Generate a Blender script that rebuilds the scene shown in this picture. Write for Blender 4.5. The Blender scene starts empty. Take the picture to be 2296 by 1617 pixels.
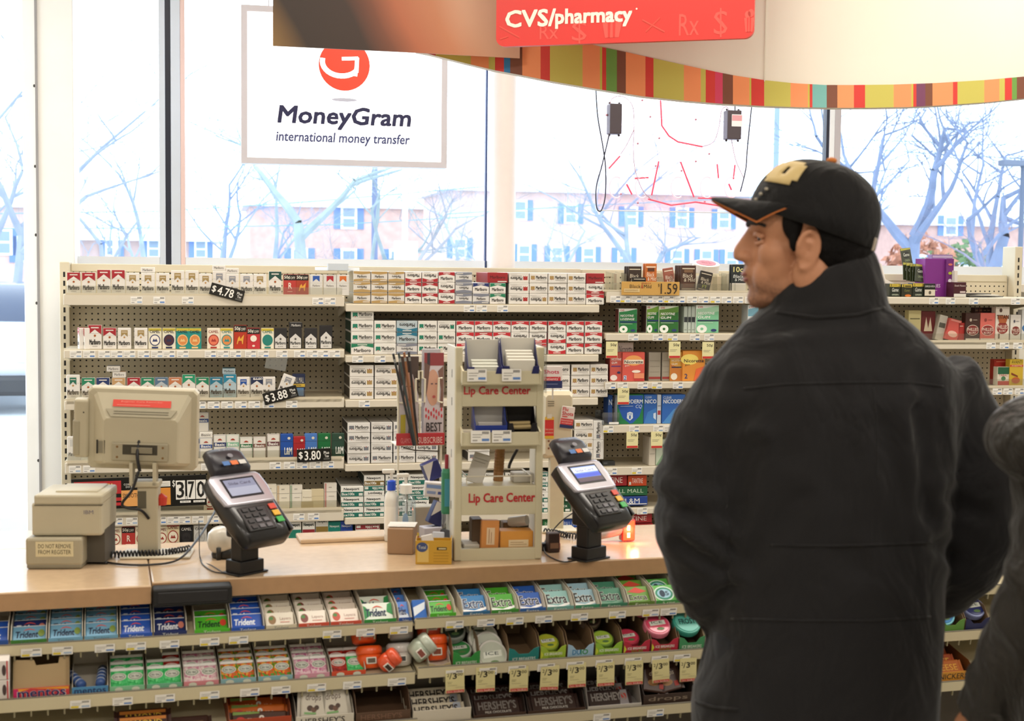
import bpy, bmesh, math, random
from mathutils import Matrix, Vector, Euler
from mathutils.bvhtree import BVHTree
random.seed(7)
SC = bpy.context.scene
COL = SC.collection
R = math.radians

# ------------------------------------------------------------------ camera
W, H, F = 2296, 1617, 3189.0
CAM_Z, TANP, ROLL = 1.62, 0.064, 0.0105
_p = math.atan(TANP)
_f = Vector((0, math.cos(_p), -math.sin(_p)))
_r0 = Vector((1, 0, 0)); _u0 = _r0.cross(_f)
_r = _r0 * math.cos(ROLL) + _u0 * math.sin(ROLL)
_u = _r.cross(_f)
EYE = Vector((0, 0, CAM_Z))
cam_data = bpy.data.cameras.new('camera')
cam = bpy.data.objects.new('camera', cam_data); COL.objects.link(cam)
cam.matrix_world = Matrix(((_r.x, _u.x, -_f.x, EYE.x), (_r.y, _u.y, -_f.y, EYE.y), (_r.z, _u.z, -_f.z, EYE.z), (0, 0, 0, 1)))
cam_data.sensor_fit = 'HORIZONTAL'; cam_data.sensor_width = 36.0
cam_data.lens = 36.0 * F / W
cam_data.clip_start = 0.05; cam_data.clip_end = 600
cam_data.dof.use_dof = True; cam_data.dof.focus_distance = 5.7; cam_data.dof.aperture_fstop = 6.3
SC.camera = cam
def ray(px, py):
    return (_f + _r * ((px - W / 2) / F) - _u * ((py - H / 2) / F))

# ------------------------------------------------------------------ sky and exposure
SC.view_settings.view_transform = 'Standard'; SC.view_settings.look = 'None'
SC.view_settings.gamma = 1.0; SC.view_settings.use_curve_mapping = False
SC.view_settings.exposure = 0.0
wd = bpy.data.worlds.new('overcast_sky'); SC.world = wd; wd.use_nodes = True
bg = wd.node_tree.nodes['Background']
bg.inputs[0].default_value = (0.90, 0.96, 1.0, 1); bg.inputs[1].default_value = 4.2
SC.cycles.max_bounces = 8; SC.cycles.transparent_max_bounces = 16

# ------------------------------------------------------------------ frames
class Frame:
    """a local place: x along, y away, z up; hits turn a picture point into local coordinates on a real plane"""
    def __init__(s, M): s.M = M; s.I = M.inverted()
    def _lr(s, px, py):
        return s.I @ EYE, s.I.to_3x3() @ ray(px, py)
    def hity(s, px, py, y):
        o, d = s._lr(px, py); t = (y - o.y) / d.y; return (o.x + d.x * t, o.z + d.z * t)
    def hitz(s, px, py, z):
        o, d = s._lr(px, py); t = (z - o.z) / d.z; return (o.x + d.x * t, o.y + d.y * t)
    def sub(s, M2): return Frame(s.M @ M2)
T = Matrix.Translation
def RX(a): return Matrix.Rotation(a, 4, 'X')
def RY(a): return Matrix.Rotation(a, 4, 'Y')
def RZ(a): return Matrix.Rotation(a, 4, 'Z')
G = Frame(T((0, 6.22, 0)) @ RZ(R(12)))            # tobacco shelving: y=0 is the front edge of its shelves
CT_Z = 0.90
def _counter():
    d = ray(700, 1288); t = (CT_Z - CAM_Z) / d.z
    return EYE + d * t
_c0 = _counter()
CF = Frame(T((_c0.x, _c0.y, 0)) @ RZ(R(16)))      # checkout counter: y=0 is the front edge of its top
WIN_V = 0.62
LW, RW, BK, CEIL = -2.75, 6.2, -9.0, 3.25

# ------------------------------------------------------------------ ceiling lamps
def area(name, M, sx, sy, power, col=(1, .93, .83)):
    l = bpy.data.lights.new(name, 'AREA'); l.shape = 'RECTANGLE'; l.size = sx; l.size_y = sy; l.energy = power; l.color = col
    o = bpy.data.objects.new(name, l); COL.objects.link(o); o.matrix_world = M; return o
LAMPS = [(u_, -.72, 13) for u_ in (-1.9, -.4, 1.1, 2.6, 4.1)] + [(u_, -2.5, 20) for u_ in (-1.9, -.4, 1.1, 2.6, 4.1)] + [(u_, v_, 25) for v_ in (-5.4, -7.4) for u_ in (-1.5, .6, 2.7)]
for (u, v, pw) in LAMPS:
    area('ceiling_lamp', G.M @ T((u, v, CEIL - .06)), 1.2, .3, pw)

# ------------------------------------------------------------------ materials
_mc = {}
def lin(c):
    if isinstance(c, str):
        c = c.lstrip('#'); c = ''.join(q * 2 for q in c) if len(c) == 3 else c; c = [int(c[i:i + 2], 16) / 255 for i in (0, 2, 4)]
    return tuple((x / 12.92 if x <= .04045 else ((x + .055) / 1.055) ** 2.4) for x in c)
def MAT(col, rough=.5, metal=0.0, var=0.0, scale=30, emit=0.0, bump=0.0, spec=.5, coat=0.0, alpha=1.0, trans=0.0):
    key = (str(col), rough, metal, var, scale, emit, bump, spec, coat, alpha, trans)
    if key in _mc: return _mc[key]
    m = bpy.data.materials.new('mat_' + str(col).strip('#')); m.use_nodes = True
    nt = m.node_tree; b = nt.nodes['Principled BSDF']; c = lin(col)
    b.inputs['Base Color'].default_value = (*c, 1); b.inputs['Roughness'].default_value = rough
    b.inputs['Metallic'].default_value = metal; b.inputs['Specular IOR Level'].default_value = spec
    b.inputs['Coat Weight'].default_value = coat
    b.inputs['Alpha'].default_value = alpha
    b.inputs['Transmission Weight'].default_value = trans
    if emit:
        b.inputs['Emission Color'].default_value = (*c, 1); b.inputs['Emission Strength'].default_value = emit
    if var or bump:
        tc = nt.nodes.new('ShaderNodeTexCoord'); n = nt.nodes.new('ShaderNodeTexNoise')
        n.inputs['Scale'].default_value = scale; n.inputs['Detail'].default_value = 5
        nt.links.new(tc.outputs['Object'], n.inputs['Vector'])
        if var:
            r = nt.nodes.new('ShaderNodeValToRGB')
            r.color_ramp.elements[0].position = .3; r.color_ramp.elements[1].position = .7
            r.color_ramp.elements[0].color = (*[x * (1 - var) for x in c], 1)
            r.color_ramp.elements[1].color = (*[min(1, x * (1 + var)) for x in c], 1)
            nt.links.new(n.outputs['Fac'], r.inputs[0]); nt.links.new(r.outputs[0], b.inputs['Base Color'])
        if bump:
            bp = nt.nodes.new('ShaderNodeBump'); bp.inputs['Strength'].default_value = bump; bp.inputs['Distance'].default_value = .01
            nt.links.new(n.outputs['Fac'], bp.inputs['Height']); nt.links.new(bp.outputs[0], b.inputs['Normal'])
    _mc[key] = m; return m
def GLASS(tint='#F4FAFF', refl=.06):
    key = ('glass', tint, refl)
    if key in _mc: return _mc[key]
    m = bpy.data.materials.new('clear_pane'); m.use_nodes = True; nt = m.node_tree
    nt.nodes.remove(nt.nodes['Principled BSDF']); out = nt.nodes['Material Output']
    a = nt.nodes.new('ShaderNodeBsdfTransparent'); a.inputs[0].default_value = (*lin(tint), 1)
    g = nt.nodes.new('ShaderNodeBsdfGlossy'); g.inputs['Roughness'].default_value = .02
    mx = nt.nodes.new('ShaderNodeMixShader'); mx.inputs[0].default_value = refl
    nt.links.new(a.outputs[0], mx.inputs[1]); nt.links.new(g.outputs[0], mx.inputs[2]); nt.links.new(mx.outputs[0], out.inputs[0])
    _mc[key] = m; return m
def PEG():
    if 'peg' in _mc: return _mc['peg']
    m = bpy.data.materials.new('beige_pegboard'); m.use_nodes = True; nt = m.node_tree; N = nt.nodes; L = nt.links
    b = N['Principled BSDF']; b.inputs['Roughness'].default_value = .6
    tc = N.new('ShaderNodeTexCoord'); sp = N.new('ShaderNodeSeparateXYZ'); L.new(tc.outputs['Object'], sp.inputs[0])
    def mth(op, a, bb=None):
        n = N.new('ShaderNodeMath'); n.operation = op
        for i, q in enumerate((a, bb)):
            if q is None: continue
            if isinstance(q, (int, float)): n.inputs[i].default_value = q
            else: L.new(q, n.inputs[i])
        return n.outputs[0]
    def cell(o): return mth('SUBTRACT', mth('FRACT', mth('DIVIDE', o, .0254)), .5)
    fx, fz = cell(sp.outputs[0]), cell(sp.outputs[2])
    d = mth('SQRT', mth('ADD', mth('MULTIPLY', fx, fx), mth('MULTIPLY', fz, fz)))
    h = mth('LESS_THAN', d, .15)
    mx = N.new('ShaderNodeMix'); mx.data_type = 'RGBA'; L.new(h, mx.inputs[0])
    mx.inputs[6].default_value = (*lin('#C9BDA4'), 1); mx.inputs[7].default_value = (*lin('#15120E'), 1)
    L.new(mx.outputs[2], b.inputs['Base Color'])
    _mc['peg'] = m; return m

# ------------------------------------------------------------------ mesh builder
_tx = {}
def tgeo(s, bold=0.0, shear=0.0):
    k = (s, bold, shear)
    if k in _tx: return _tx[k]
    c = bpy.data.curves.new('lettering', 'FONT'); c.body = s; c.resolution_u = 2; c.shear = shear
    o = bpy.data.objects.new('lettering', c); COL.objects.link(o)
    dg = bpy.context.evaluated_depsgraph_get(); dg.update()
    me = o.evaluated_get(dg).to_mesh()
    vs = [(v.co.x, v.co.y) for v in me.vertices]; fs = [tuple(p.vertices) for p in me.polygons]
    o.evaluated_get(dg).to_mesh_clear()
    bpy.data.objects.remove(o); bpy.data.curves.remove(c)
    x0 = min(v[0] for v in vs); x1 = max(v[0] for v in vs); y0 = min(v[1] for v in vs); y1 = max(v[1] for v in vs)
    vs = [((x - x0) / max(1e-6, x1 - x0), (y - y0) / max(1e-6, y1 - y0)) for x, y in vs]
    _tx[k] = (vs, fs, (x1 - x0) / max(1e-6, y1 - y0)); return _tx[k]

_bb = {}
class MB:
    def __init__(s): s.v = []; s.f = []; s.mi = []; s.mats = []; s.X = None
    def mat(s, m):
        if isinstance(m, str): m = MAT(m)
        if m not in s.mats: s.mats.append(m)
        return s.mats.index(m)
    def add(s, vs, fs, m, X=None):
        n = len(s.v); i = s.mat(m)
        for q in vs:
            q = Vector(q)
            if X is not None: q = X @ q
            if s.X is not None: q = s.X @ q
            s.v.append(tuple(q))
        for fc in fs: s.f.append(tuple(n + a for a in fc)); s.mi.append(i)
        return s
    def box(s, x0, x1, y0, y1, z0, z1, m, X=None):
        vs = [(x0, y0, z0), (x1, y0, z0), (x1, y1, z0), (x0, y1, z0), (x0, y0, z1), (x1, y0, z1), (x1, y1, z1), (x0, y1, z1)]
        return s.add(vs, [(0, 3, 2, 1), (4, 5, 6, 7), (0, 1, 5, 4), (1, 2, 6, 5), (2, 3, 7, 6), (3, 0, 4, 7)], m, X)
    def bbox(s, x0, x1, y0, y1, z0, z1, m, b=.004, seg=2, X=None):
        dx, dy, dz = x1 - x0, y1 - y0, z1 - z0
        bm = bmesh.new(); bmesh.ops.create_cube(bm, size=1)
        for q in bm.verts: q.co = Vector(((q.co.x + .5) * dx + x0, (q.co.y + .5) * dy + y0, (q.co.z + .5) * dz + z0))
        b = min(b, dx * .45, dy * .45, dz * .45)
        bmesh.ops.bevel(bm, geom=bm.edges[:] + bm.verts[:], offset=b, segments=seg, affect='EDGES', profile=.5)
        bm.verts.index_update()
        vs = [tuple(q.co) for q in bm.verts]; fs = [tuple(a.index for a in fc.verts) for fc in bm.faces]; bm.free()
        return s.add(vs, fs, m, X)
    def poly(s, pts, m, X=None): return s.add(pts, [tuple(range(len(pts)))], m, X)
    def front(s, pts, y, m, X=None): return s.poly([(x, y, z) for x, z in pts], m, X)
    def rect(s, x0, z0, x1, z1, y, m, X=None): return s.front([(x0, z0), (x1, z0), (x1, z1), (x0, z1)], y, m, X)
    def disc(s, cx, cz, rx, rz, y, m, n=20, X=None, a0=0, a1=2 * math.pi):
        full = abs(a1 - a0) > 6.28
        return s.front([(cx + rx * math.cos(a0 + (a1 - a0) * i / (n if full else n - 1)), cz + rz * math.sin(a0 + (a1 - a0) * i / (n if full else n - 1))) for i in range(n)], y, m, X)
    def text(s, t, x0, z0, x1, z1, y, m, bold=0.0, shear=0.0, flip=False, X=None, keep=False):
        vs, fs, asp = tgeo(t, 0.0, shear)
        if bold >= .02:
            e = bold * abs(z1 - z0) * .7; h_ = .00004
            for k, (dx, dz) in enumerate(((-e, -e), (e, -e), (-e, e))): s.text(t, x0 + e + dx, z0 + e + dz, x1 - e + dx, z1 - e + dz, y + h_ * (k + 1), m, 0.0, shear, flip, X)
            x0 += 2 * e; z0 += 2 * e
        if keep:
            w = (z1 - z0) * asp; c = (x0 + x1) / 2
            if w < x1 - x0: x0, x1 = c - w / 2, c + w / 2
        if flip: vs = [(1 - a, 1 - b) for a, b in vs]
        return s.add([(x0 + a * (x1 - x0), y, z0 + b * (z1 - z0)) for a, b in vs], fs, m, X)
    def tube(s, pts, rad, m, n=8, X=None, cap=True):
        P = [Vector(p) for p in pts]; k = len(P)
        if not hasattr(rad, '__len__'): rad = [rad] * k
        t0 = (P[1] - P[0]).normalized(); a = t0.orthogonal().normalized(); vs = []
        for i in range(k):
            t = ((P[min(i + 1, k - 1)] - P[max(i - 1, 0)])).normalized()
            a = (a - t * a.dot(t)).normalized(); b = t.cross(a)
            for j in range(n):
                q = 2 * math.pi * j / n; vs.append(P[i] + (a * math.cos(q) + b * math.sin(q)) * rad[i])
        fs = [(i * n + j, i * n + (j + 1) % n, (i + 1) * n + (j + 1) % n, (i + 1) * n + j) for i in range(k - 1) for j in range(n)]
        if cap: fs += [tuple(range(n - 1, -1, -1)), tuple((k - 1) * n + j for j in range(n))]
        return s.add(vs, fs, m, X)
    def lathe(s, prof, m, n=24, X=None):
        vs = []; k = len(prof)
        for (r, z) in prof:
            for j in range(n): q = 2 * math.pi * j / n; vs.append((r * math.cos(q), r * math.sin(q), z))
        fs = [(i * n + j, i * n + (j + 1) % n, (i + 1) * n + (j + 1) % n, (i + 1) * n + j) for i in range(k - 1) for j in range(n)]
        fs += [tuple(range(n - 1, -1, -1)), tuple((k - 1) * n + j for j in range(n))]
        return s.add(vs, fs, m, X)
    def prism(s, pts, y0, y1, m, X=None):
        """outline in x,z pushed through y"""
        n = len(pts); vs = [(x, y0, z) for x, z in pts] + [(x, y1, z) for x, z in pts]
        fs = [tuple(range(n)), tuple(range(2 * n - 1, n - 1, -1))] + [(i, n + i, n + (i + 1) % n, (i + 1) % n) for i in range(n)]
        return s.add(vs, fs, m, X)
    def ell(s, c, r, m, X=None, n=16, k=10):
        vs = []; c = Vector(c)
        for i in range(k + 1):
            a = math.pi * i / k
            for j in range(n):
                b = 2 * math.pi * j / n
                vs.append((c.x + r[0] * math.sin(a) * math.cos(b), c.y + r[1] * math.sin(a) * math.sin(b), c.z + r[2] * math.cos(a)))
        fs = [(i * n + j, (i + 1) * n + j, (i + 1) * n + (j + 1) % n, i * n + (j + 1) % n) for i in range(k) for j in range(n)]
        return s.add(vs, fs, m, X)
    def loft(s, rings, m, n=20, X=None, pw=2.0):
        """rings: (centre, half-axis a, half-axis b)"""
        vs = []; k = len(rings)
        for c, a, b in rings:
            c, a, b = Vector(c), Vector(a), Vector(b)
            for j in range(n):
                q = 2 * math.pi * j / n; x, y = math.cos(q), math.sin(q)
                x = math.copysign(abs(x) ** (2 / pw), x); y = math.copysign(abs(y) ** (2 / pw), y)
                vs.append(c + a * x + b * y)
        fs = [(i * n + j, i * n + (j + 1) % n, (i + 1) * n + (j + 1) % n, (i + 1) * n + j) for i in range(k - 1) for j in range(n)]
        fs += [tuple(range(n - 1, -1, -1)), tuple((k - 1) * n + j for j in range(n))]
        return s.add(vs, fs, m, X)
    def mesh(s, name, smooth=False):
        me = bpy.data.meshes.new(name); me.from_pydata(s.v, [], s.f)
        for m in s.mats: me.materials.append(m)
        for p, i in zip(me.polygons, s.mi): p.material_index = i; p.use_smooth = smooth
        me.validate(); me.update(); return me
    def build(s, name, parent=None, M=None, smooth=False):
        return link(name, s.mesh(name, smooth), parent, M)
def smooth_by_angle(o, ang=40):
    me = o.data
    bm = bmesh.new(); bm.from_mesh(me); bmesh.ops.recalc_face_normals(bm, faces=bm.faces)
    for e in bm.edges: e.smooth = not (len(e.link_faces) == 2 and e.calc_face_angle(0) > R(ang))
    for fc in bm.faces: fc.smooth = True
    bm.to_mesh(me); bm.free(); return o
def link(name, me, parent=None, M=None):
    o = bpy.data.objects.new(name, me); COL.objects.link(o)
    if parent: o.parent = parent
    if M is not None: o.matrix_local = M
    return o
def tag(o, label, cat=None, group=None, kind=None):
    if label: o['label'] = label
    if cat: o['category'] = cat
    if group: o['group'] = group
    if kind: o['kind'] = kind
    return o
def empty(name, M, label, cat, group=None, kind=None):
    o = bpy.data.objects.new(name, None); COL.objects.link(o); o.empty_display_size = .05; o.matrix_world = M
    return tag(o, label, cat, group, kind)
ORD = ['first', 'second', 'third', 'fourth', 'fifth', 'sixth', 'seventh', 'eighth', 'ninth', 'tenth', 'eleventh', 'twelfth', 'thirteenth', 'fourteenth', 'fifteenth', 'sixteenth', 'seventeenth', 'eighteenth', 'nineteenth', 'twentieth', 'twenty-first', 'twenty-second', 'twenty-third', 'twenty-fourth']
def dup(src, M):
    c = src.copy(); COL.objects.link(c); c.matrix_world = M
    for ch in list(src.children):
        d = ch.copy(); COL.objects.link(d); d.parent = c
        for g in list(ch.children):
            e = g.copy(); COL.objects.link(e); e.parent = d
    return c
# ------------------------------------------------------------------ room shell
def struct(name, mb, label, cat, parent=None, smooth=False):
    o = mb.build(name, parent, None if parent else G.M, smooth)
    if not parent: tag(o, label, cat, None, 'structure')
    return o
wall_m = MAT('#E4DFD3', .8, var=.03, scale=4); white_m = MAT('#E9E7E4', .55, var=.015, scale=6); alu_m = MAT('#C7CEDA', .45, .1)
m = MB(); m.box(LW - .2, RW + .2, BK - .2, WIN_V + .2, -.12, 0, MAT('#8C867C', .35, var=.06, scale=8)); struct('floor', m, 'grey vinyl shop floor under the checkout counter', 'floor')
m = MB(); m.box(LW - .2, RW + .2, BK - .2, WIN_V + .2, CEIL, CEIL + .15, MAT('#DAD6CC', .9, var=.03, scale=3)); struct('ceiling', m, 'pale ceiling above the shop floor', 'ceiling')
m = MB(); m.box(LW - .2, LW, BK, WIN_V - .8, 0, CEIL, wall_m); struct('wall_left', m, 'cream side wall left of the counter', 'wall')
m = MB(); m.box(RW, RW + .2, BK, WIN_V, 0, CEIL, wall_m); struct('wall_right', m, 'cream side wall right of the counter', 'wall')
m = MB(); m.box(LW - .2, RW + .2, BK - .2, BK, 0, CEIL, wall_m); struct('wall_back', m, 'cream wall behind the customers', 'wall')
def uw(px, py=300, v=WIN_V): return G.hity(px, py, v)[0]
SILL = 1.56
zs_l = G.hity(40, 1163, WIN_V)[1]
xL = LW; xP0, xP1 = uw(58.5), uw(171)
xM0, xM1 = uw(356.5, 300, WIN_V + .02), uw(415, 300, WIN_V + .02); xC0 = uw(1094); xR0, xR1 = uw(1854, 300, WIN_V + .02), uw(1886, 300, WIN_V + .02)
m = MB()
m.box(xP0, RW, WIN_V, WIN_V + .16, 0, SILL, wall_m)
m.box(xL - .2, xP0, WIN_V, WIN_V + .16, 0, zs_l - .09, wall_m)
m.box(xL - .2, RW, WIN_V, WIN_V + .16, 3.0, CEIL, wall_m)
struct('wall_front', m, 'low cream wall below and above the shop windows', 'wall')
m = MB(); m.bbox(xP0, xP1, WIN_V - .12, WIN_V + .14, 0, CEIL, white_m, .004)
xs_ = uw(82, 300, WIN_V - .125)
m.box(xs_ - .004, xs_ + .006, WIN_V - .128, WIN_V - .12, 0, CEIL, MAT('#8F8C8C', .6))
for z in (.75, 1.45, 1.75, 2.05, 2.4): m.disc(xs_ - .008, z, .005, .007, WIN_V - .1215, MAT('#3a3835'), 8)
struct('trim_1', m, 'wide white painted post between the left window panes', 'window post')
m = MB()
w = xM1 - xM0
m.bbox(xM0, xM0 + w * .24, WIN_V + .02, WIN_V + .075, SILL, 3.0, alu_m, .003)
m.bbox(xM0 + w * .23, xM0 + w * .45, WIN_V + .025, WIN_V + .075, SILL, 3.0, MAT('#12172A', .4), .002)
m.bbox(xM0 + w * .45, xM0 + w * .82, WIN_V + .02, WIN_V + .075, SILL, 3.0, alu_m, .003)
m.bbox(xM0 + w * .82, xM1, WIN_V + .02, WIN_V + .075, SILL, 3.0, MAT('#DDBFB8', .5), .003)
struct('trim_2', m, 'blue-grey window mullion with black gasket left of the lit sign', 'mullion')
m = MB(); m.box(xC0 - .004, xC0 + .004, WIN_V + .03, WIN_V + .06, SILL, 3.0, MAT('#2A3A66', .4)); struct('trim_3', m, 'thin dark joint between the panes beside the round column', 'mullion')
m = MB()
w = xR1 - xR0
m.box(xR0, xR0 + w * .2, WIN_V + .025, WIN_V + .07, SILL, 3.0, MAT('#12152E', .4))
m.bbox(xR0 + w * .2, xR0 + w * .56, WIN_V + .02, WIN_V + .07, SILL, 3.0, MAT('#EEF0F6', .4), .003)
m.bbox(xR0 + w * .56, xR1, WIN_V + .02, WIN_V + .07, SILL, 3.0, MAT('#BDB6BC', .5), .003)
struct('trim_4', m, 'narrow window mullion behind the man in the cap', 'mullion')
m = MB(); m.bbox(xP1, RW, WIN_V - .1, WIN_V + .02, SILL - .03, SILL + .012, MAT('#D9CFC2', .5), .004)
struct('trim_5', m, 'window ledge running behind the tobacco shelving', 'window ledge')
def pane(n, x0, x1, z0, z1, label):
    m = MB()
    fr = MAT('#DADDE2', .4)
    m.box(x0, x1, WIN_V + .02, WIN_V + .09, z0 - .09, z0, fr); m.box(x0, x1, WIN_V + .02, WIN_V + .09, z1, z1 + .06, fr)
    m.box(x0, x1, WIN_V + .045, WIN_V + .055, z0 - .10, z0 - .088, MAT('#27325E'))
    o = struct('window_%d' % n, m, label, 'window')
    g = MB(); g.box(x0 + .003, x1 - .003, WIN_V + .05, WIN_V + .056, z0, z1, GLASS()); g.build('glass_pane', o)
pane(1, xL, xP0, zs_l, 2.94, 'tall window pane left of the wide white post, showing a parked car')
pane(2, xP1, xM0, SILL + .1, 2.94, 'narrow window pane between the white post and the mullion')
pane(3, xM1, xC0 - .006, SILL + .1, 2.94, 'window pane behind the lit money transfer sign')
pane(4, xC0 + .006, xR0, SILL + .1, 2.94, 'window pane behind the red neon tubes')
pane(5, xR1, RW, SILL + .1, 2.94, 'window pane at the right, with large bare trees outside')
m = MB(); xc = (G.hity(1099, 400, .47)[0] + G.hity(1156, 400, .47)[0]) / 2; rc = abs(G.hity(1156, 400, .47)[0] - G.hity(1099, 400, .47)[0]) / 2
m.lathe([(rc, 0), (rc, CEIL)], MAT('#EADFDC', .5, var=.01), 32, T((xc, .47, 0)))
o = struct('trim_6', m, 'slim round white column beside the lit money transfer sign', 'column'); smooth_by_angle(o)

# ceiling light fittings (the lamps' bodies)
for i, (u, v, pw) in enumerate(LAMPS):
    e = empty('ceiling_light', G.M @ T((u, v, CEIL - .045)), 'recessed fluorescent ceiling light over the shop', 'ceiling light', 'fluorescent ceiling lights')
    f = MB(); f.box(-.66, .66, -.2, -.165, -.01, .045, '#E8E8E8'); f.box(-.66, .66, .165, .2, -.01, .045, '#E8E8E8'); f.box(-.66, -.61, -.165, .165, -.01, .045, '#E8E8E8'); f.box(.61, .66, -.165, .165, -.01, .045, '#E8E8E8'); f.build('frame', e)
    d = MB(); d.box(-.61, .61, -.165, .165, .0, .02, MAT('#FFF3E0', .5, emit=1.5)); d.build('diffuser', e)

# ------------------------------------------------------------------ curved fascia over the service area
FX = [(930, 5.12), (1100, 5.14), (1300, 5.1), (1500, 5.02), (1700, 4.92), (1900, 4.80), (2100, 4.67), (2300, 4.53), (2480, 4.4)]
def interp(tab, x):
    for (a, b), (c, d) in zip(tab, tab[1:]):
        if x <= c: return b + (d - b) * (x - a) / (c - a)
    return tab[-1][1]
LOW = [(930, 115), (960, 121), (1040, 141), (1110, 158), (1165, 168), (1240, 183), (1340, 200), (1440, 216), (1533, 226), (1620, 233), (1713, 238), (1800, 241), (1877, 242), (1950, 242), (2043, 240), (2136, 235), (2206, 230), (2296, 221), (2480, 198)]
UPP = [(930, 40), (1100, 60), (1250, 80), (1350, 106), (1403, 117), (1465, 131), (1533, 146), (1603, 161), (1643, 169), (1713, 180), (1780, 187), (1850, 191), (1914, 191), (2003, 190), (2090, 187), (2206, 180), (2296, 172), (2480, 150)]
def fpt(px, py, off=0.0):
    d = ray(px, py); t = (interp(FX, px) - off) / d.y; return EYE + d * t
STR = [(930, 'B5382F'), (977, 'CBC25E'), (1056, 'F79B66'), (1096, 'CBC25E'), (1110, 'D93E37'), (1130, '2F7FB8'), (1144, '7F4D3A'), (1171, 'F79B66'), (1212, 'D9423A'), (1233, 'CBC25E'), (1306, 'F79B66'), (1345, 'C9C050'), (1350, 'D93E37'), (1359, '6FA14A'), (1383, '7F4D3A'), (1403, 'F79B66'), (1447, 'D93E37'), (1465, 'CBC25E'), (1533, 'F79B66'), (1571, 'CBC25E'), (1582, 'D93E37'), (1603, 'D9456A'), (1620, '7F4D3A'), (1643, 'F79B66'), (1680, 'C9C050'), (1684, 'D93E37'), (1713, 'CBC25E'), (1772, 'F79B66'), (1811, 'C9C050'), (1815, 'D93E37'), (1821, '79B9B4'), (1853, '7F4D3A'), (1877, 'F79B66'), (1914, 'D93E37'), (1939, 'CBC25E'), (2003, 'F79B66'), (2043, 'C9C050'), (2047, 'D93E37'), (2054, '7A4264'), (2074, '7F4D3A'), (2090, 'F79B66'), (2136, 'D93E37'), (2146, 'CBC25E'), (2206, 'F79B66'), (2240, 'CBC25E'), (2252, 'D93E37'), (2268, '6FA14A'), (2279, '7F4D3A'), (2300, 'F79B66'), (2400, 'CBC25E')]
IV = EYE.copy()
body = MB(); stripes = MB()
xs = sorted(set([s[0] for s in STR] + [a for a, b in LOW] + [a for a, b in UPP] + [2480]))
cream = MAT('#EDE7DA', .75, var=.01, scale=5)
def flat(p, off): return (p.x, p.y + off, p.z)
for a, b in zip(xs, xs[1:]):
    la, lb = fpt(a, interp(LOW, a)), fpt(b, interp(LOW, b)); ua, ub = fpt(a, interp(UPP, a)), fpt(b, interp(UPP, b))
    ta, tb = Vector((la.x, la.y, CEIL)), Vector((lb.x, lb.y, CEIL))
    body.poly([la, lb, tb, ta], cream); body.poly([flat(lb, .05), flat(la, .05), flat(ta, .05), flat(tb, .05)], cream)
    body.poly([flat(la, .05), flat(lb, .05), lb, la], cream)
    c = [s[1] for s in STR if s[0] <= a][-1]
    def bump(p): return (p.x, p.y - .004, p.z)
    stripes.poly([bump(la), bump(lb), bump(ub), bump(ua)], MAT('#' + c, .6))
fas = body.build('trim_7'); tag(fas, 'curved cream header panel with wavy lower edge above the service area', 'fascia', None, 'structure')
stripes.build('striped_border', fas)['label'] = 'band of red orange olive and brown stripes'
sm = MB(); a = fpt(1714, 183, .003); sm.box(a.x - .0015, a.x + .0015, a.y - .002, a.y, a.z, CEIL, '#CFC8B8'); sm.build('panel_seam', fas)

# ------------------------------------------------------------------ hanging poster and red store sign
def POSTER():
    m = bpy.data.materials.new('printed_portrait'); m.use_nodes = True; nt = m.node_tree; N = nt.nodes; L = nt.links
    b = N['Principled BSDF']; b.inputs['Roughness'].default_value = .45
    tc = N.new('ShaderNodeTexCoord'); sp = N.new('ShaderNodeSeparateXYZ'); L.new(tc.outputs['Object'], sp.inputs[0])
    n = N.new('ShaderNodeTexNoise'); n.inputs['Scale'].default_value = 2.2; n.inputs['Detail'].default_value = 1; L.new(tc.outputs['Object'], n.inputs['Vector'])
    def mth(op, a, bb=None, c=None):
        q = N.new('ShaderNodeMath'); q.operation = op
        for i, v in enumerate((a, bb, c)):
            if v is None: continue
            if isinstance(v, (int, float)): q.inputs[i].default_value = v
            else: L.new(v, q.inputs[i])
        return q.outputs[0]
    x = mth('ADD', sp.outputs[0], mth('MULTIPLY', sp.outputs[2], .55))
    x = mth('ADD', x, mth('MULTIPLY', mth('SUBTRACT', n.outputs['Fac'], .5), .10))
    r = N.new('ShaderNodeValToRGB'); L.new(mth('DIVIDE', x, .95), r.inputs[0]); cr = r.color_ramp
    stops = [(0.0, '#8A6A3C'), (.06, '#6E5230'), (.12, '#33251D'), (.34, '#3A281F'), (.44, '#7A4630'), (.54, '#B86A48'), (.68, '#CC8660'), (.82, '#DDAE90'), (1.0, '#E2BEA6')]
    cr.elements[0].position = 0; cr.elements[0].color = (*lin(stops[0][1]), 1); cr.elements[1].position = 1; cr.elements[1].color = (*lin(stops[-1][1]), 1)
    for p, c in stops[1:-1]: e = cr.elements.new(p); e.color = (*lin(c), 1)
    L.new(r.outputs[0], b.inputs['Base Color']); return m
PF = Frame(T(fpt(612, 103, .16)) @ RZ(R(11)))
def pz(px, py): return PF.hity(px, py, 0)
x1, z1 = pz(1165, 131)
m = MB(); m.prism([(0, 0), (pz(905, 117)[0], pz(905, 117)[1]), (x1, z1), (x1, .95), (0, .95)], -.003, .003, POSTER())
po = m.build('photo_poster', None, PF.M); tag(po, 'large photo poster of blurred skin tones and dark hair hanging behind the red sign', 'poster')
SF = Frame(T(fpt(1112, 105, .30)) @ RZ(R(-16)))
def sz(px, py): return SF.hity(px, py, 0)
sw = sz(1690, 80)[0]; sh = .62; rr = .03
pts = []
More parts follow.
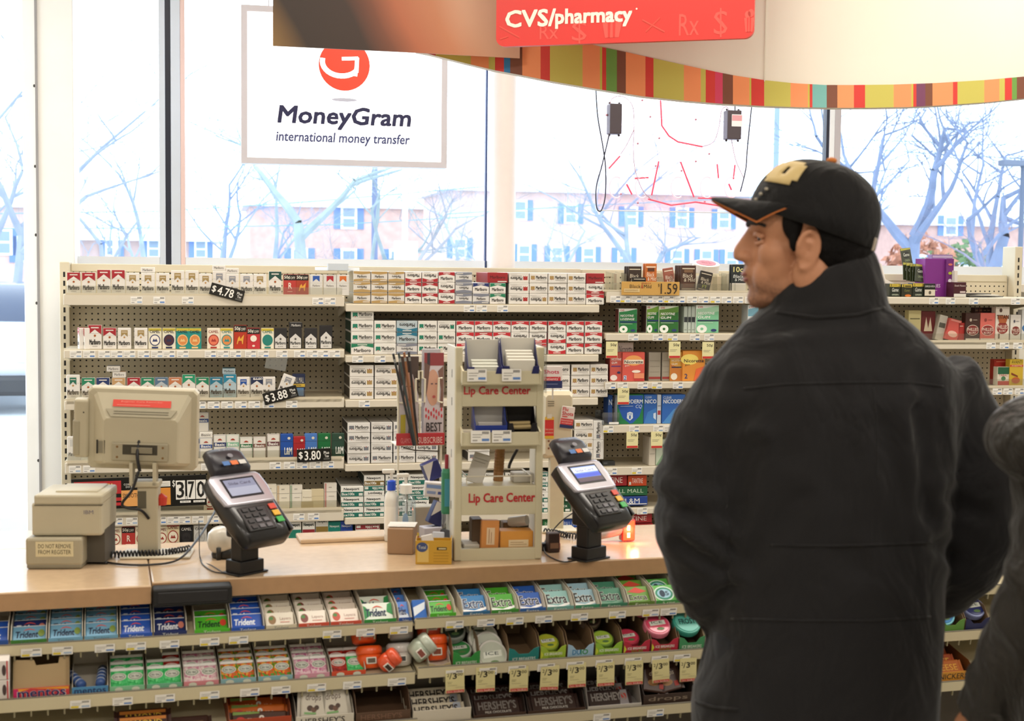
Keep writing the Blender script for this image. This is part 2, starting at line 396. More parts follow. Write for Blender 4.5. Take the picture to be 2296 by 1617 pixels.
for cx, cz, a0 in ((sw - rr, rr, -90), (sw - rr, sh - rr, 0), (rr, sh - rr, 90), (rr, rr, 180)):
    for k in range(7): a = R(a0 + k * 15); pts.append((cx + rr * math.cos(a), cz + rr * math.sin(a)))
e = empty('store_sign', SF.M, 'glossy red store sign with rounded corners and white lettering, hanging over the service area', 'sign')
red_m = MAT('#DE3B36', .35); m = MB(); m.prism(pts, 0, .022, red_m); m.build('sign_board', e)
L_ = MB(); wm = MAT('#F6EFE2', .4)
a = sz(1133, 70); b_ = sz(1242, 20); L_.text('CVS/', a[0], sz(1133, 63)[1], sz(1247, 20)[0], sz(1247, 19)[1], -.002, wm, .045)
c_ = sz(1245, 58); d_ = sz(1418, 20); L_.text('pharmacy', c_[0], sz(1300, 63)[1], d_[0], sz(1400, 14)[1], -.002, wm, .045)
rg = sz(1425, 20); L_.disc(rg[0] + .004, rg[1], .003, .003, -.002, wm, 10)
L_.build('lettering', e)['label'] = 'white lettering'
pm = MAT('#E95A50', .4)
def pbl(P_): P_.build('printed_symbol', e)['label'] = 'faint paler red symbol'
def at(px, py): return sz(px, py)
for (s_, x0, y0, x1_, y1_) in (('Rx', 1210, 88, 1252, 55), ('S', 1282, 92, 1316, 48), ('Rx', 1522, 80, 1568, 30), ('S', 1600, 78, 1632, 24)):
    P_ = MB(); q0, q1 = at(x0, y0), at(x1_, y1_); P_.text(s_, q0[0], q0[1], q1[0], q1[1], -.001, pm, -.01); pbl(P_)
for (ax, ay, bx, by) in ((1120, 60, 1165, 85), (1122, 88, 1140, 82), (1440, 45, 1490, 72), (1448, 72, 1480, 40), (1299, 42, 1299, 98), (1616, 18, 1616, 84)):
    q0, q1 = at(ax, ay), at(bx, by); P_ = MB(); P_.tube([(q0[0], .0005, q0[1]), (q1[0], .0005, q1[1])], .003, pm, 6); pbl(P_)
for (x0, y0, x1_, y1_) in ((1350, 85, 1395, 40), (1668, 72, 1692, 32)):
    q0, q1 = at(x0, y0), at(x1_, y1_); P_ = MB(); w_ = q1[0] - q0[0]
    P_.front([(q0[0] + w_ * .15, q0[1]), (q0[0] + w_ * .85, q0[1]), (q1[0], q1[1] - .01), (q0[0], q1[1] - .01)], -.001, pm)
    for k in (.3, .55): P_.front([(q0[0] + w_ * k, q0[1]), (q0[0] + w_ * (k + .1), q0[1]), (q0[0] + w_ * (k + .12), q1[1] - .01), (q0[0] + w_ * (k - .02), q1[1] - .01)], -.0015, red_m)
    P_.disc(q0[0] + w_ * .35, q1[1], w_ * .3, .012, -.001, pm, 14); P_.disc(q0[0] + w_ * .65, q1[1] + .004, w_ * .3, .013, -.001, pm, 14); pbl(P_)
def hang_rod(name, M, x, z0, z1, label, cat='hanger'): pass
for o_, fr, xs2, z0 in ((e, SF, (.1, sw - .1), sh), (po, PF, (.1, 1.0), .95)):
    for x in xs2:
        r_ = MB(); r_.tube([(x, .005, z0 - .02), (x, .005, CEIL - .003 - fr.M.translation.z)], .002, MAT('#BBBBBB', .3, 1.0), 6); r_.build('hanging_wire', o_)

# ------------------------------------------------------------------ lit money transfer sign
MV = .36
m0 = G.hity(541, 366, MV); m1 = G.hity(1001, 380, MV); mt = G.hity(541, 11, MV)
e = empty('lightbox_sign', G.M @ T((m0[0], MV, m0[1])), 'lit white money transfer sign in a silver frame hanging in the window', 'sign')
sw2 = m1[0] - m0[0]; sh2 = mt[1] - m0[1]; fb = .026
def ml(px, py): q = G.hity(px, py, MV); return (q[0] - m0[0], q[1] - m0[1])
f = MB(); sil = MAT('#C6C2CA', .35)
for pts in ([(0, 0), (sw2, 0), (sw2 - fb, fb), (fb, fb)], [(sw2, 0), (sw2, sh2), (sw2 - fb, sh2 - fb), (sw2 - fb, fb)], [(sw2, sh2), (0, sh2), (fb, sh2 - fb), (sw2 - fb, sh2 - fb)], [(0, sh2), (0, 0), (fb, fb), (fb, sh2 - fb)]):
    f.prism(pts, -.012, .06, sil)
f.build('frame', e)
d = MB(); d.box(fb - .002, sw2 - fb + .002, 0, .05, fb - .002, sh2 - fb + .002, MAT('#FFFFFF', .5, emit=1.05)); d.build('lit_panel', e)
g = MB(); navy = MAT('#1A1C48', .5)
q0, q1 = ml(622, 276), ml(922, 240); g.text('MoneyGram', q0[0], ml(770, 292)[1], q1[0], ml(770, 240)[1], -.001, navy, .035, .12)
q0, q1 = ml(619, 313), ml(919, 325); g.text('international money transfer', q0[0], ml(770, 327)[1], q1[0], ml(770, 298)[1], -.001, MAT('#3A4272'), .021, .12)
g.build('lettering', e)
lg = MB(); bc = ml(772, 146); br = ml(829, 146)[0] - bc[0]
lg.disc(bc[0], bc[1], br, br, -.001, MAT('#E2452C', .4), 40)
wm2 = MAT('#FFFFFF', .5, emit=1.0)
th = br * .13
arc = [(bc[0] + br * .58 * math.cos(R(a)) , -.0015, bc[1] + br * .05 + br * .58 * math.sin(R(a))) for a in range(60, 316, 15)]
def ribbon(pts, w):
    for i in range(len(pts) - 1):
        a, b = Vector(pts[i]), Vector(pts[i + 1]); dd = (b - a).normalized(); nn = Vector((-dd.z, 0, dd.x)) * w
        lg.poly([a - nn - dd * w * .3, b - nn + dd * w * .3, b + nn + dd * w * .3, a + nn - dd * w * .3], wm2)
arc = [(bc[0] - br * .12 + br * .74 * math.cos(R(a)), -.0016 - .00002 * i, bc[1] + br * .12 + br * .55 * math.sin(R(a))) for i, a in enumerate(range(170, 335, 11))]
ribbon(arc, br * .10)
tip = arc[-1]
ribbon([(tip[0], -.0022, tip[2]), (bc[0] + br * .5, -.0022, bc[1] + br * .28)], br * .08)
ribbon([(bc[0] - br * .08, -.0024, bc[1] + br * .24), (bc[0] + br * .52, -.0024, bc[1] + br * .28)], br * .07)
ribbon([(bc[0] + br * .44, -.0026, bc[1] - br * .4), (bc[0] + br * .5, -.0026, bc[1] + br * .3)], br * .07)
sp_ = ml(772, 224); lg.disc(sp_[0], sp_[1], br * .5, br * .07, -.001, MAT('#B9BCD0'), 24)
lg.build('logo', e)['label'] = 'red ball with white curled arrow'
for x in (.12, sw2 - .05):
    hk = MB(); hk.tube([(x, .02, sh2 - .01), (x, .02, CEIL - .002 - m0[1])], .003, MAT('#B8B8C0', .3, .8), 6); hk.build('hanging_wire', e)

# ------------------------------------------------------------------ neon sign seen from behind
NV = .42
n0 = G.hity(1338, 470, NV); n1 = G.hity(1680, 480, NV)
e = empty('neon_sign', G.M @ T((n0[0], NV, n0[1])), 'clear panel of thin red neon tubes hanging in the window, seen from behind', 'neon sign')
def nl(px, py, y=0.0): q = G.hity(px, py, NV + y); return (q[0] - n0[0], y, q[1] - n0[1])
p = MB(); top = nl(1338, 215)[2]; p.box(0, n1[0] - n0[0], .0, .005, 0, top, GLASS('#FDF6F8', .05)); p.build('clear_panel', e)
p = MB(); p.bbox(0, n1[0] - n0[0], -.003, .012, -.006, 0, MAT('#D8DCE6', .3), .002); p.build('panel_rail', e)
tube_m = MAT('#DE4A62', .3, emit=.45); pale = MAT('#F7C9D6', .3, emit=.5)
t = MB()
for pl in ([(1481, 225), (1484, 282), (1500, 305)], [(1500, 305), (1520, 318), (1575, 329)], [(1390, 350), (1365, 378)], [(1477, 362), (1461, 438)], [(1526, 363), (1556, 442)], [(1423, 400), (1454, 398)], [(1405, 413), (1417, 436)], [(1608, 368), (1611, 400)], [(1648, 370), (1644, 402)], [(1565, 444), (1603, 445)], [(1453, 446), (1505, 460)], [(1505, 460), (1560, 453), (1612, 461)], [(1634, 412), (1640, 426)]):
    t = MB(); t.tube([nl(x, y, -.02) for x, y in pl], .0042, tube_m, 8); t.build('neon_tube', e)
for cx in (1382, 1440, 1520, 1585, 1640):
    t = MB(); c = nl(cx, 420, -.02); t.tube([(c[0] + .035 * math.cos(R(a)), -.02, c[2] + .05 * math.sin(R(a))) for a in range(60, 310, 20)], .004, pale, 8); t.build('lit_tube', e)['label'] = 'pale glowing letter tube'
for k, (x0, x1_, y0, y1_) in enumerate(((1366, 1394, 233, 300), (1629, 1662, 248, 312))):
    b = MB(); q0, q1 = nl(x0, y1_, -.05), nl(x1_, y0, -.05)
    b.bbox(q0[0], q1[0], -.06, -.0, q0[2], q1[2], MAT('#4A3F45', .4), .004)
    for xx in (q0[0] + .006, q1[0] - .006):
        for zz in (q0[2] - .004, q1[2] + .004): b.disc(xx, zz, .006, .006, -.03, MAT('#3A3035'), 10)
    if k: b.rect(q0[0] + .02, q0[2] + .06, q1[0] + .002, q1[2] - .02, -.0615, MAT('#F0EDF0')); b.rect(q0[0] + .022, q1[2] - .05, q1[0], q1[2] - .024, -.062, MAT('#E2A0A8'))
    b.build('transformer', e)
c = MB(); blk = MAT('#2A2A38', .4)
def smoothp(P, n=6):
    P = [Vector(q) for q in P]; out = []
    for i in range(len(P) - 1):
        p0, p1, p2, p3 = P[max(i - 1, 0)], P[i], P[i + 1], P[min(i + 2, len(P) - 1)]
        for k in range(n):
            t = k / n
            out.append(.5 * ((2 * p1) + (p2 - p0) * t + (2 * p0 - 5 * p1 + 4 * p2 - p3) * t * t + (3 * p1 - p0 - 3 * p2 + p3) * t ** 3))
    out.append(P[-1]); return out
for pl in ([(1366, 245), (1372, 222), (1395, 216), (1417, 235), (1422, 275), (1420, 330), (1424, 380), (1440, 425), (1460, 447)], [(1422, 290), (1405, 325), (1392, 345)], [(1365, 301), (1357, 340), (1348, 380)], [(1575, 329), (1600, 318), (1612, 285), (1618, 248), (1630, 240), (1637, 255)], [(1640, 313), (1650, 360), (1668, 400)]):
    c = MB(); c.tube(smoothp([nl(x, y, -.03) for x, y in pl]), .0018, MAT('#B98E9C', .4), 6); c.build('wire', e)['label'] = 'thin pinkish wire'
c = MB()
for pl in ([(1336, 195), (1340, 260), (1352, 330), (1358, 380), (1357, 440), (1348, 472), (1338, 465), (1337, 420), (1350, 370), (1366, 302)], [(1686, 232), (1676, 330), (1672, 380), (1660, 430)], [(1648, 236), (1648, 252)]):
    c = MB(); c.tube(smoothp([nl(x, y, -.035) for x, y in pl]), .003, blk, 6); c.build('power_cord', e)
c = MB()
for x, y in ((1440, 225), (1458, 262), (1560, 268), (1360, 258), (1478, 310), (1430, 322), (1590, 345), (1470, 372), (1528, 383), (1392, 435), (1430, 455), (1580, 452), (1560, 362)): q = nl(x, y, -.01); c = MB(); c.ell(q, (.005, .01, .005), MAT('#C77F88', .3), n=8, k=6); c.build('tube_support', e)
# ------------------------------------------------------------------ the street outside
out = MB(); out.box(-70, 90, WIN_V + .9, 140, -.2, -.1, MAT('#C2C8CE', .7, var=.05, scale=.3))
o = out.build('ground', None, G.M); tag(o, 'pale wet ground outside the windows', 'ground', None, 'structure')
o = MB(); o.box(-10, 16, WIN_V + .17, WIN_V + .9, -.2, -.02, MAT('#BEBEBE', .8)); o = o.build('floor_walkway', None, G.M); tag(o, 'concrete walkway along the outside of the windows', 'walkway', None, 'structure')
def tree(name, px, dist, height, r0, seed, label, lean=0.0, levels=6, col='#8C95A6', spread=.68, first=.28):  # bark colours paled towards blue, outdoor haze put into the base colour
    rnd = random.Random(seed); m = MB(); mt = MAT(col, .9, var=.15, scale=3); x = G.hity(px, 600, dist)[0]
    def br(p, d, L, r, lv):
        n = 4; pts = [p.copy()]; q = p.copy(); dd = d.copy()
        for i in range(n):
            dd = (dd + Vector((rnd.uniform(-1, 1), rnd.uniform(-1, 1), rnd.uniform(-.5, .8))) * (.13 if lv < levels else .05)).normalized()
            q = q + dd * (L / n); pts.append(q.copy())
        rad = [r * (1 - .5 * i / n) for i in range(n + 1)]
        m.tube(pts, rad, mt, 6 if lv > 3 else (4 if lv > 1 else 3), cap=False)
        if lv == 0: return
        k = 3
        for c in range(k):
            t = 1.0 if c == 0 else rnd.uniform(.35, .95); i = min(int(t * n), n - 1)
            b = pts[i].lerp(pts[i + 1], t * n - i) if t < 1 else pts[-1]
            ax = Vector((rnd.uniform(-1, 1), rnd.uniform(-1, 1), rnd.uniform(-.2, .5))).normalized()
            nd = (dd * (1 - spread * rnd.uniform(.5, 1)) + ax * spread * rnd.uniform(.7, 1.15)).normalized()
            br(b, nd, L * rnd.uniform(.6, .86), r * rnd.uniform(.42, .58), lv - 1)
    br(Vector((0, 0, 0)), Vector((lean, 0, 1)).normalized(), height * first, r0, levels)
    o = m.build(name, None, G.M @ T((x, dist, -.1))); tag(o, label, 'tree', 'bare winter trees outside'); return o
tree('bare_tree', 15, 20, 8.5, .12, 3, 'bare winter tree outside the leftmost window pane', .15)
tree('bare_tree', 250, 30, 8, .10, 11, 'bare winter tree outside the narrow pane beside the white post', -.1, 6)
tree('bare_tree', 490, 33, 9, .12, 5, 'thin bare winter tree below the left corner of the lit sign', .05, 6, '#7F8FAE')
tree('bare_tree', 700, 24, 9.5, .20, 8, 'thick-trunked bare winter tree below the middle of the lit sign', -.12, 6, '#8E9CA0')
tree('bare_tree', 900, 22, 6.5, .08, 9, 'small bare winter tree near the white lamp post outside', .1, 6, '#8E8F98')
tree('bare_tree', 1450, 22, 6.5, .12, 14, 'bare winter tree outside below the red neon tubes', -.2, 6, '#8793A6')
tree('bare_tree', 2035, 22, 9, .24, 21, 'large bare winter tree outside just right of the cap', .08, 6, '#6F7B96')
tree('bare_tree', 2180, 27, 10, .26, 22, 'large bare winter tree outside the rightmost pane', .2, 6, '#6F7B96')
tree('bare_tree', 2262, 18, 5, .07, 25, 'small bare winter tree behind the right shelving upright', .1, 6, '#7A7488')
def bush(px, dist, z, r, col, label, seed):
    rnd = random.Random(seed); m = MB(); x = G.hity(px, 590, dist)[0]; mt = MAT(col, .9, var=.3, scale=8)
    for k in range(420):
        a = Vector((rnd.gauss(0, 1), rnd.gauss(0, 1), rnd.gauss(0, 1))).normalized() * (r * rnd.uniform(.5, 1)); a.z *= 1.0
        u_ = Vector((rnd.uniform(-1, 1), rnd.uniform(-1, 1), rnd.uniform(-1, 1))).normalized() * r * .16; w_ = u_.orthogonal().normalized() * r * .09
        c = a + Vector((0, 0, z)); m.poly([c - u_, c - w_, c + u_, c + w_], mt)
    m.tube([(0, 0, 0), (0, 0, z)], r * .06, MAT('#6A6058'), 6)
    o = m.build('shrub', None, G.M @ T((x, dist, -.1))); tag(o, label, 'shrub')
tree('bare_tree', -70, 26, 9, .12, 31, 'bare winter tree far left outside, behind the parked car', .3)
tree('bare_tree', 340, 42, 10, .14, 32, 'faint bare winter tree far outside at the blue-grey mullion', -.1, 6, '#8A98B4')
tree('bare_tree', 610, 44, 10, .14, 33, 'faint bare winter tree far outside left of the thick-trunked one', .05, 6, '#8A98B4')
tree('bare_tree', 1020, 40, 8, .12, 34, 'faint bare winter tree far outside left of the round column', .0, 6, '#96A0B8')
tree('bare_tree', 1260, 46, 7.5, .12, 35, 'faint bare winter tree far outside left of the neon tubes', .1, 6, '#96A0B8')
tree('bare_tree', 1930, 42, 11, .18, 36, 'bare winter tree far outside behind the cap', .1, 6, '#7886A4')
bush(2065, 32, 1.9, 1.1, '#A87058', 'orange-brown shrub outside between the cap and the purple box', 4)
bush(2150, 36, 1.7, 1.2, '#55704A', 'green evergreen shrub outside above the purple box', 5)
bush(2215, 30, 1.55, .6, '#5E7A50', 'low green shrub outside left of the right shelving upright', 6)
def house(px, dist, wid, dep, wall, roofc, eave, ridge, label, wins, shutter='#5C7FB8', gable=False):  # wall colours washed out to carry the haze and glare of the street
    x = G.hity(px, 590, dist)[0]
    e = empty('house', G.M @ T((x, dist, -.1)), label, 'house')
    b = MB(); b.box(0, wid, 0, dep, 0, eave, MAT(wall, .9, var=.12, scale=2)); b.build('wall', e)
    r = MB()
    if gable: r.prism([(-.4, eave), (wid + .4, eave), (wid / 2, ridge)], -.4, dep + .4, roofc)
    else: r.add([(-.4, -.4, eave), (wid + .4, -.4, eave), (wid + .4, dep + .4, eave), (-.4, dep + .4, eave), (1.5, dep / 2, ridge), (wid - 1.5, dep / 2, ridge)], [(0, 1, 5, 4), (2, 3, 4, 5), (1, 2, 5), (3, 0, 4), (3, 2, 1, 0)], MAT(roofc, .9, var=.1, scale=3))
    r.build('roof', e)
    for (wx, wz, ww, wh) in wins:
        w = MB(); w.box(wx - ww / 2, wx + ww / 2, -.08, 0, wz - wh / 2, wz + wh / 2, '#EEF2F4'); fr = w.build('window', e)
        p = MB()
        for r_ in (0, 1):
            p.rect(wx - ww * .36, wz - wh * .42 + r_ * wh * .45, wx + ww * .36, wz - wh * .05 + r_ * wh * .45, -.09, MAT('#7E93A8', .2))
        p.build('pane', fr)
        if shutter:
            s = MB()
            for sx in (-1, 1): s.box(wx + sx * ww * .72 - ww * .2, wx + sx * ww * .72 + ww * .2, -.06, 0, wz - wh / 2, wz + wh / 2, shutter)
            s.build('shutter', fr)
D = 62
px2m = (D + 6.3) / F
def w_at(px, py, px0): return ((px - px0) * px2m * 1.03, CAM_Z + .1 + (607 - py) * px2m)
wins = [(*w_at(x, y, 1010), 32 * px2m, 46 * px2m) for x, y in ((1030, 560), (1175, 572), (1250, 575), (1322, 576), (1405, 577), (1530, 578), (1600, 578), (1660, 578), (1280, 478), (1165, 472), (1420, 482), (1540, 482), (1640, 484))]
house(1010, D, 760 * px2m, 9, '#CDB0A8', '#C9C8D2', 5.5, 6.7, 'long brick house with shuttered windows outside, below the neon tubes', wins)
wins = [(*w_at(x, y, 175), 24 * px2m, 36 * px2m) for x, y in ((235, 572), (310, 574), (395, 574))]
house(175, D - 8, 250 * px2m, 7, '#B59C98', '#DDE2E8', 1.62 + 52 * px2m, 1.62 + 110 * px2m, 'low house with a pale roof outside the narrow pane', wins)
house(-260, D, 300 * px2m, 8, '#CDB0A8', '#C9C8D2', 4.3, 5.6, 'brick house outside beyond the leftmost pane', [(*w_at(-30, 560, -260), .8, 1.2), (*w_at(15, 575, -260), .8, 1.2)])
house(560, D + 20, 520 * px2m, 9, '#C4A49C', '#C9C8D2', 5.4, 6.6, 'brick house half hidden by bare trees below the lit sign', [(3, 2.2, 1, 1.4), (6, 2.2, 1, 1.4), (9, 2.2, 1, 1.4), (6, 4.8, 1, 1.4)])
house(1990, D + 10, 420 * px2m, 9, '#B8968E', '#B8B6C2', 4.6, 6.0, 'brick house outside behind the large right hand trees', [(2, 2.2, .9, 1.3), (5, 2.2, .9, 1.3), (7.5, 2.2, .9, 1.3), (4, 4.6, .9, 1.2)])
# poles and overhead wires
def pole(name, px, dist, r, h, col, label, box=None, lamp=False):
    x = G.hity(px, 500, dist)[0]; e = empty(name, G.M @ T((x, dist, -.1)), label, 'pole')
    m = MB(); m.tube([(0, 0, 0), (0, 0, h)], [r, r * .8], MAT(col, .6), 10); m.build('shaft', e)
    if box: b = MB(); b.bbox(-.16, .16, -r - .12, -r, box[0], box[1], MAT('#E8ECF2', .5), .01); b.build('utility_box', e)
    if lamp: l = MB(); l.bbox(-.5, .1, -.12, .12, h, h + .12, MAT('#5A6478', .5), .02); l.build('lamp_head', e)
pole('street_pole', 908, 14, .045, 3.6, '#EDF2F8', 'white pole with a box outside below the lit sign', (1.55, 2.1))
pole('utility_pole', 840, 30, .09, 7.5, '#5F6C8C', 'dark utility pole outside behind the lit sign')
pole('utility_pole', 1737, 30, .09, 7.5, '#8294B4', 'blue-grey utility pole outside left of the cap')
pole('street_pole', 256, 34, .05, 6.5, '#C9D2DE', 'thin pale pole outside the narrow pane')
pole('lamp_post', 2290, 20, .06, 3.9, '#4E5A70', 'lamp post outside at the right edge of the last pane', None, True)
for k, (pts, dst, lab) in enumerate((([(-200, 482), (355, 474), (700, 452), (1092, 418)], 30, 'upper overhead wire outside, crossing behind the left trees'), ([(-200, 514), (355, 511), (750, 504), (1092, 484)], 30.5, 'lower overhead wire outside, crossing behind the left trees'), ([(1600, 318), (1890, 330), (2080, 344), (2400, 362)], 30, 'overhead wire outside crossing the right hand trees'), ([(1600, 270), (1890, 312), (2400, 330)], 30.5, 'highest overhead wire outside crossing the right hand trees'), ([(1000, 480), (1300, 462), (1740, 440)], 31, 'overhead wire outside behind the neon tubes'))):
    m = MB(); m.tube([(*(lambda q: (q[0], dst, q[1]))(G.hity(x, y, dst)),) for x, y in pts], .014, MAT('#6F98A8', .5), 6)
    o = m.build('overhead_wire', None, G.M); tag(o, lab, 'wire')
# parked car seen through the leftmost pane
cx = G.hity(-62, 900, 11.0)[0]
e = empty('parked_car', G.M @ T((cx, 11.0, -.1)), 'white parked car outside the leftmost window pane', 'car')
b = MB(); wp = MAT('#C9CED6', .25, coat=.5)
b.loft([((0, y, z), (hw, 0, 0), (0, 0, hh)) for y, z, hw, hh in ((-.05, .62, .80, .24), (.1, .64, .88, .30), (1.0, .70, .91, .33), (1.2, .72, .91, .34), (3.4, .74, .91, .34), (4.3, .74, .86, .28))], wp, 28, None, 4)
o = b.build('car_body', e, None, True)
b = MB(); b.loft([((0, y, z), (hw, 0, 0), (0, 0, hh)) for y, z, hw, hh in ((1.0, .98, .8, .05), (1.7, 1.2, .72, .26), (3.0, 1.22, .72, .27), (3.8, 1.05, .76, .08))], MAT('#31405A', .1), 24, None, 4); b.build('car_cabin', e, None, True)
b = MB(); b.bbox(-.86, .86, -.12, .2, .22, .45, MAT('#20242C', .5), .05); b.build('bumper', e)
for sx in (-1, 1):
    b = MB(); b.bbox(sx * .66 - .16, sx * .66 + .16, -.085, .1, .6, .74, MAT('#F4F8FF', .1), .03); b.build('headlight', e)
    for y in (.8, 3.3):
        b = MB(); b.lathe([(.2, -.1), (.33, -.1), (.34, 0), (.33, .1), (.2, .1)], MAT('#1B1D22', .8), 24, T((sx * .82, y, .34)) @ RY(R(90))); b.build('wheel', e)
# ------------------------------------------------------------------ printed faces
def paint(m, decos, x0, x1, z0, z1, y, flip=False, step=.0003):
    w, h = x1 - x0, z1 - z0
    def q(a, b):
        if flip: a, b = 1 - a, 1 - b
        return (x0 + a * w, z0 + b * h)
    for i, d in enumerate(decos):
        yy = y - step * (i + 1); k = d[0]
        if k == 'r': m.front([q(d[1], d[2]), q(d[3], d[2]), q(d[3], d[4]), q(d[1], d[4])], yy, d[5])
        elif k == 'p': m.front([q(*p) for p in d[1]], yy, d[2])
        elif k == 'e':
            c = q(d[1], d[2]); m.disc(c[0], c[1], d[3] * w, d[4] * h, yy, d[5], 18)
        elif k == 't':
            a, b = q(d[2], d[3]), q(d[4], d[5])
            if flip: a, b = b, a
            m.text(d[1], a[0], a[1], b[0], b[1], yy, d[6], d[7] if len(d) > 7 else .01, d[8] if len(d) > 8 else 0, flip)
INK = '#2B2724'; PAPER = '#E6E1DB'
def d_roof(c, ink=INK, word='Marlboro'):
    return [('p', [(0, 1), (0, .60), (.5, .82), (1, .60), (1, 1)], c), ('r', .2, .87, .8, .92, '#E3D9D2'), ('e', .5, .56, .09, .05, '#B3823E'), ('e', .5, .56, .05, .03, '#9C2B2B'), ('t', word, .07, .18, .93, .40, ink, .035), ('r', .3, .1, .7, .125, '#A09A94'), ('r', 0, .655, 1, .662, '#8B8782')]
def d_rib(c, ink=INK, word='Marlboro'):
    return [('p', [(.24, .9), (.24, .58), (.5, .72), (.76, .58), (.76, .9)], c), ('r', .3, .80, .7, .83, '#DED4C6'), ('e', .5, .56, .07, .04, '#B3823E'), ('t', word, .07, .18, .93, .39, ink, .035), ('r', .3, .1, .7, .12, '#A8A29C'), ('r', 0, .655, 1, .662, '#8B8782')]
def d_chev(c):
    return [('p', [(.22, .95), (.22, .66), (.5, .80), (.78, .66), (.78, .95)], c), ('t', 'Marlboro', .2, .42, .8, .52, '#6b6660', -.01), ('r', .2, .3, .8, .31, '#B0ABA6'), ('r', 0, .6, 1, .607, '#A9A6A2')]
def d_camel(c, ring, bg2=None, ink='#1f1d2a'):
    return ([('r', 0, .86, 1, 1, bg2)] if bg2 else []) + [('t', 'CAMEL', .1, .76, .9, .9, ink, .02), ('e', .5, .42, .42, .28, ring), ('e', .5, .42, .35, .233, c), ('p', [(.3, .35), (.4, .5), (.5, .42), (.6, .5), (.72, .35)], ring), ('r', .25, .02, .75, .1, ring)]
def d_off(c, kind):
    L = [('r', 0, .72, 1, 1, '#17130F'), ('t', '50\u00a2', .04, .76, .5, .95, '#EFE9DC', .02), ('t', 'OFF', .54, .78, .92, .9, '#EFE9DC', .01)]
    if kind == 'R': L += [('t', 'R', .38, .3, .66, .6, '#F0E2D4', .02), ('r', .3, .15, .7, .18, '#E8B8A4')]
    elif kind == 'camel': L += [('p', [(.2, .2), (.3, .45), (.42, .55), (.52, .42), (.62, .5), (.8, .62), (.74, .4), (.7, .2), (.64, .2), (.6, .34), (.36, .34), (.28, .2)], '#E0A23C')]
    else: L += [('e', .5, .5, .26, .16, '#F0E6D8'), ('e', .5, .14, .12, .05, '#E9D9C9')]
    return L
def d_basic(c): return [('r', 0, .99, 1, 1, c), ('r', 0, .5, 1, .68, c), ('t', 'Basic', .1, .53, .9, .655, '#F2F0EA', .04), ('p', [(.3, .77), (.4, .83), (.5, .85), (.6, .83), (.7, .77)], '#A5402E'), ('r', 0, .47, 1, .475, '#B8B2A9'), ('r', 0, 0, .02, 1, c), ('r', .98, 0, 1, 1, c)]
def d_lm(c): return [('t', 'L&M', .3, .10, .94, .42, '#E9E9E6', .03), ('r', 0, .68, 1, .69, '#20202066'[:7]), ('e', .68, .82, .12, .06, '#D8D2C0')]
def d_newp(c): return [('r', 0, 0, 1, .58, c), ('t', 'Newport', .08, .68, .92, .86, '#26322E', .035), ('r', 0, .57, 1, .58, '#C9C9C4')]
def d_slim(c): return [('r', .04, 0, .09, 1, c), ('r', .13, 0, .16, 1, c), ('r', 0, .64, 1, .655, '#8D8880'), ('r', .35, .45, .8, .47, '#9B958C'), ('r', .35, .82, .6, .85, '#9B958C')]
def d_black(): return [('p', [(.05, .02), (.05, .5), (.5, .74), (.95, .5), (.95, .02)], '#D5D2CE'), ('t', 'Marlboro', .08, .2, .92, .36, '#1a1a1a', .035), ('t', 'BLACK', .3, .08, .7, .13, '#333333', -.01), ('e', .5, .48, .08, .05, '#55504c')]
K, L1 = .088, .100
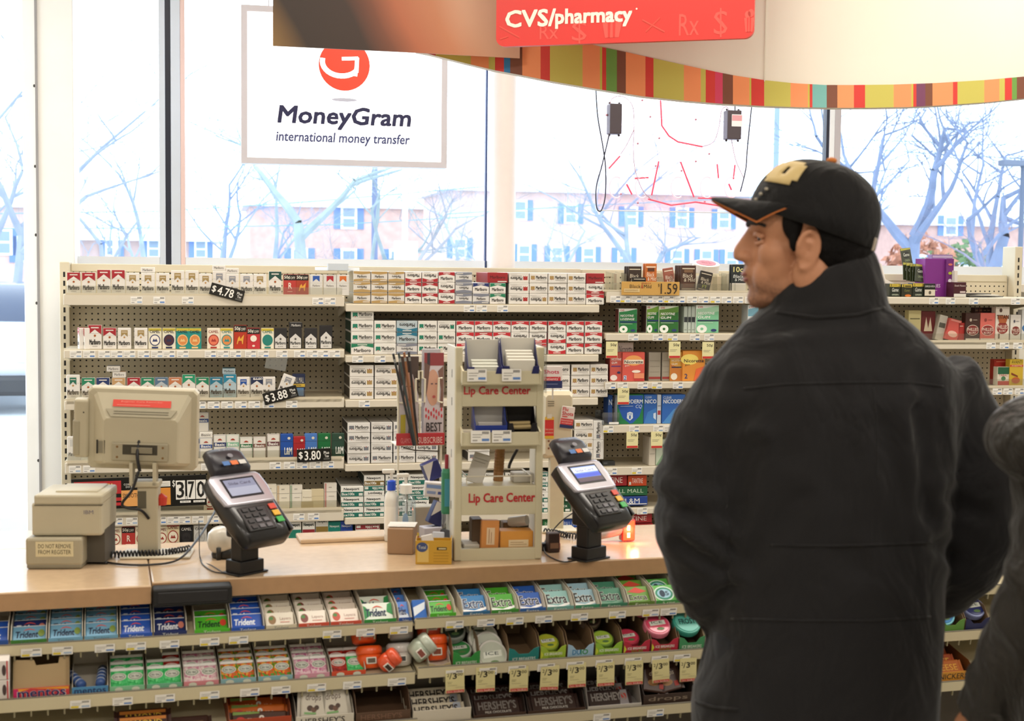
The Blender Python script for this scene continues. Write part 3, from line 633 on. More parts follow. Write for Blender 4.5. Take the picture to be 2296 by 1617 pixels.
ST = {
 'red': (PAPER, d_roof('#A3202B'), K, 'red and white'), 'red100': (PAPER, d_roof('#A3202B'), L1, 'tall red and white'),
 'gold': (PAPER, d_rib('#A38A57'), K, 'gold and white'), 'gold100': (PAPER, d_rib('#A38A57'), L1, 'tall gold and white'),
 'silver': (PAPER, d_rib('#8F9199'), K, 'silver and white'), 'silver100': (PAPER, d_rib('#8F9199'), L1, 'tall silver and white'),
 'menthol100': (PAPER, d_roof('#15473F'), L1, 'dark green and white'), 'greenrib': (PAPER, d_rib('#1D6B54'), L1, 'green and white'),
 'blue': (PAPER, d_roof('#223468'), K, 'navy and white'), 'tan': (PAPER, d_roof('#C0996A'), K, 'tan and white'),
 'green': (PAPER, d_roof('#1E7F5C'), K, 'bright green and white'), 'green100': (PAPER, d_roof('#1E9068'), L1, 'tall bright green and white'),
 'slate': ('#B9C2C8', d_roof('#55708C'), K, 'slate grey'), 'orange': (PAPER, d_roof('#C07850'), K, 'copper orange'),
 'teal': ('#AFC2CB', d_roof('#20718C'), K, 'teal and pale blue'), 'teal100': ('#AFC2CB', d_roof('#2080A0'), L1, 'tall teal and pale blue'),
 'bluerib': (PAPER, d_rib('#2450A0'), K, 'white and blue'),
 'blueoff': (PAPER, d_roof('#1C2A4E') + [('t', '$1.00', .2, .86, .95, .97, '#EEE', .02)], K, 'dark blue discount'),
 'chevblue': ('#DAD7D2', d_chev('#2A55A8'), K, 'pale grey pack with blue chevron'), 'chevred': ('#DAD7D2', d_chev('#A82530'), K, 'pale grey with red chevron'), 'chevorange': ('#DAD7D2', d_chev('#D06A2C'), K, 'pale grey with orange chevron'),
 'offR': ('#B83A35', d_off('#B83A35', 'R'), K, 'red coupon'), 'offcamel': ('#A83C28', d_off('', 'camel'), K, 'brick red coupon'), 'offcamel100': ('#B5351F', d_off('', 'camel'), L1, 'tall orange-red coupon'), 'offball': ('#C3333A', d_off('', 'o'), K, 'red coupon pack with a white disc'),
 'cwhite': ('#E6E0CC', d_camel('#F0E9DF', '#2E3A6A', '#B9A93A'), K, 'cream pack with pale ring'), 'cdark': ('#E6E0CC', d_camel('#4A2430', '#20264E', '#B9A93A'), K, 'cream pack with dark round picture'),
 'cteal': ('#1F8C86', d_camel('#D98A4A', '#E6C084', '#C9B43A', '#123'), K, 'teal pack with orange emblem'), 'cred': ('#EADFCB', d_camel('#E2785A', '#A8342C', None, '#8A2A22'), K, 'cream pack with red ring'), 'cteal2': ('#E9DFC9', d_camel('#D98A4A', '#2E8C8A', '#C9B43A', '#2E7C7A'), K, 'cream pack with teal ring'), 'corig': ('#E6E0CC', d_camel('#1F7F74', '#1F7F74', '#C9B43A', '#1F6A60'), K, 'cream pack with green ball'),
 'cgold': ('#E8DDC4', d_camel('#F2E8D4', '#A03A2C', None, '#7A2A22'), K, 'cream pack with dromedary'), 'cgold100': ('#E2D2AC', d_camel('#F2E8D4', '#A03A2C', '#A03A2C', '#7A2A22'), L1, 'tall cream pack with dromedary'), 'cblack': ('#1E1C1E', d_camel('#2A2728', '#1E1C1E', None, '#E6E2DA'), K, 'black pack with white lettering'), 'csilver': ('#D2D0CC', d_camel('#C4C2BE', '#B5B2AE', None, '#26242A'), K, 'silver pack with black lettering'), 
 'black': ('#2A2829', d_black(), K, 'black and white'), 'black2': ('#232122', d_black(), L1, 'tall black and white'),
 'bblue': ('#E4E0D8', d_basic('#2E4C8C'), K, 'white pack with blue band'), 'bnavy': ('#E4E0D8', d_basic('#1F3468'), L1, 'tall white pack with navy band'), 'bltgreen': ('#E4E0D8', d_basic('#7DB598'), L1, 'white pack with mint green band'), 'bgreen': ('#E4E0D8', d_basic('#1F6B3E'), K, 'white pack with green band'), 'bbrown': ('#E4E0D8', d_basic('#6E3C2C'), K, 'white pack with brown band'), 'bmaroon': ('#E4E0D8', d_basic('#5A2430'), L1, 'tall white pack with maroon band'),
 'lblue': ('#2450A4', d_lm(0), L1, 'tall blue'), 'lred': ('#A8272C', d_lm(0), K, 'plain red'), 'lsky': ('#4A78C0', d_lm(0), L1, 'sky blue'), 'lgreen': ('#1F6B3C', d_lm(0), L1, 'tall plain green'), 'ldark': ('#2E4A3C', d_lm(0), L1, 'tall dark green'),
 'newport': ('#E8E6E0', d_newp('#1C6B60'), K, 'white and sea green'), 'newport2': ('#E8E6E0', d_newp('#1C7F6C'), L1, 'tall white and sea green'), 'newred': ('#E8E6E0', d_newp('#94222C'), L1, 'white and crimson'), 'newgold': ('#E8E6E0', d_newp('#8A7234'), .12, 'tall white and olive gold'), 'plainteal': ('#1C8074', [('t', 'Newport', .1, .68, .9, .84, '#E6E6E0')], K, 'plain teal'), 'plainblue': ('#24449A', [('t', 'Newport', .1, .68, .9, .84, '#E6E6E0')], K, 'plain royal blue'),
 'slimgold': ('#E6DFCE', d_slim('#B58A4A'), .105, 'slim white pack with gold stripes'), 'slimgold2': ('#E6DFCE', d_slim('#B58A4A'), L1, 'white pack with thin gold stripes'), 'slimgreen': ('#E6E0D4', d_slim('#1F7A4A'), L1, 'white pack with green stripes'), 'shortwhite': ('#E4DCC8', [('t', 'Premium', .15, .55, .85, .63, '#8A7A66', -.01), ('r', 0, 0, 1, .35, '#C4B592')], .078, 'short cream'), 'shortbeige': ('#D4C6A4', [('r', 0, .62, 1, .63, '#9A8C70')], .08, 'short beige'), 'slimred': ('#E4DED4', d_slim('#B0453C'), .105, 'white pack with red stripes'),
 'mall': ('#232B4A', [('t', 'PALL MALL', .08, .62, .92, .86, '#C9C4B4', .0), ('r', 0, .44, 1, .58, '#C9A83C'), ('t', '50\u00a2', .3, .46, .7, .56, '#222', .01), ('r', .1, .05, .9, .4, '#5A7FA8')], L1, 'dark blue pack with yellow band'),
 'blank': ('#DCD8D2', [('r', .2, .6, .8, .9, '#C4C2BE'), ('t', 'Marlboro', .1, .2, .9, .36, INK)], L1, 'pale white'),
}
PW, PD = .0535, .023
_pk = {}
def pack_mesh(st):
    if st in _pk: return _pk[st]
    base, dec, h, _ = ST[st]; m = MB(); w = PW
    m.bbox(-w / 2, w / 2, 0, PD, 0, h, MAT(base, .35), .0018, 1)
    paint(m, dec, -w / 2 + .001, w / 2 - .001, .001, h - .001, 0)
    c = dec[0][2] if dec[0][0] == 'p' and dec[0][1][0] == (0, 1) else base
    m.poly([(-w / 2 + .002, .002, h + .0003), (w / 2 - .002, .002, h + .0003), (w / 2 - .002, PD - .002, h + .0003), (-w / 2 + .002, PD - .002, h + .0003)], c)
    _pk[st] = m.mesh('cigarette_pack'); return _pk[st]
def pack(st, M, label, group):
    o = link('cigarette_pack', pack_mesh(st)); o.matrix_world = G.M @ M
    return tag(o, label, 'cigarette pack', group)

# ------------------------------------------------------------------ tobacco shelving
VB = .33
beige = MAT('#CFC4AC', .5, var=.03, scale=5); railm = MAT('#D8CFBE', .4); slotm = MAT('#1A1814', .8)
BB = [G.hity(p, 640, VB)[0] for p in (158, 758, 1302, 1716, 2258)]
BAYN = ['left', 'second', 'third', 'right']
TOPZ = [G.hity(450, 596, VB)[1], G.hity(1040, 602, VB)[1], G.hity(1500, 608, VB)[1], G.hity(2180, 618, VB)[1]]
# per bay: list of (shelf top py, rail top py, rail bottom py); picture column used for reading heights
BAYS = [(460, [(661, 662, 686), (783, 785, 803), (893, 900, 917), (1029, 1037, 1057), (1145, 1153, 1176), (1224, 1230, 1250)]),
        (1070, [(682, 684, 700), (795, 797, 812), (893, 895, 911), (1035, 1037, 1052), (1153, 1154, 1169), (1214, 1216, 1230)]),
        (1535, [(653, 664, 680), (747, 749, 764), (855, 857, 871), (950, 952, 969), (1044, 1045, 1063), (1135, 1137, 1150), (1194, 1196, 1212)]),
        (2190, [(667, 668, 683), (764, 768, 783), (866, 871, 886), (984, 987, 1001), (1026, 1030, 1050), (1200, 1202, 1220)])]
SHZ = []
SN = ['top', 'second', 'third', 'fourth', 'fifth', 'sixth', 'lowest']
_tagm = {}
def price_label_mesh(k):
    if k in _tagm: return _tagm[k]
    m = MB(); m.box(-.024, .024, -.0012, 0, 0, .030, MAT('#EDEAE4', .4))
    for i, (a, b) in enumerate(((-.02, .004), (-.02, .0))): m.rect(a, .019 - i * .006, b, .0205 - i * .006, -.0016, '#8A8680')
    for i in range(7): m.rect(.004 + i * .0024, .021, .0054 + i * .0024, .0275, -.0016, '#4A4644')
    m.rect(.003, .004, .021, .010, -.0016, '#5E86C4' if k == 0 else '#9DB4D0')
    m.rect(-.02, .004, -.008, .0075, -.0016, '#A8A49E')
    if k == 2: m.rect(-.022, .002, -.004, .010, -.0017, '#D9C23A')
    _tagm[k] = m.mesh('price_label'); return _tagm[k]
LABS = [
 {0: [143, 306, 357, 421, 713, 740, 771], 1: [170, 200, 234, 262, 290, 322, 352, 379, 410, 472, 500, 528, 562, 590, 632, 672, 700, 724, 750], 2: [155, 448, 479, 509, 540, 570, 602, 654], 3: [168, 200, 464, 491, 525, 617, 649, 677, 707, 736, 762], 4: [262, 296, 360, 388, 414, 444, 478, 670, 703]},
 {0: [1052, 1080, 1127], 1: [802, 852], 2: [817]},
 {0: [1380, 1402, 1427, 1452, 1475, 1500, 1524, 1552, 1577, 1604, 1629, 1655, 1682], 1: [1420, 1475, 1508, 1558, 1590], 2: [1369, 1396, 1441, 1473, 1520], 3: [1364, 1422, 1476, 1500], 4: [1372, 1428], 5: [1365, 1440]},
 {0: [2094, 2131, 2183, 2277], 1: [2222, 2252, 2282], 2: [2236, 2260, 2286], 4: [2275]}]
bay_e = []
for b in range(4):
    u0, u1 = BB[b], BB[b + 1]; cxp, sh = BAYS[b]
    e = empty('shelving_bay', G.M @ T((u0, 0, 0)), ['left beige pegboard shelving bay, full of cigarette packs', 'beige shelving bay stacked with cigarette cartons', 'beige shelving bay of nicotine gum and cigarillos left of the man', 'beige shelving bay of cigars at the right picture edge'][b], 'shelving', 'beige tobacco shelving bays')
    bay_e.append(e); w = u1 - u0
    m = MB(); m.box(0, w, VB, VB + .02, .1, TOPZ[b], PEG()); m.build('back_panel', e)
    m = MB(); m.bbox(.004, w - .004, VB - .004, VB + .026, TOPZ[b] - .03, TOPZ[b] + .004, beige, .003); m.build('top_trim', e)
    m = MB(); m.bbox(.01, w - .01, .03, VB, 0, .12, beige, .004); m.build('base', e)
    zs = []
    for i, (pt, r0, r1) in enumerate(sh):
        z = G.hity(cxp, pt, .01)[1]; za = G.hity(cxp, r0, -.012)[1]; zb = G.hity(cxp, r1, -.012)[1]; zs.append(z)
        xl = .026 if b == 2 else .0
        m = MB(); m.box(xl + .006, w - .006, .0, VB - .001, z - .022, z, beige)
        for xx in (xl, w - .008): m.prism([(0, 0)], 0, 0, beige) if 0 else m.add([(xx + .001, .0, z), (xx + .001, VB, z), (xx + .001, VB, z - .07), (xx + .001, .0, z - .024), (xx + .007, .0, z), (xx + .007, VB, z), (xx + .007, VB, z - .07), (xx + .007, .0, z - .024)], [(0, 1, 2, 3), (7, 6, 5, 4), (0, 3, 7, 4), (3, 2, 6, 7), (1, 0, 4, 5), (2, 1, 5, 6)], beige)
        s = m.build('shelf', e)
        r = MB(); r.bbox(xl + .003, w - .003, -.012, .0, min(zb, z - .012), max(za, z - .004), railm, .003)
        rl = r.build('price_rail', s)
        for k, px in enumerate(LABS[b].get(i, [])):
            x = G.hity(px, (r0 + r1) / 2, -.013)[0] - u0
            if .03 < x < w - .03: link('price_label', price_label_mesh((0, 1, 0, 2)[(k * 7 + i) % 4] if b == 2 else (k + i) % 2), s, T((x, -.0125, (za + zb) / 2 - .015)))
    SHZ.append(zs)
def upright(u, top, lab, wide=.032):
    m = MB(); m.bbox(u - wide, u + wide * .2, VB - .055, VB + .06, 0, top, beige, .003)
    z = .2
    while z < top - .04: m.rect(u - wide * .55, z, u - wide * .3, z + .022, VB - .0553, slotm); z += .038
    o = m.build('shelving_upright', None, G.M); tag(o, lab, 'upright')
upright(BB[0] - .006, G.hity(137, 587, VB - .05)[1], 'slotted beige upright at the left end of the tobacco shelving', .034)
upright(BB[4] + .04, G.hity(2270, 553, VB - .05)[1], 'tall slotted beige upright standing above the shelving at far right', .034)

# ---- packs of the left bay
NB = ("left shelving bay's",)
def row(shelf, items, py, vv=.012, v_step=0):
    z = SHZ[0][shelf]; n = 0
    for px, st in items:
        u, zz = G.hity(px, py, vv); n += 1
        pos = ORD[n - 1]
        pack(st, T((u, vv, z + .0005)), '%s cigarette pack, %s from left, left bay %s shelf' % (ST[st][3].replace(' pack', ''), pos, SN[shelf]), 'cigarette packs on the left bay %s shelf' % SN[shelf])
rowA = [(165.5, 'red'), (199, 'red'), (233, 'red100'), (265.5, 'red100'), (297.5, 'gold'), (332, 'gold'), (365, 'gold'), (398.5, 'gold100'), (430.5, 'gold100'), (461, 'gold'), (492, 'silver100'), (521, 'silver'), (553, 'silver'), (583, 'gold'), (617, 'menthol100'), (650, 'offR'), (678, 'offcamel'), (709, 'chevblue'), (740, 'chevred'), (769, 'chevorange')]
row(0, rowA, 655)
rowB = [(213, 'red100'), (246, 'red'), (279, 'gold'), (316, 'gold'), (347.5, 'cwhite'), (379, 'cdark'), (409.5, 'cteal'), (437, 'cteal'), (479, 'cred'), (508.5, 'cteal2'), (539, 'offcamel100'), (568.5, 'offball'), (600, 'corig'), (629, 'black'), (662.5, 'black'), (697, 'black'), (731, 'black2')]
row(1, rowB, 775)
rowC = [(164, 'greenrib'), (198, 'green'), (231, 'blue'), (266, 'tan'), (300, 'red'), (331, 'green'), (362, 'slate'), (393, 'orange'), (423.5, 'green100'), (454, 'green'), (485, 'teal'), (515.5, 'teal100'), (546, 'bluerib'), (576, 'blueoff'), (603, 'silver'), (670, 'mall')]
row(2, rowC, 880)
rowD = [(166, 'blank'), (462, 'bblue'), (493, 'bnavy'), (522, 'bltgreen'), (552, 'bgreen'), (582, 'bbrown'), (613, 'bmaroon'), (643, 'lblue'), (672, 'lred'), (697, 'lsky'), (727, 'lgreen'), (758, 'ldark')]
row(3, rowD, 1018)
rowE = [(471, 'cgold'), (606, 'slimgold'), (635, 'slimgold2'), (664, 'slimgreen'), (689, 'shortwhite'), (712, 'shortbeige'), (741, 'slimred')]
row(4, rowE, 1135)
rowF = [(231, 'cgold'), (258, 'cgold'), (288, 'offR'), (318, 'cgold'), (362, 'cgold'), (388, 'cgold100'), (418, 'cblack'), (449, 'csilver'), (604, 'newport'), (632, 'newport'), (661, 'newport2'), (692, 'newred'), (722, 'newgold'), (750, 'plainteal'), (777, 'plainblue')]
row(5, rowF, 1215)
# packs turned, leaning or lying on the others
def odd(st, px, py, shelf, v, M, label, dz=0.0):
    u, zz = G.hity(px, py, v); pack(st, T((u, v, SHZ[0][shelf] + dz)) @ M, label, 'loose cigarette packs in the left bay')
_lp = {}
def lying_pack(st, px, shelf, h, label):
    base, dec, hh, _ = ST[st]; c = dec[0][2] if dec[0][0] == 'p' else base
    m = MB(); m.bbox(-PW / 2, PW / 2, 0, hh, 0, PD, MAT(base, .35), .0016, 1)
    m.text('Basic' if st[0] == 'b' and st != 'black' else 'Marlboro', -PW * .36, .007, PW * .36, .017, -.0004, '#E8E6E0' if st == 'black' else INK, .0)
    m.box(-PW * .46, PW * .46, .012, hh - .03, PD - .0005, PD + .0003, c)
    u, zz = G.hity(px, 650, .012)
    o = m.build('cigarette_pack', None, G.M @ T((u, .013, SHZ[0][shelf] + h + .0012))); tag(o, label, 'cigarette pack', 'loose cigarette packs in the left bay')
for a_ in (('silver100', 491, 0, L1, 'pale pack lying on the tall silver pack behind the $4.78 sign, top shelf'), ('silver', 521, 0, K, 'pale pack lying across the silver pack right of the $4.78 sign, top shelf'), ('gold', 331, 0, K, 'pale pack lying on the sixth pack of the left bay top shelf'), ('silver', 253, 2, K + .024, 'topmost pale pack of the two lying above the monitor, third shelf'), ('tan', 266, 2, K, 'cream pack lying on a tan pack above the monitor, third shelf'), ('teal', 513, 2, L1, 'pale blue pack lying on the tall teal pack, third shelf'), ('black', 664, 1, K, 'black pack lying on the black packs, second shelf'), ('bblue', 461, 3, K, 'white pack with blue band lying on the leftmost banded pack right of the monitor')): lying_pack(*a_)
odd('silver', 634, 880, 2, .004, RY(R(20)), 'silver and white pack leaning to the right behind the $3.88 sign', .012)
odd('red', 186, 775, 1, .03, RZ(R(-72)), 'red pack turned sideways at the left end of the second shelf')
odd('red', 176, 775, 1, .04, RZ(R(-78)), 'red pack turned edge-on at the far left of the second shelf')
odd('bblue', 454, 1018, 3, .06, T((0, 0, 0)), 'white pack with blue band standing high behind the others right of the monitor', .105)
m = MB(); m.bbox(-.03, .03, 0, .06, 0, .104, MAT('#DDD8CE', .5), .002); m.rect(-.024, .06, .024, .08, -.0005, '#2E4C8C')
u, zz = G.hity(454, 1018, .055); o = m.build('cardboard_box', None, G.M @ T((u, .055, SHZ[0][3] + .0005))); tag(o, 'small white box behind the blue-banded pack right of the monitor', 'box')
m = MB(); m.bbox(-.022, .022, 0, .02, 0, .082, MAT('#D9C7A2', .6), .004); u, zz = G.hity(646, 880, .04); o = m.build('cigarette_pack', None, G.M @ T((u, .045, SHZ[0][2] + .0005))); tag(o, 'plain tan pack standing behind the leaning silver pack', 'cigarette pack')
m = MB(); m.bbox(-.045, .045, 0, .003, -.045, .02, GLASS('#E8EEF4', .2), .001); u, zz = G.hity(621, 806, -.005); o = m.build('plastic_flap', None, G.M @ T((u, .006, G.hity(621, 806, 0)[1])) @ RY(R(10))); tag(o, 'dark plastic tag hanging under the second shelf of the left bay', 'tag')

# ---- cartons of the second bay
def c_roof(c, word='Marlboro'): return [('p', [(0, 1), (0, .62), (.5, .82), (1, .62), (1, 1)], c), ('r', .28, .86, .72, .93, '#E8E0D8'), ('t', word, .12, .22, .88, .54, INK, .03), ('r', .5, .05, .9, .09, '#B5AFA8')]
def c_rib(c, ink=INK): return [('p', [(.06, .72), (.06, .3), (.17, .42), (.28, .3), (.28, .72)], c), ('e', .17, .35, .03, .05, '#A04038'), ('t', 'Marlboro', .34, .40, .94, .74, ink, .03), ('r', .36, .28, .9, .32, '#8F8984'), ('r', .02, .06, .98, .08, '#B5AFA8'), ('r', .6, .12, .96, .15, '#C4BEB8')]
def c_band(c): return [('p', [(0, 1), (0, .78), (.5, .68), (1, .78), (1, 1)], c), ('p', [(0, 0), (0, .2), (.5, .3), (1, .2), (1, 0)], c), ('t', 'Marlboro', .22, .38, .78, .63, '#4a4642', .03), ('r', .55, .08, .95, .16, '#DDD8D0')]
def c_newp(c): return [('r', 0, 0, 1, .46, c), ('t', 'Newport', .12, .56, .82, .88, '#202020', .035), ('t', 'Box100s', .04, .1, .6, .38, '#E9E9E4', .03), ('r', .8, .06, .97, .32, '#D8D8D2')]
def c_mav(c): return [('t', 'MAVERICK', .18, .48, .85, .7, '#DDE2D8', .03), ('r', .18, .3, .6, .34, '#A9B8A8'), ('r', .75, .06, .96, .3, '#D8D8D2'), ('r', 0, .97, 1, 1, '#0C2A18')]
def c_red(c, w='TINE'): return [('t', w, .2, .25, .8, .75, '#E8D8D0', .0), ('r', .04, .1, .15, .4, '#D8D8D2')]
CS = {'gold': ('#DAD5CE', c_band('#B3935C'), '#C9BFA8', 'gold banded'), 'redroof': (PAPER, c_roof('#A81F2A'), '#9A2028', 'red roofed'), 'silver': ('#D6D3D0', c_band('#7C7F8C'), '#9A9CA6', 'silver banded'), 'blueroof': (PAPER, c_roof('#1F2F6A'), '#22305E', 'navy roofed'), 'greenroof': (PAPER, c_roof('#1A7A56'), '#14523E', 'green roofed'), 'whitered': ('#E4DFD8', c_rib('#A82A28'), '#CFCAC2', 'white carton with red chevron'), 'whitegold': ('#E4DFD8', c_rib('#A98A54'), '#4A4238', 'white carton with gold chevron'), 'whitegreen': ('#E6E3DC', c_rib('#1A7A60'), '#123C30', 'white carton with green chevron'), 'tealc': ('#B5C2C8', c_roof('#1F6F8A'), '#1F6F8A', 'teal roofed'), 'bigred': ('#E8E4DE', c_roof('#C02630'), '#B0222C', 'bright red roofed'), 'dkred': ('#9A2328', [('t', 'Marlboro', .12, .4, .88, .7, '#4A1214', .02), ('r', .5, .06, .95, .16, '#E0D8D0')], '#8A1E24', 'plain dark red'), 'whitegray': ('#DFDCD8', c_rib('#75777E'), '#3E3C3C', 'white carton with grey chevron'), 'newp': ('#E6E4DE', c_newp('#17685C'), '#26322E', 'white and sea green'), 'newgold': ('#E6E4DE', c_newp('#7C6430'), '#26322E', 'white and olive gold'), 'newred': ('#E6E4DE', c_newp('#8E2430'), '#26322E', 'white and crimson'), 'mav': ('#14482C', c_mav(0), '#10361F', 'dark green'), 'pmgreen': ('#1C6B38', [('t', 'PALL MALL', .1, .3, .9, .75, '#BFD0B8', .0)], '#154F2A', 'bright green'), 'pmblue': ('#2450A8', [('t', 'PALL MALL', .1, .3, .9, .75, '#C8D2E0', .0)], '#1C3E80', 'bright blue'), 'lm': ('#1F3E8C', [('t', 'L&M', .3, .2, .75, .8, '#E8E8E4', .01), ('r', .02, .1, .98, .2, '#D8D8D4')], '#1A3270', 'royal blue'), 'tine': ('#9A1F26', c_red(0), '#7A181E', 'dark red'), 'orange': ('#C4481F', c_red(0, 'TANTINE'), '#9A3616', 'orange'), 'pmdark': ('#1E5C3A', [('t', 'PALL MALL', .1, .3, .9, .75, '#BFD0B8', .0)], '#154F2A', 'deep green')}
def carton(st, u0, u1, z0, h, v, label, group, flip=False, dep=.27, M=None):
    base, dec, side, desc = CS[st]; w = u1 - u0; m = MB()
    m.bbox(-w / 2 + .0006, w / 2 - .0006, .0, dep, .0004, h - .0004, MAT(base, .4), .0015, 1)
    paint(m, dec, -w / 2 + .0015, w / 2 - .0015, .0015, h - .0015, 0, flip)
    for sx in (-1, 1): m.poly([(sx * (w / 2 - .0002), .012, .004), (sx * (w / 2 - .0002), dep - .01, .004), (sx * (w / 2 - .0002), dep - .01, h - .004), (sx * (w / 2 - .0002), .012, h - .004)][::sx], side)
    o = m.build('cigarette_carton', None, G.M @ (M if M is not None else T(((u0 + u1) / 2, v, z0))))
    return tag(o, label, 'cigarette carton', group)
LN = ['bottom', 'second', 'third', 'fourth', 'fifth']
def stack(shelf, cols, bay=1, v=.0, hh=None, name='second bay', start=0, dep=.27):
    """cols: (px0, px1, [(style, flip) from the bottom up])"""
    z0 = SHZ[bay][shelf] + .0006; py = BAYS[bay][1][shelf][0] - 8
    for c, (a, b, items) in enumerate(cols):
        u0, u1 = G.hity(a, py, v)[0], G.hity(b, py, v)[0]; h = hh or .0485
        for k, it in enumerate(items):
            st, fl = it if isinstance(it, tuple) else (it, False)
            lay_ = 'top' if (k == len(items) - 1 and k) else LN[k]
            carton(st, u0, u1, z0 + k * h, h, v + random.uniform(0, .004), '%s carton, %s layer, %s column from left, %s shelf, carton bay' % (CS[st][3].replace(' carton', ''), lay_, ORD[c + start], SN[shelf]), 'cigarette cartons on the %s shelf of the carton bay' % SN[shelf], fl, dep)
f_ = True
# top shelf
stack(0, [(792, 831, ['gold', ('gold', f_), 'gold']), (832, 869, ['gold', ('gold', f_), 'gold']), (870, 907, ['gold', ('gold', f_), ('gold', f_)]), (908, 945, ['redroof', 'redroof', ('redroof', f_)]), (946, 982, ['redroof', 'redroof', ('redroof', f_)]), (983, 1020, [('redroof', f_), ('redroof', f_), 'redroof']), (1021, 1059, [('silver', f_), ('silver', f_), ('silver', f_)]), (1060, 1097, ['silver', 'blueroof']), (1098, 1134, ['greenroof', 'greenroof']), (1141, 1186, [('whitered', f_)] * 3), (1187, 1228, [('whitegold', f_), 'whitegold', 'whitegold']), (1229, 1271, ['whitegold'] * 3), (1272, 1313, ['whitegold'] * 3), (1314, 1355, ['bigred', ('redroof', f_), 'dkred'])], hh=.0462)
# second shelf
gcol = ['whitegreen', 'whitegreen', 'whitegreen']
stack(1, [(787, 838, ['greenroof', 'whitegreen', 'whitegreen', 'whitegreen']), (839, 888, gcol), (889, 936, [('silver', f_), 'tealc', ('tealc', f_)]), (937, 980, gcol), (981, 1021, ['whitegreen', 'whitegreen', ('whitegreen', f_)])] + [(1023 + k * 41, 1023 + k * 41 + 40, ['bigred', ('bigred', k in (3, 4)), 'bigred']) for k in range(4)] + [(1187, 1226, ['bigred', ('bigred', f_), 'bigred']), (1229, 1269, [('bigred', f_), ('bigred', f_), 'bigred']), (1270, 1309, ['bigred'] * 3), (1311, 1350, ['bigred'] * 3)], hh=.0488)
# third shelf
stack(2, [(784, 838, [('whitegold', f_)] * 3), (840, 893, [('whitegold', f_)] * 3), (895, 938, [('whitegold', f_)] * 3), (1222, 1278, ['whitegold'] * 3), (1281, 1322, ['whitegold'] * 3), (1323, 1363, ['whitegold'] * 3)], hh=.0488)
# fourth shelf
stack(3, [(779, 830, [('whitegray', f_), ('whitegray', f_), 'whitegray', 'whitegray']), (832, 880, ['whitegray', ('whitegray', f_), ('whitegray', f_), ('whitegray', f_)]), (882, 931, ['whitegray', 'whitegray', ('whitegray', f_), 'whitegray']), (933, 982, [('whitegray', f_)] * 4), (1050, 1098, ['whitegray'] * 2), (1288, 1330, [('whitegold', f_), ('whitegold', f_), ('whitegold', f_), 'whitegold'])], hh=.0445)
z0 = SHZ[1][3]; u0, u1 = G.hity(1330, 1020, 0)[0], G.hity(1354, 1020, 0)[0]
for k in range(2):
    hgt = .086; wd = u1 - u0 - .001
    base, dec, side, desc = CS['whitegray']; m = MB(); m.bbox(0, wd, 0, .25, 0, hgt, MAT(base, .4), .0015, 1)
    Xr = Matrix(((0, 0, -1, wd), (0, 1, 0, 0), (1, 0, 0, 0), (0, 0, 0, 1)))
    sub = MB(); paint(sub, dec, .002, hgt - .002, .002, wd - .002, 0, False)
    for q_, fs_ in ((0, 0),): pass
    off = len(m.v)
    for f__, i_ in zip(sub.f, sub.mi): m.add([Xr @ Vector(sub.v[a]) for a in f__], [tuple(range(len(f__)))], sub.mats[i_])
    o = m.build('cigarette_carton', None, G.M @ T((u0 + .0008, .004, z0 + .001 + k * (hgt + .0005)))); tag(o, '%s of the two white cartons stood on edge at the right of the carton bay' % ('lower', 'upper')[k], 'cigarette carton', 'cartons stood on edge')
# fifth shelf
stack(4, [(764, 815, ['newp', 'newp', 'newp']), (816, 862, ['newp', 'newp', ('newp', f_), 'newgold']), (864, 912, ['newp', 'newp', 'newp', 'newp']), (914, 962, ['newp', ('newp', f_), 'newp', 'newp']), (1034, 1082, ['newp', ('newp', f_), ('newp', f_), ('newp', f_)]), (1084, 1130, [('newp', f_), 'newp', ('newp', f_), 'newp']), (1132, 1180, ['newp', ('newp', f_), 'newp', 'newp']), (1182, 1229, ['newp', 'newp', ('newp', f_), ('newp', f_)]), (1231, 1280, ['mav', 'mav', 'mav', 'mav'])], hh=.0455)
# lowest shelf
stack(5, [(797, 852, ['newred', ('newred', f_)]), (1217, 1258, ['pmgreen', 'pmgreen']), (1260, 1303, ['pmblue', 'pmblue'])], hh=.0445)
m = MB(); m.bbox(-.07, .07, 0, .2, 0, .014, MAT('#DDE2E8', .5), .002); m.box(-.07, .02, -.002, .01, .002, .03, '#C9D2DC')
u, zz = G.hity(770, 620, .03); o = m.build('cigarette_carton', None, G.M @ T((u, .012, SHZ[1][0] + .139)) @ RZ(R(12))); tag(o, 'torn open pale carton on top of the leftmost carton column', 'cigarette carton')
u0, u1 = G.hity(1093, 620, 0)[0], G.hity(1139, 620, 0)[0]
carton('dkred', u0, u1, SHZ[1][0] + .0933, .045, .002, 'white-ended red carton lying on the green and navy cartons, top shelf', 'cigarette cartons on the top shelf of the carton bay')
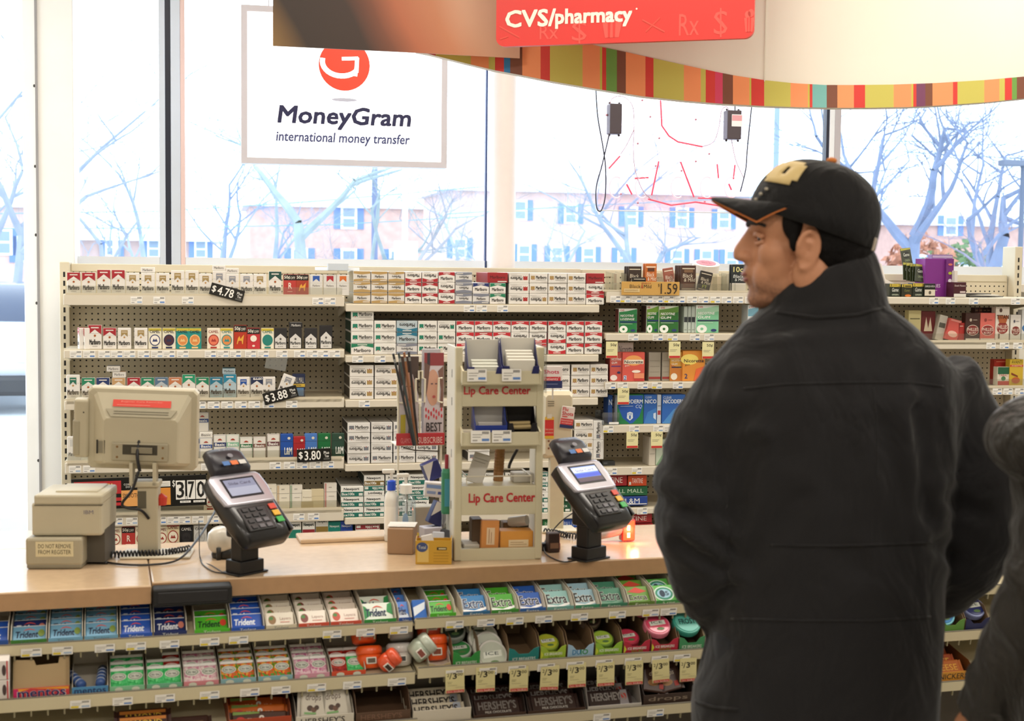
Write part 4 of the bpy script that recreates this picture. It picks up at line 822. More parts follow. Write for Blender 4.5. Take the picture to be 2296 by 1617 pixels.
# ------------------------------------------------------------------ price signs on the shelving
def psign(name, cxp, cyp, wpx, hpx, ang, v, decos, label, base='#15130F', th=.003):
    uc, zc = G.hity(cxp, cyp, v); k = (G.hity(cxp + 50, cyp, v)[0] - G.hity(cxp - 50, cyp, v)[0]) / 100
    w, h = wpx * k, hpx * k; m = MB(); m.bbox(-w / 2, w / 2, 0, th, -h / 2, h / 2, MAT(base, .35), .001, 1)
    paint(m, decos, -w / 2, w / 2, -h / 2, h / 2, 0)
    o = m.build(name, None, G.M @ T((uc, v, zc)) @ RY(R(ang))); return tag(o, label, 'price sign', 'price signs on the tobacco shelving')
WHT = '#EFEDE8'
def tax(p): return [('t', '$', .05, .2, .17, .82, WHT, .02), ('t', p, .22, .14, .70, .86, WHT, .02), ('t', 'Plus', .79, .55, .95, .78, WHT, .02), ('t', 'Tax', .81, .3, .94, .5, WHT, .02), ('r', .78, .2, .96, .22, '#9a9a96'), ('r', .78, .13, .96, .15, '#9a9a96')]
psign('price_sign', 509, 656, 77, 27, 15, -.02, tax('4.78'), 'tilted black $4.78 price sign on the top shelf of the left bay')
psign('price_sign', 629, 886, 78, 27, -15, -.02, tax('3.88'), 'tilted black $3.88 price sign on the third shelf of the left bay')
psign('price_sign', 704, 1021, 76, 29, -2, -.02, tax('3.80'), 'black $3.80 price sign hanging in front of the red and blue packs')
psign('price_sign', 429, 1226, 76, 22, 0, -.02, [('t', '4.12', .1, .1, .62, .9, WHT, .02), ('r', .68, .5, .95, .54, '#BDBDB8'), ('r', .68, .66, .95, .70, '#BDBDB8')], 'low black price sign behind the monitor pole at counter height')
wz = .5
psign('price_sign', 313, 1104, 303, 72, -1, -.03, [
    ('r', .02, .48, .365, .90, '#B5262C'), ('t', 'KAMEL', .05, .62, .33, .82, '#D8BC62', -.005), ('r', .02, .02, .29, .46, '#B82A2E'), ('r', .13, .30, .22, .46, '#1A1512'), ('e', .16, .18, .05, .2, '#231B18'), ('r', .31, .25, .365, .36, '#B82A2E'), ('r', .31, .1, .365, .2, '#B82A2E'),
    ('r', .365, .06, .50, .58, '#E0A05A'), ('t', 'SMOOTH', .375, .34, .495, .48, '#2A1C14', .0), ('r', .5, .06, .73, .62, '#D88A35'), ('t', 'CONTRACT', .385, .74, .5, .80, '#E6E6E0', -.005), ('t', 'DO NOT', .40, .66, .48, .72, '#E6E6E0', -.005), ('r', .61, .66, .73, .84, '#E6E2DA'), ('r', .62, .70, .72, .71, '#888'[:4] + '888'), ('r', .62, .76, .72, .77, '#888888'),
    ('e', .6, .3, .05, .25, '#A8322C'), ('t', '$', .745, .62, .765, .86, WHT, .0), ('r', .77, .22, .84, .84, '#EFEDE8'), ('r', .855, .22, .915, .84, '#EFEDE8'), ('r', .92, .22, .995, .84, '#EFEDE8'), ('t', '3', .777, .27, .832, .80, '#15130F', .02), ('t', '7', .862, .27, .908, .80, '#15130F', .02), ('t', '0', .928, .27, .986, .80, '#15130F', .02), ('r', .843, .22, .852, .32, WHT), ('r', .80, .11, .88, .18, WHT), ('r', .9, .11, .985, .18, WHT), ('t', 'PER PACK', .81, .125, .87, .165, '#222222', -.01), ('t', 'PLUS TAX', .91, .125, .975, .165, '#222222', -.01)],
    'long black red and orange $3.70 price sign behind the monitor pole')
psign('price_sign', 1459, 647, 130, 29, 0, -.022, [('t', 'Black', .14, .52, .33, .78, '#2A1C12', .01), ('t', '&', .335, .5, .37, .8, '#A03020', .02), ('t', 'Mild', .38, .52, .51, .78, '#2A1C12', .01), ('t', 'ENJOY', .34, .80, .51, .94, '#A03020', .0, .15), ('r', .04, .22, .31, .48, '#D8BC86'), ('r', .05, .3, .28, .32, '#8A6A3C'), ('r', .05, .38, .28, .40, '#8A6A3C'), ('t', '$', .625, .62, .65, .86, '#2A1C12', .0), ('t', '1.59', .67, .1, .96, .88, '#2A1C12', .015)], 'tan $1.59 cigarillo price sign left of the man', '#C99C52')

# ---- nicotine products, third bay
def gbox(name, bay, shelf, x0, x1, ytop, v, dep, base, decos, label, cat='box', side=None, group=None, M=RZ(0), dz=0.0, ybot=None):
    py = (BAYS[bay][1][shelf][0] if ybot is None else ybot); z0 = SHZ[bay][shelf] + .0006 + dz
    a, b = G.hity(x0, py, v)[0], G.hity(x1, py, v)[0]; zt = G.hity((x0 + x1) / 2, ytop, v)[1]; w, h = b - a, zt - z0
    m = MB(); m.bbox(-w / 2, w / 2, 0, dep, 0, h, MAT(base, .4), .0015, 1); paint(m, decos, -w / 2 + .001, w / 2 - .001, .001, h - .001, 0)
    if side:
        for sx in (-1, 1): m.poly([(sx * (w / 2 + .0003), .003, .003), (sx * (w / 2 + .0003), dep - .003, .003), (sx * (w / 2 + .0003), dep - .003, h - .003), (sx * (w / 2 + .0003), .003, h - .003)][::sx], side)
    o = m.build(name, None, G.M @ T(((a + b) / 2, v, z0)) @ M); return tag(o, label, cat, group)
def d_nic(top, c1, c2, w2, sub='#1C2A6A'): return [('p', [(0, .0), (0, .86), (.45, .9), (1, .99), (1, 0)], c1), ('p', [(0, 0), (0, .55), (.4, .68), (1, .78), (1, 0)], c2), ('t', 'CVS', .07, .90, .28, .965, '#C4262C', .03), ('t', 'NICOTINE', .07, .66, .82, .755, '#F4F4F0', .03, .15), ('t', w2, .07, .52, .62 if len(w2) < 5 else .86, .61, '#F4F4F0', .03, .15), ('r', .05, .42, 1, .47, sub), ('r', .08, .36, .75, .375, '#C9DCC9'), ('e', .25, .14, .23, .15, '#EEF2EC'), ('e', .25, .14, .07, .05, c2), ('e', .78, .09, .13, .05, '#26386E')]
B3 = 'boxes of nicotine gum and patches'
gbox('gum_box', 2, 1, 1387, 1428, 692, .02, .06, '#ECEFEA', d_nic(0, '#2C8A4E', '#1E7A3E', 'LOZENGE'), 'green nicotine lozenge box, leftmost on the third bay second shelf', 'nicotine gum box', '#7A4A44', B3)
gbox('gum_box', 2, 1, 1449, 1476, 685, .02, .08, '#ECEFEA', d_nic(0, '#7AA83C', '#2C7A34', 'GUM'), 'narrow green nicotine gum box beside the darker green one', 'nicotine gum box', '#5A4440', B3)
gbox('gum_box', 2, 1, 1477, 1521, 686, .012, .08, '#D8E0D0', d_nic(0, '#5C8A34', '#2A6A2C', 'GUM'), 'dark olive green nicotine gum box in the middle of the second shelf', 'nicotine gum box', '#C8D4C8', B3)
for k, (a, b) in enumerate(((1533, 1541), (1542, 1549), (1550, 1558))): gbox('gum_box', 2, 1, a, b, 687, .02, .08, '#B9C4BC', [('r', 0, .4, 1, .6, '#2C3238'), ('r', .1, .1, .9, .12, '#7A867E')], 'thin edge-on nicotine gum box, %s of three left of the pale green box' % ORD[k], 'nicotine gum box', None, B3)
gbox('gum_box', 2, 1, 1560, 1611, 684, .012, .08, '#E6EEE8', d_nic(0, '#A8D4B4', '#7FC49A', 'GUM', '#22284A'), 'pale green nicotine gum box with a white tablet picture', 'nicotine gum box', None, B3)
gbox('gum_box', 2, 1, 1676, 1700, 684, .012, .08, '#E2EAEE', [('p', [(0, .6), (0, .85), (1, .95), (1, .6)], '#7EB4CC'), ('t', 'CVS', .1, .9, .5, .96, '#C4262C', .02), ('r', .1, .45, .9, .5, '#2A3038'), ('r', .1, .2, .8, .34, '#8CC0D4')], 'pale blue lozenge box just left of the man', 'nicotine gum box', '#C8CED2', B3)
gbox('gum_box', 2, 2, 1367, 1394, 790, .02, .08, '#CC5A50', [('t', 'NICOTINE', .1, .72, .95, .8, '#F4E6E0', .03, .1), ('t', 'GUM', .12, .6, .6, .68, '#F4E6E0', .03, .1), ('r', .1, .5, .9, .54, '#6A3A78'), ('e', .32, .12, .3, .1, '#F0E4E0'), ('e', .75, .3, .15, .04, '#2A2C60')], 'red nicotine gum box, leftmost on the third shelf', 'nicotine gum box', '#8A3A38', B3)
gbox('gum_box', 2, 2, 1395, 1445, 790, .01, .09, '#D4574C', [('e', .5, .72, .4, .18, '#E8A05A'), ('r', .05, .60, .95, .75, '#EAD9C4'), ('t', 'Nicorette', .08, .62, .92, .73, '#20202E', .03), ('t', 'gum', .1, .5, .3, .56, '#F4E0D0', .0), ('e', .62, .34, .2, .05, '#F2E2D4'), ('r', .05, .04, .18, .2, '#C8D0E8'), ('t', '2', .07, .05, .16, .18, '#24346E', .02), ('r', .52, .1, .98, .28, '#E6906A'), ('r', .52, .02, .98, .09, '#C03A38')], 'red gum box with a cream title band, third shelf of the third bay', 'nicotine gum box', '#9A4A40', B3)
for k, (a, b) in enumerate(((1454, 1481), (1484, 1501))): gbox('gum_box', 2, 2, a, b, 790, .03, .08, '#A39A8C', [('r', .08, .3, .92, .31, '#7A7264'), ('r', .08, .5, .92, .51, '#7A7264'), ('r', .08, .7, .92, .71, '#7A7264'), ('r', 0, .06, 1, .14, '#9A3A38')], 'grey box back with a red strip, %s of two between red and orange boxes' % ('left', 'right')[k], 'nicotine gum box', None, B3)
gbox('gum_box', 2, 2, 1502, 1529, 790, .02, .08, '#D8A040', [('p', [(0, 0), (0, .6), (1, .4), (1, 0)], '#C87A34'), ('t', 'NICOTINE', .08, .68, .95, .76, '#F4F0E0', .01, .1), ('t', 'GUM', .1, .55, .6, .63, '#F4F0E0', .01, .1), ('r', .1, .46, .95, .5, '#2A2C50'), ('e', .32, .15, .28, .12, '#F0E8D8')], 'orange nicotine gum box beside the half hidden orange one', 'nicotine gum box', '#B08040', B3)
gbox('gum_box', 2, 2, 1530, 1580, 787, .01, .09, '#E0923A', [('e', .3, .72, .4, .18, '#F0D870'), ('t', 'Nicorette', .05, .62, .95, .73, '#20202E', .03), ('t', 'gum', .1, .5, .32, .56, '#4A3A20', .0), ('t', '2', .08, .08, .22, .24, '#24346E', .02), ('p', [(.5, 0), (.6, .4), (1, .5), (1, 0)], '#E86A3A')], 'orange gum box half hidden by the man, third shelf', 'nicotine gum box', None, B3)
gbox('display_card', 2, 2, 1383, 1419, 768, .06, .004, '#D8D2CC', [('t', 'Nicorette', .1, .74, .95, .92, '#2A2A36', .01), ('r', .1, .6, .8, .63, '#B84A40')], 'grey card standing behind the red gum boxes', 'card')
def d_derm(): return [('p', [(.02, .98), (.02, .5), (.18, .18), (.46, .0), (.6, .03), (.85, .25), (.98, .6), (.98, .98)], '#1F55B0'), ('p', [(.03, .55), (.2, .2), (.46, .02), (.46, .0), (0, 0), (0, .5)], '#1E7A46'), ('t', 'NICODERM', .03, .70, .98, .84, '#E8F0F8', .03), ('t', 'CQ', .7, .52, .95, .66, '#C8DCF0', .0, .2), ('r', .1, .6, .6, .62, '#A8C4E8'), ('p', [(.37, .38), (.36, .2), (.48, .11), (.6, .2), (.59, .38), (.48, .42)], '#D8E4F0'), ('t', '1', .45, .17, .51, .29, '#1F55B0', .02), ('t', 'STEP', .40, .31, .56, .36, '#1F55B0', .0)]
gbox('patch_box', 2, 3, 1363, 1373, 886, .05, .08, '#2456A8', [('t', 'N', .1, .65, .9, .85, '#E8F0F8', .02)], 'narrow sliver of blue patch box behind the clear tray', 'patch box', None, B3)
gbox('patch_box', 2, 3, 1384, 1442, 885, .015, .07, '#1E7A46', d_derm(), 'large blue and green patch box with a shield, fourth shelf', 'patch box', '#C8CED8', B3)
gbox('patch_box', 2, 3, 1443, 1472, 885, .02, .07, '#2A62B4', [('p', [(0, 0), (.3, .4), (1, .55), (1, 0)], '#3C7AC4'), ('t', 'CLEAR', .1, .88, .6, .95, '#D8E4F0', .0), ('t', 'NICO', .06, .70, .98, .84, '#E8F0F8', .03), ('p', [(.75, .35), (.75, .2), (.95, .12), (.95, .38)], '#C8D8EC')], 'narrow blue patch box right of the shield box', 'patch box', '#B8C0CC', B3)
gbox('patch_box', 2, 3, 1473, 1482, 885, .02, .07, '#C4CCD8', [('r', .1, .3, .9, .45, '#A83A40'), ('r', .1, .6, .9, .62, '#556')] if 0 else [('r', .1, .3, .9, .45, '#A83A40'), ('r', .1, .6, .9, .62, '#555566')], 'white patch box edge between two blue boxes', 'patch box', None, B3)
gbox('patch_box', 2, 3, 1484, 1536, 885, .015, .07, '#2A62B4', [('p', [(0, 0), (.5, .5), (1, .6), (1, 0)], '#4A8ACC'), ('t', 'CLEAR', .04, .86, .4, .95, '#D8E4F0', .0), ('t', 'NICODERM', .04, .70, .98, .84, '#E8F0F8', .03)], 'blue patch box partly hidden by the man', 'patch box', None, B3)
m = MB(); a, b = G.hity(1350, 945, 0)[0], G.hity(1388, 945, 0)[0]; z0 = SHZ[2][3] + .0008; gl = GLASS('#E6E9EC', .12)
m.box(0, b - a, 0, .003, 0, .055, gl); m.box(0, b - a, .12, .123, 0, .055, gl); m.box(0, b - a, .003, .12, 0, .003, gl); m.box(0, .002, .003, .12, .003, .055, gl); m.rect(.03, .002, .075, .012, -.0006, '#E8E6E2')
o = m.build('clear_tray', None, G.M @ T((a, -.006, z0))); tag(o, 'clear plastic tray beside the shield box, fourth shelf', 'tray')
gbox('carton_box', 2, 4, 1455, 1469, 980, .02, .1, '#CFC7BA', [('r', .1, .4, .9, .42, '#9A9288')], 'plain beige box edge on the nearly empty fifth shelf', 'box')
gbox('carton_box', 2, 4, 1470, 1500, 985, .03, .08, '#C8D4C4', [('p', [(0, 0), (.6, .5), (1, .6), (1, 0)], '#8AB08C'), ('r', .1, .7, .8, .8, '#5A8060')], 'pale green box half hidden by the man, fifth shelf', 'box')
gbox('remote_control', 2, 4, 1350, 1379, 1034, .05, .04, '#33363A', [('r', .1, .3, .4, .7, '#5A5E64'), ('r', .5, .3, .9, .7, '#26282C')], 'dark handset lying on the nearly empty fifth shelf', 'handset')
B3L = 'cartons on the low shelves of the third bay'
for (st, x0, x1, y0, y1, lab, shelf) in (('tine', 1356, 1406, 1063, 1090, 'dark red carton behind the right card terminal, topmost', 5), ('orange', 1408, 1450, 1066, 1090, 'orange carton under a folded tag near the man', 5), ('pmdark', 1360, 1452, 1091, 1112, 'deep green carton below the orange one', 5), ('lm', 1380, 1452, 1113, 1134, 'royal blue carton at the bottom of the pile near the man', 5), ('tine', 1356, 1400, 1154, 1174, 'upper dark red carton below the right card terminal', 6), ('tine', 1402, 1462, 1152, 1173, 'upper dark red carton nearest the man', 6), ('tine', 1357, 1400, 1175, 1194, 'lower dark red carton below the right card terminal', 6), ('tine', 1402, 1464, 1174, 1194, 'lower dark red carton nearest the man', 6)):
    a, b = G.hity(x0, y1, .01)[0], G.hity(x1, y1, .01)[0]; zb, zt = G.hity((x0 + x1) / 2, y1, .01)[1], G.hity((x0 + x1) / 2, y0, .01)[1]
    zb = max(zb, SHZ[2][shelf] + .0008); carton(st, a, b, zb, zt - zb - .0006, .01, lab, B3L, False, .2)
m = MB(); a, b = G.hity(1440, 1134, .01)[0], G.hity(1456, 1134, .01)[0]; 
# cigarillos on the top shelf
z3 = SHZ[2][0]; CG = 'cigarillo packs on the third bay top shelf'
def cig(x0, x1, yt, v, base, decos, label, tilt=0, n=1, yb=650, dz=0.0):
    a, b = G.hity(x0, yb, v)[0], G.hity(x1, yb, v)[0]; zt = G.hity(x0, yt, v)[1]; w, h = b - a, zt - z3 - .001 - dz
    for k in range(n):
        m = MB(); m.bbox(-w / 2, w / 2, 0, .012, 0, h, MAT(base, .4), .002, 1); paint(m, decos, -w / 2 + .001, w / 2 - .001, .001, h - .001, 0)
        o = m.build('cigarillo_pack', None, G.M @ T(((a + b) / 2 - k * .004, v + k * .014, z3 + .001 + dz)) @ RY(R(tilt)))
        tag(o, label if k == 0 else label + ', %s one behind it' % ORD[k - 1], 'cigarillo pack', CG)
def d_bm(c='#E4D8C8', extra=None): return [('r', .08, .86, .92, .9, c), ('t', 'Black', .12, .52, .8, .68, c, .0, .1), ('t', '& Mild', .2, .36, .95, .5, c, .0, .1), ('r', .06, .04, .94, .1, '#8A7A6A')] + (extra or [])
cig(1408, 1438, 597, .05, '#3A2C24', d_bm('#D8CCB8', [('t', 'FT', .4, .15, .75, .3, '#C8A840', .01)]), 'dark brown cigarillo pack at the left of the clear dividers', 0, 3)
cig(1418, 1448, 622, .03, '#1E1A18', d_bm(), 'short black cigarillo pack in front of the dark brown packs')
cig(1446, 1472, 591, .05, '#C0682C', d_bm('#F0E4D0', [('r', .2, .72, .8, .84, '#5A3018')]), 'orange cigarillo pack above the $1.59 sign', 0, 2)
cig(1493, 1516, 600, .06, '#9A5A4A', d_bm(), 'reddish cigarillo pack leaning left above the $1.59 sign', -9)
cig(1526, 1560, 595, .05, '#4A3024', d_bm('#D8CCB8', [('r', .2, .72, .8, .84, '#7A5A40'), ('r', .1, .12, .9, .3, '#5E3A28')]), 'tall brown cigarillo pack right of the $1.59 sign', 0, 4)
cig(1562, 1590, 608, .02, '#2E2722', d_bm('#D0C4B0', [('t', 'FT', .35, .14, .75, .3, '#A8B040', .01)]), 'dark cigarillo pack leaning right below the tape roll', 12)
cig(1640, 1672, 593, .03, '#23282A', [('t', '10c', .1, .72, .8, .92, '#E0D890', .02), ('t', 'Black', .1, .5, .85, .62, '#ECECE8', .0, .1), ('t', '& Mild', .2, .38, .95, .48, '#ECECE8', .0, .1), ('r', 0, 0, 1, .3, '#D8D0C8')], 'black and white cigarillo pack beside the man\'s chin', 0, 2)
gl = GLASS('#F2F4F2', .18); dv = empty('divider_rack', G.M, 'row of clear and frosted cigarillo dividers on the third bay top shelf', 'divider')
for px in (1376, 1398, 1478, 1502, 1600, 1622, 1641):
    m = MB(); u = G.hity(px, 645, .06)[0]; m.add([(u, .02, z3 + .002), (u, .2, z3 + .002), (u, .2, z3 + .085), (u, .02, z3 + .075), (u + .002, .02, z3 + .002), (u + .002, .2, z3 + .002), (u + .002, .2, z3 + .085), (u + .002, .02, z3 + .075)], [(0, 1, 2, 3), (7, 6, 5, 4), (0, 3, 7, 4), (3, 2, 6, 7), (2, 1, 5, 6), (1, 0, 4, 5)], gl)
    m.box(u, u + .04, .1, .102, z3 + .002, z3 + .08, MAT('#D8CDB4', .4)); m.build('divider', dv)
m = MB(); u, zz = G.hity(1588, 600, .12); tm = MAT('#E8DED4', .3)
m.lathe([(.028, 0), (.028, .04), (.06, .04), (.062, .038), (.062, .002), (.06, 0)], tm, 32); m.lathe([(.0, .0405), (.046, .0405), (.046, .0412), (.0, .0412)], MAT('#C43A34', .4), 28); m.text('PRICE', -.02, -.02, .02, .02, 0, '#7A1C1A', X=T((0, 0, .0414)) @ RX(R(-90)))
zt = z3 + .09; o = m.build('tape_roll', None, G.M @ T((u, .16, zt)) @ RX(R(16))); tag(o, 'wide roll of clear tape with a red label, behind the cigarillos', 'tape roll')
b = MB(); b.bbox(-.05, .05, .08, .24, 0, zt - z3 - .022, MAT('#C9B79A', .7), .002); o = b.build('cardboard_box', None, G.M @ T((u, 0, z3 + .0008))); tag(o, 'tan box carrying the tape roll behind the cigarillos', 'box')
# hanging half-off tags and folded tags
def hang(px, py, bay, label, w=26, h=36):
    a = G.hity(px, py, -.016); k = (G.hity(px + 20, py, -.016)[0] - G.hity(px - 20, py, -.016)[0]) / 40; ww, hh = w * k, h * k
    m = MB(); m.box(-ww / 2, ww / 2, 0, .0012, -hh, 0, MAT('#E4DCA8', .5)); paint(m, [('t', '50\u00a2', .38, .68, .9, .88, '#2A2620', .02), ('r', .1, .5, .7, .52, '#8A8470'), ('r', .1, .42, .6, .44, '#8A8470'), ('r', .03, .02, .97, .15, '#C4302C')], -ww / 2, ww / 2, -hh, 0, 0)
    o = m.build('sale_tag', None, G.M @ T((a[0], -.016, a[1]))); tag(o, label, 'sale tag', 'yellow sale tags hanging on the third bay')
hang(1372, 766, 2, 'yellow sale tag hanging left of the red gum boxes'); hang(1513, 766, 2, 'yellow sale tag hanging above the orange gum box'); hang(1588, 767, 2, 'yellow sale tag hanging beside the man\'s shoulder, third bay')
hang(1398, 870, 2, 'yellow sale tag hanging over the shield patch box'); hang(1418, 968, 2, 'yellow sale tag hanging over the empty fifth shelf'); hang(1473, 968, 2, 'yellow sale tag hanging beside the man\'s sleeve')
m = MB(); m.add([(-.03, 0, 0), (.03, -.01, .008), (.045, .03, .004), (-.01, .04, -.002), (-.03, 0, .002), (.03, -.01, .01), (.045, .03, .006), (-.01, .04, 0)], [(0, 3, 2, 1), (4, 5, 6, 7), (0, 1, 5, 4), (1, 2, 6, 5), (2, 3, 7, 6), (3, 0, 4, 7)], MAT('#E4DCA8', .5))
u, zz = G.hity(1432, 1067, .0); o = m.build('sale_tag', None, G.M @ T((u, .015, zz + .004))); tag(o, 'yellow tag lying on the orange carton near the man', 'sale tag')

# ---- cigars, right bay
z4 = SHZ[3][0]; BX = 'boxes on the top shelf of the right bay'
d_game = [('r', 0, .76, 1, 1, '#C8B040'), ('t', '3', .05, .79, .2, .97, '#1A1A14', .01), ('t', '2', .8, .79, .94, .97, '#1A1A14', .01), ('r', .28, .88, .7, .9, '#4A421A'), ('t', 'Game', .2, .38, .8, .68, '#E4E6DC', .01, .2), ('t', 'GREEN', .2, .08, .8, .2, '#C8D0B8', .0)]
gbox('cigar_box', 3, 0, 1994, 2019, 636, .02, .05, '#1F271C', d_game, 'small black and yellow cigar box, leftmost beside the collar', 'cigar box', None, BX)
gbox('cigar_box', 3, 0, 2021, 2045, 637, .02, .05, '#2A2C1C', d_game[:1] + [('t', '3', .04, .74, .22, .97, '#1A1A14', .02), ('r', .3, .8, .9, .9, '#3A3418'), ('t', 'Game', .25, .4, .75, .6, '#8A8A50', .0, .2), ('e', .6, .08, .3, .1, '#C8702C')], 'dark olive cigar box with an orange picture', 'cigar box', None, BX)
gbox('cigar_box', 3, 0, 2046, 2071, 635, .02, .05, '#1F271C', d_game, 'small black and yellow cigar box right of the olive one', 'cigar box', None, BX)
gbox('cigar_box', 3, 0, 2072, 2097, 636, .01, .06, '#1C1E1A', [('t', 'GARCIA-VEGA', .05, .74, .95, .88, '#D8D8D0', .01), ('r', .02, .08, .98, .55, '#D0C6B4'), ('e', .5, .32, .12, .14, '#5A5044')], 'black and cream cigar box in front of the purple box', 'cigar box', None, BX)
gbox('cigar_box', 3, 0, 2073, 2119, 580, .10, .10, '#7A2A82', [('t', 'PHILLIES', .1, .24, .75, .33, '#D8C8D8', .01), ('r', .1, .15, .6, .17, '#B890B8')], 'tall purple cigar box', 'cigar box', '#8A3A90', BX)
gbox('cigar_box', 3, 0, 2120, 2137, 580, .085, .11, '#6A2470', [('r', .2, .12, .85, .22, '#E6E2DC'), ('r', .3, .13, .8, .21, '#3A3038'), ('e', .5, .62, .25, .04, '#A8B030'), ('e', .5, .42, .25, .05, '#E4DCE4'), ('e', .5, .85, .3, .03, '#C86A60')], 'narrow purple cigar box face with small round emblems', 'cigar box', None, BX)
gbox('box_lid', 3, 0, 2087, 2134, 571, .14, .04, '#8A6A9A', [('r', .02, .93, .98, .98, '#B8A8C4')], 'pale lilac box showing above the purple box', 'box', None, BX, dz=.0)
gbox('cigar_box', 3, 0, 2138, 2166, 633, .01, .07, '#43161F', [('t', 'Dutch Masters', .06, .72, .94, .84, '#D8C8C4', .0), ('r', .5, .28, .94, .4, '#C8B8B4'), ('r', 0, 0, 1, .22, '#D0CCC4')], 'dark maroon cigar box at the right of the purple box', 'cigar box', None, BX)
gbox('cigar_box', 3, 0, 2139, 2146, 607, .06, .07, '#D8D0C8', [('r', .2, .3, .8, .35, '#8A8078')], 'white box flap standing behind the maroon box', 'box', None, BX)
def wedge():
    a, b = G.hity(1968, 660, .03)[0], G.hity(2072, 660, .03)[0]; w = b - a; m = MB(); wm_ = MAT('#E6DDD4', .5)
    h = G.hity(2020, 590, .03)[1] - z4
    e = empty('display_box', G.M @ T((a, .075, z4 + .001)), 'open white display box of green pouches, beside the man\'s collar', 'display box')
    m.prism([(0, 0), (w, 0), (w * .95, .05), (w * .55, .05), (w * .12, h * .6), (0, h * .62)], 0, .003, wm_); m.prism([(0, 0), (w, 0), (w, .05), (w * .62, .06), (w * .5, h * .98), (w * .33, h), (0, h * .62)], .16, .163, wm_)
    m.box(0, w, 0, .16, 0, .003, wm_); m.box(0, .003, 0, .16, 0, h * .6, wm_); m.build('tray', e)
    pk = MB(); pk.bbox(-.027, .027, 0, .004, 0, .085, MAT('#2A3018', .3), .001, 1); paint(pk, [('p', [(0, 1), (0, .86), (1, .92), (1, 1)], '#A8A040'), ('e', .5, .6, .35, .2, '#14180E'), ('t', 'Game', .2, .52, .8, .72, '#DCE0D0', .0, .2), ('t', 'GREEN', .25, .22, .75, .34, '#9AA880', -.01)], -.026, .026, .001, .084, 0); pm = pk.mesh('cigar_pouch')
    for k, (px, py, dv, tl) in enumerate(((2063, 632, .10, 8), (2058, 632, .12, 6), (2052, 632, .135, 5), (2044, 630, .15, 4), (2037, 628, .165, 3), (2036, 595, .19, -6))):
        u, zz = G.hity(px, py, .075 + dv - .06); o = link('cigar_pouch', pm); o.matrix_world = G.M @ T((u, .075 + dv - .06, zz)) @ RX(R(-12)) @ RY(R(tl))
        tag(o, 'dark green cigar pouch in the white display box, %s from the front' % ORD[k] if k < 5 else 'dark green cigar pouch standing highest above the white display box', 'cigar pouch', 'green pouches in the display box')
wedge()
for k in range(3):
    m = MB(); m.box(-.09, .09, 0, .12, 0, .004, MAT(('#2A2624', '#D8D4CC', '#4A4A4C')[k], .3)); m.box(-.088, .02, .01, .11, .004, .0045, MAT(('#8A6A54', '#6A7A8A', '#B8A890')[k], .4))
    u, zz = G.hity(2185 + 12 * k, 664, .05); o = m.build('leaflet', None, G.M @ T((u, .04, z4 + .002 + .0062 * (2 - k))) @ RZ(R((9, -6, 3)[k]))); tag(o, ('topmost dark leaflet lying at the right end of the top shelf', 'white leaflet in the small pile right of the maroon box', 'bottom grey leaflet of the pile right of the maroon box')[k], 'leaflet', 'leaflets on the right bay top shelf')
d_ph = lambda c, ob='#7A2420': [('e', .5, .37, .44, .2, '#D8CCBC'), ('e', .5, .37, .42, .18, ob), ('t', 'PHILLIES', .12, .34, .88, .46, '#E8DCCC', .01), ('t', 'BLUNT', .25, .24, .75, .31, '#E8DCCC', .0), ('e', .34, .75, .09, .06, c), ('r', .5, .74, .8, .76, c), ('r', 0, 0, 1, .07, '#D8D0C4')]
BP = 'cigar packs on the second shelf of the right bay'
gbox('cigar_pack', 3, 1, 2164, 2196, 702, .02, .04, '#40241F', d_ph('#B8A898'), 'dark brown cigar pack with a red oval, second shelf of the right bay', 'cigar pack', None, BP)
gbox('cigar_pack', 3, 1, 2197, 2230, 702, .02, .04, '#D2685E', d_ph('#8A3A34', '#8A2A28'), 'pink cigar pack with a red oval', 'cigar pack', None, BP)
gbox('cigar_pack', 3, 1, 2231, 2262, 688, .02, .04, '#DCD2C6', [('t', 'TITAN', .06, .64, .94, .76, '#8A3A24', .02)] + d_ph('#8A5A44', '#8A2A24')[:4] + [('r', .2, .05, .3, .2, '#6A5444'), ('p', [(.1, .74), (.9, .74), (.75, .52), (.25, .52)], '#A85A30'), ('t', 'TITAN', .06, .64, .94, .76, '#3A1A10', .02), ('e', .34, .9, .1, .06, '#4A3028')], 'tall cream cigar pack with a red oval', 'cigar pack', None, BP)
gbox('cigar_pack', 3, 1, 2265, 2288, 706, .02, .04, '#DCD6CE', d_ph('#4A4A5A', '#7A2A24'), 'short white cigar pack with a red oval', 'cigar pack', None, BP)
gbox('cigar_pack', 3, 1, 2290, 2330, 695, .02, .04, '#D0D0D0', [('e', .4, .4, .4, .15, '#3A6AA0')], 'white cigar pack with a blue oval cut by the picture edge', 'cigar pack', None, BP)
gbox('cigar_pack', 3, 1, 2148, 2162, 724, .03, .04, '#A8302C', [('r', .2, .8, .8, .84, '#D8B8A8')], 'small plain red pack left of the dark brown one', 'cigar pack', None, BP)
gbox('cigar_pack', 3, 1, 2118, 2146, 715, .03, .04, '#C8554E', [('e', .5, .3, .4, .15, '#E4B8A8'), ('r', .1, .9, .9, .98, '#D88A80')], 'pink cigar pack leaning to the right', 'cigar pack', None, BP, RY(R(14)))
gbox('cigar_pack', 3, 1, 2096, 2114, 706, .05, .04, '#C4C0B4', [('r', .1, .5, .9, .7, '#5A5A50')], 'grey-white pack leaning behind the pink one', 'cigar pack', None, BP, RY(R(12)))
gbox('cigar_pack', 3, 1, 2064, 2096, 698, .08, .04, '#6A2024', [('p', [(.2, .3), (.35, .8), (.5, .4), (.65, .8), (.8, .3)], '#D8C8B0')], 'dark red pack behind the leaning grey one', 'cigar pack', None, BP)
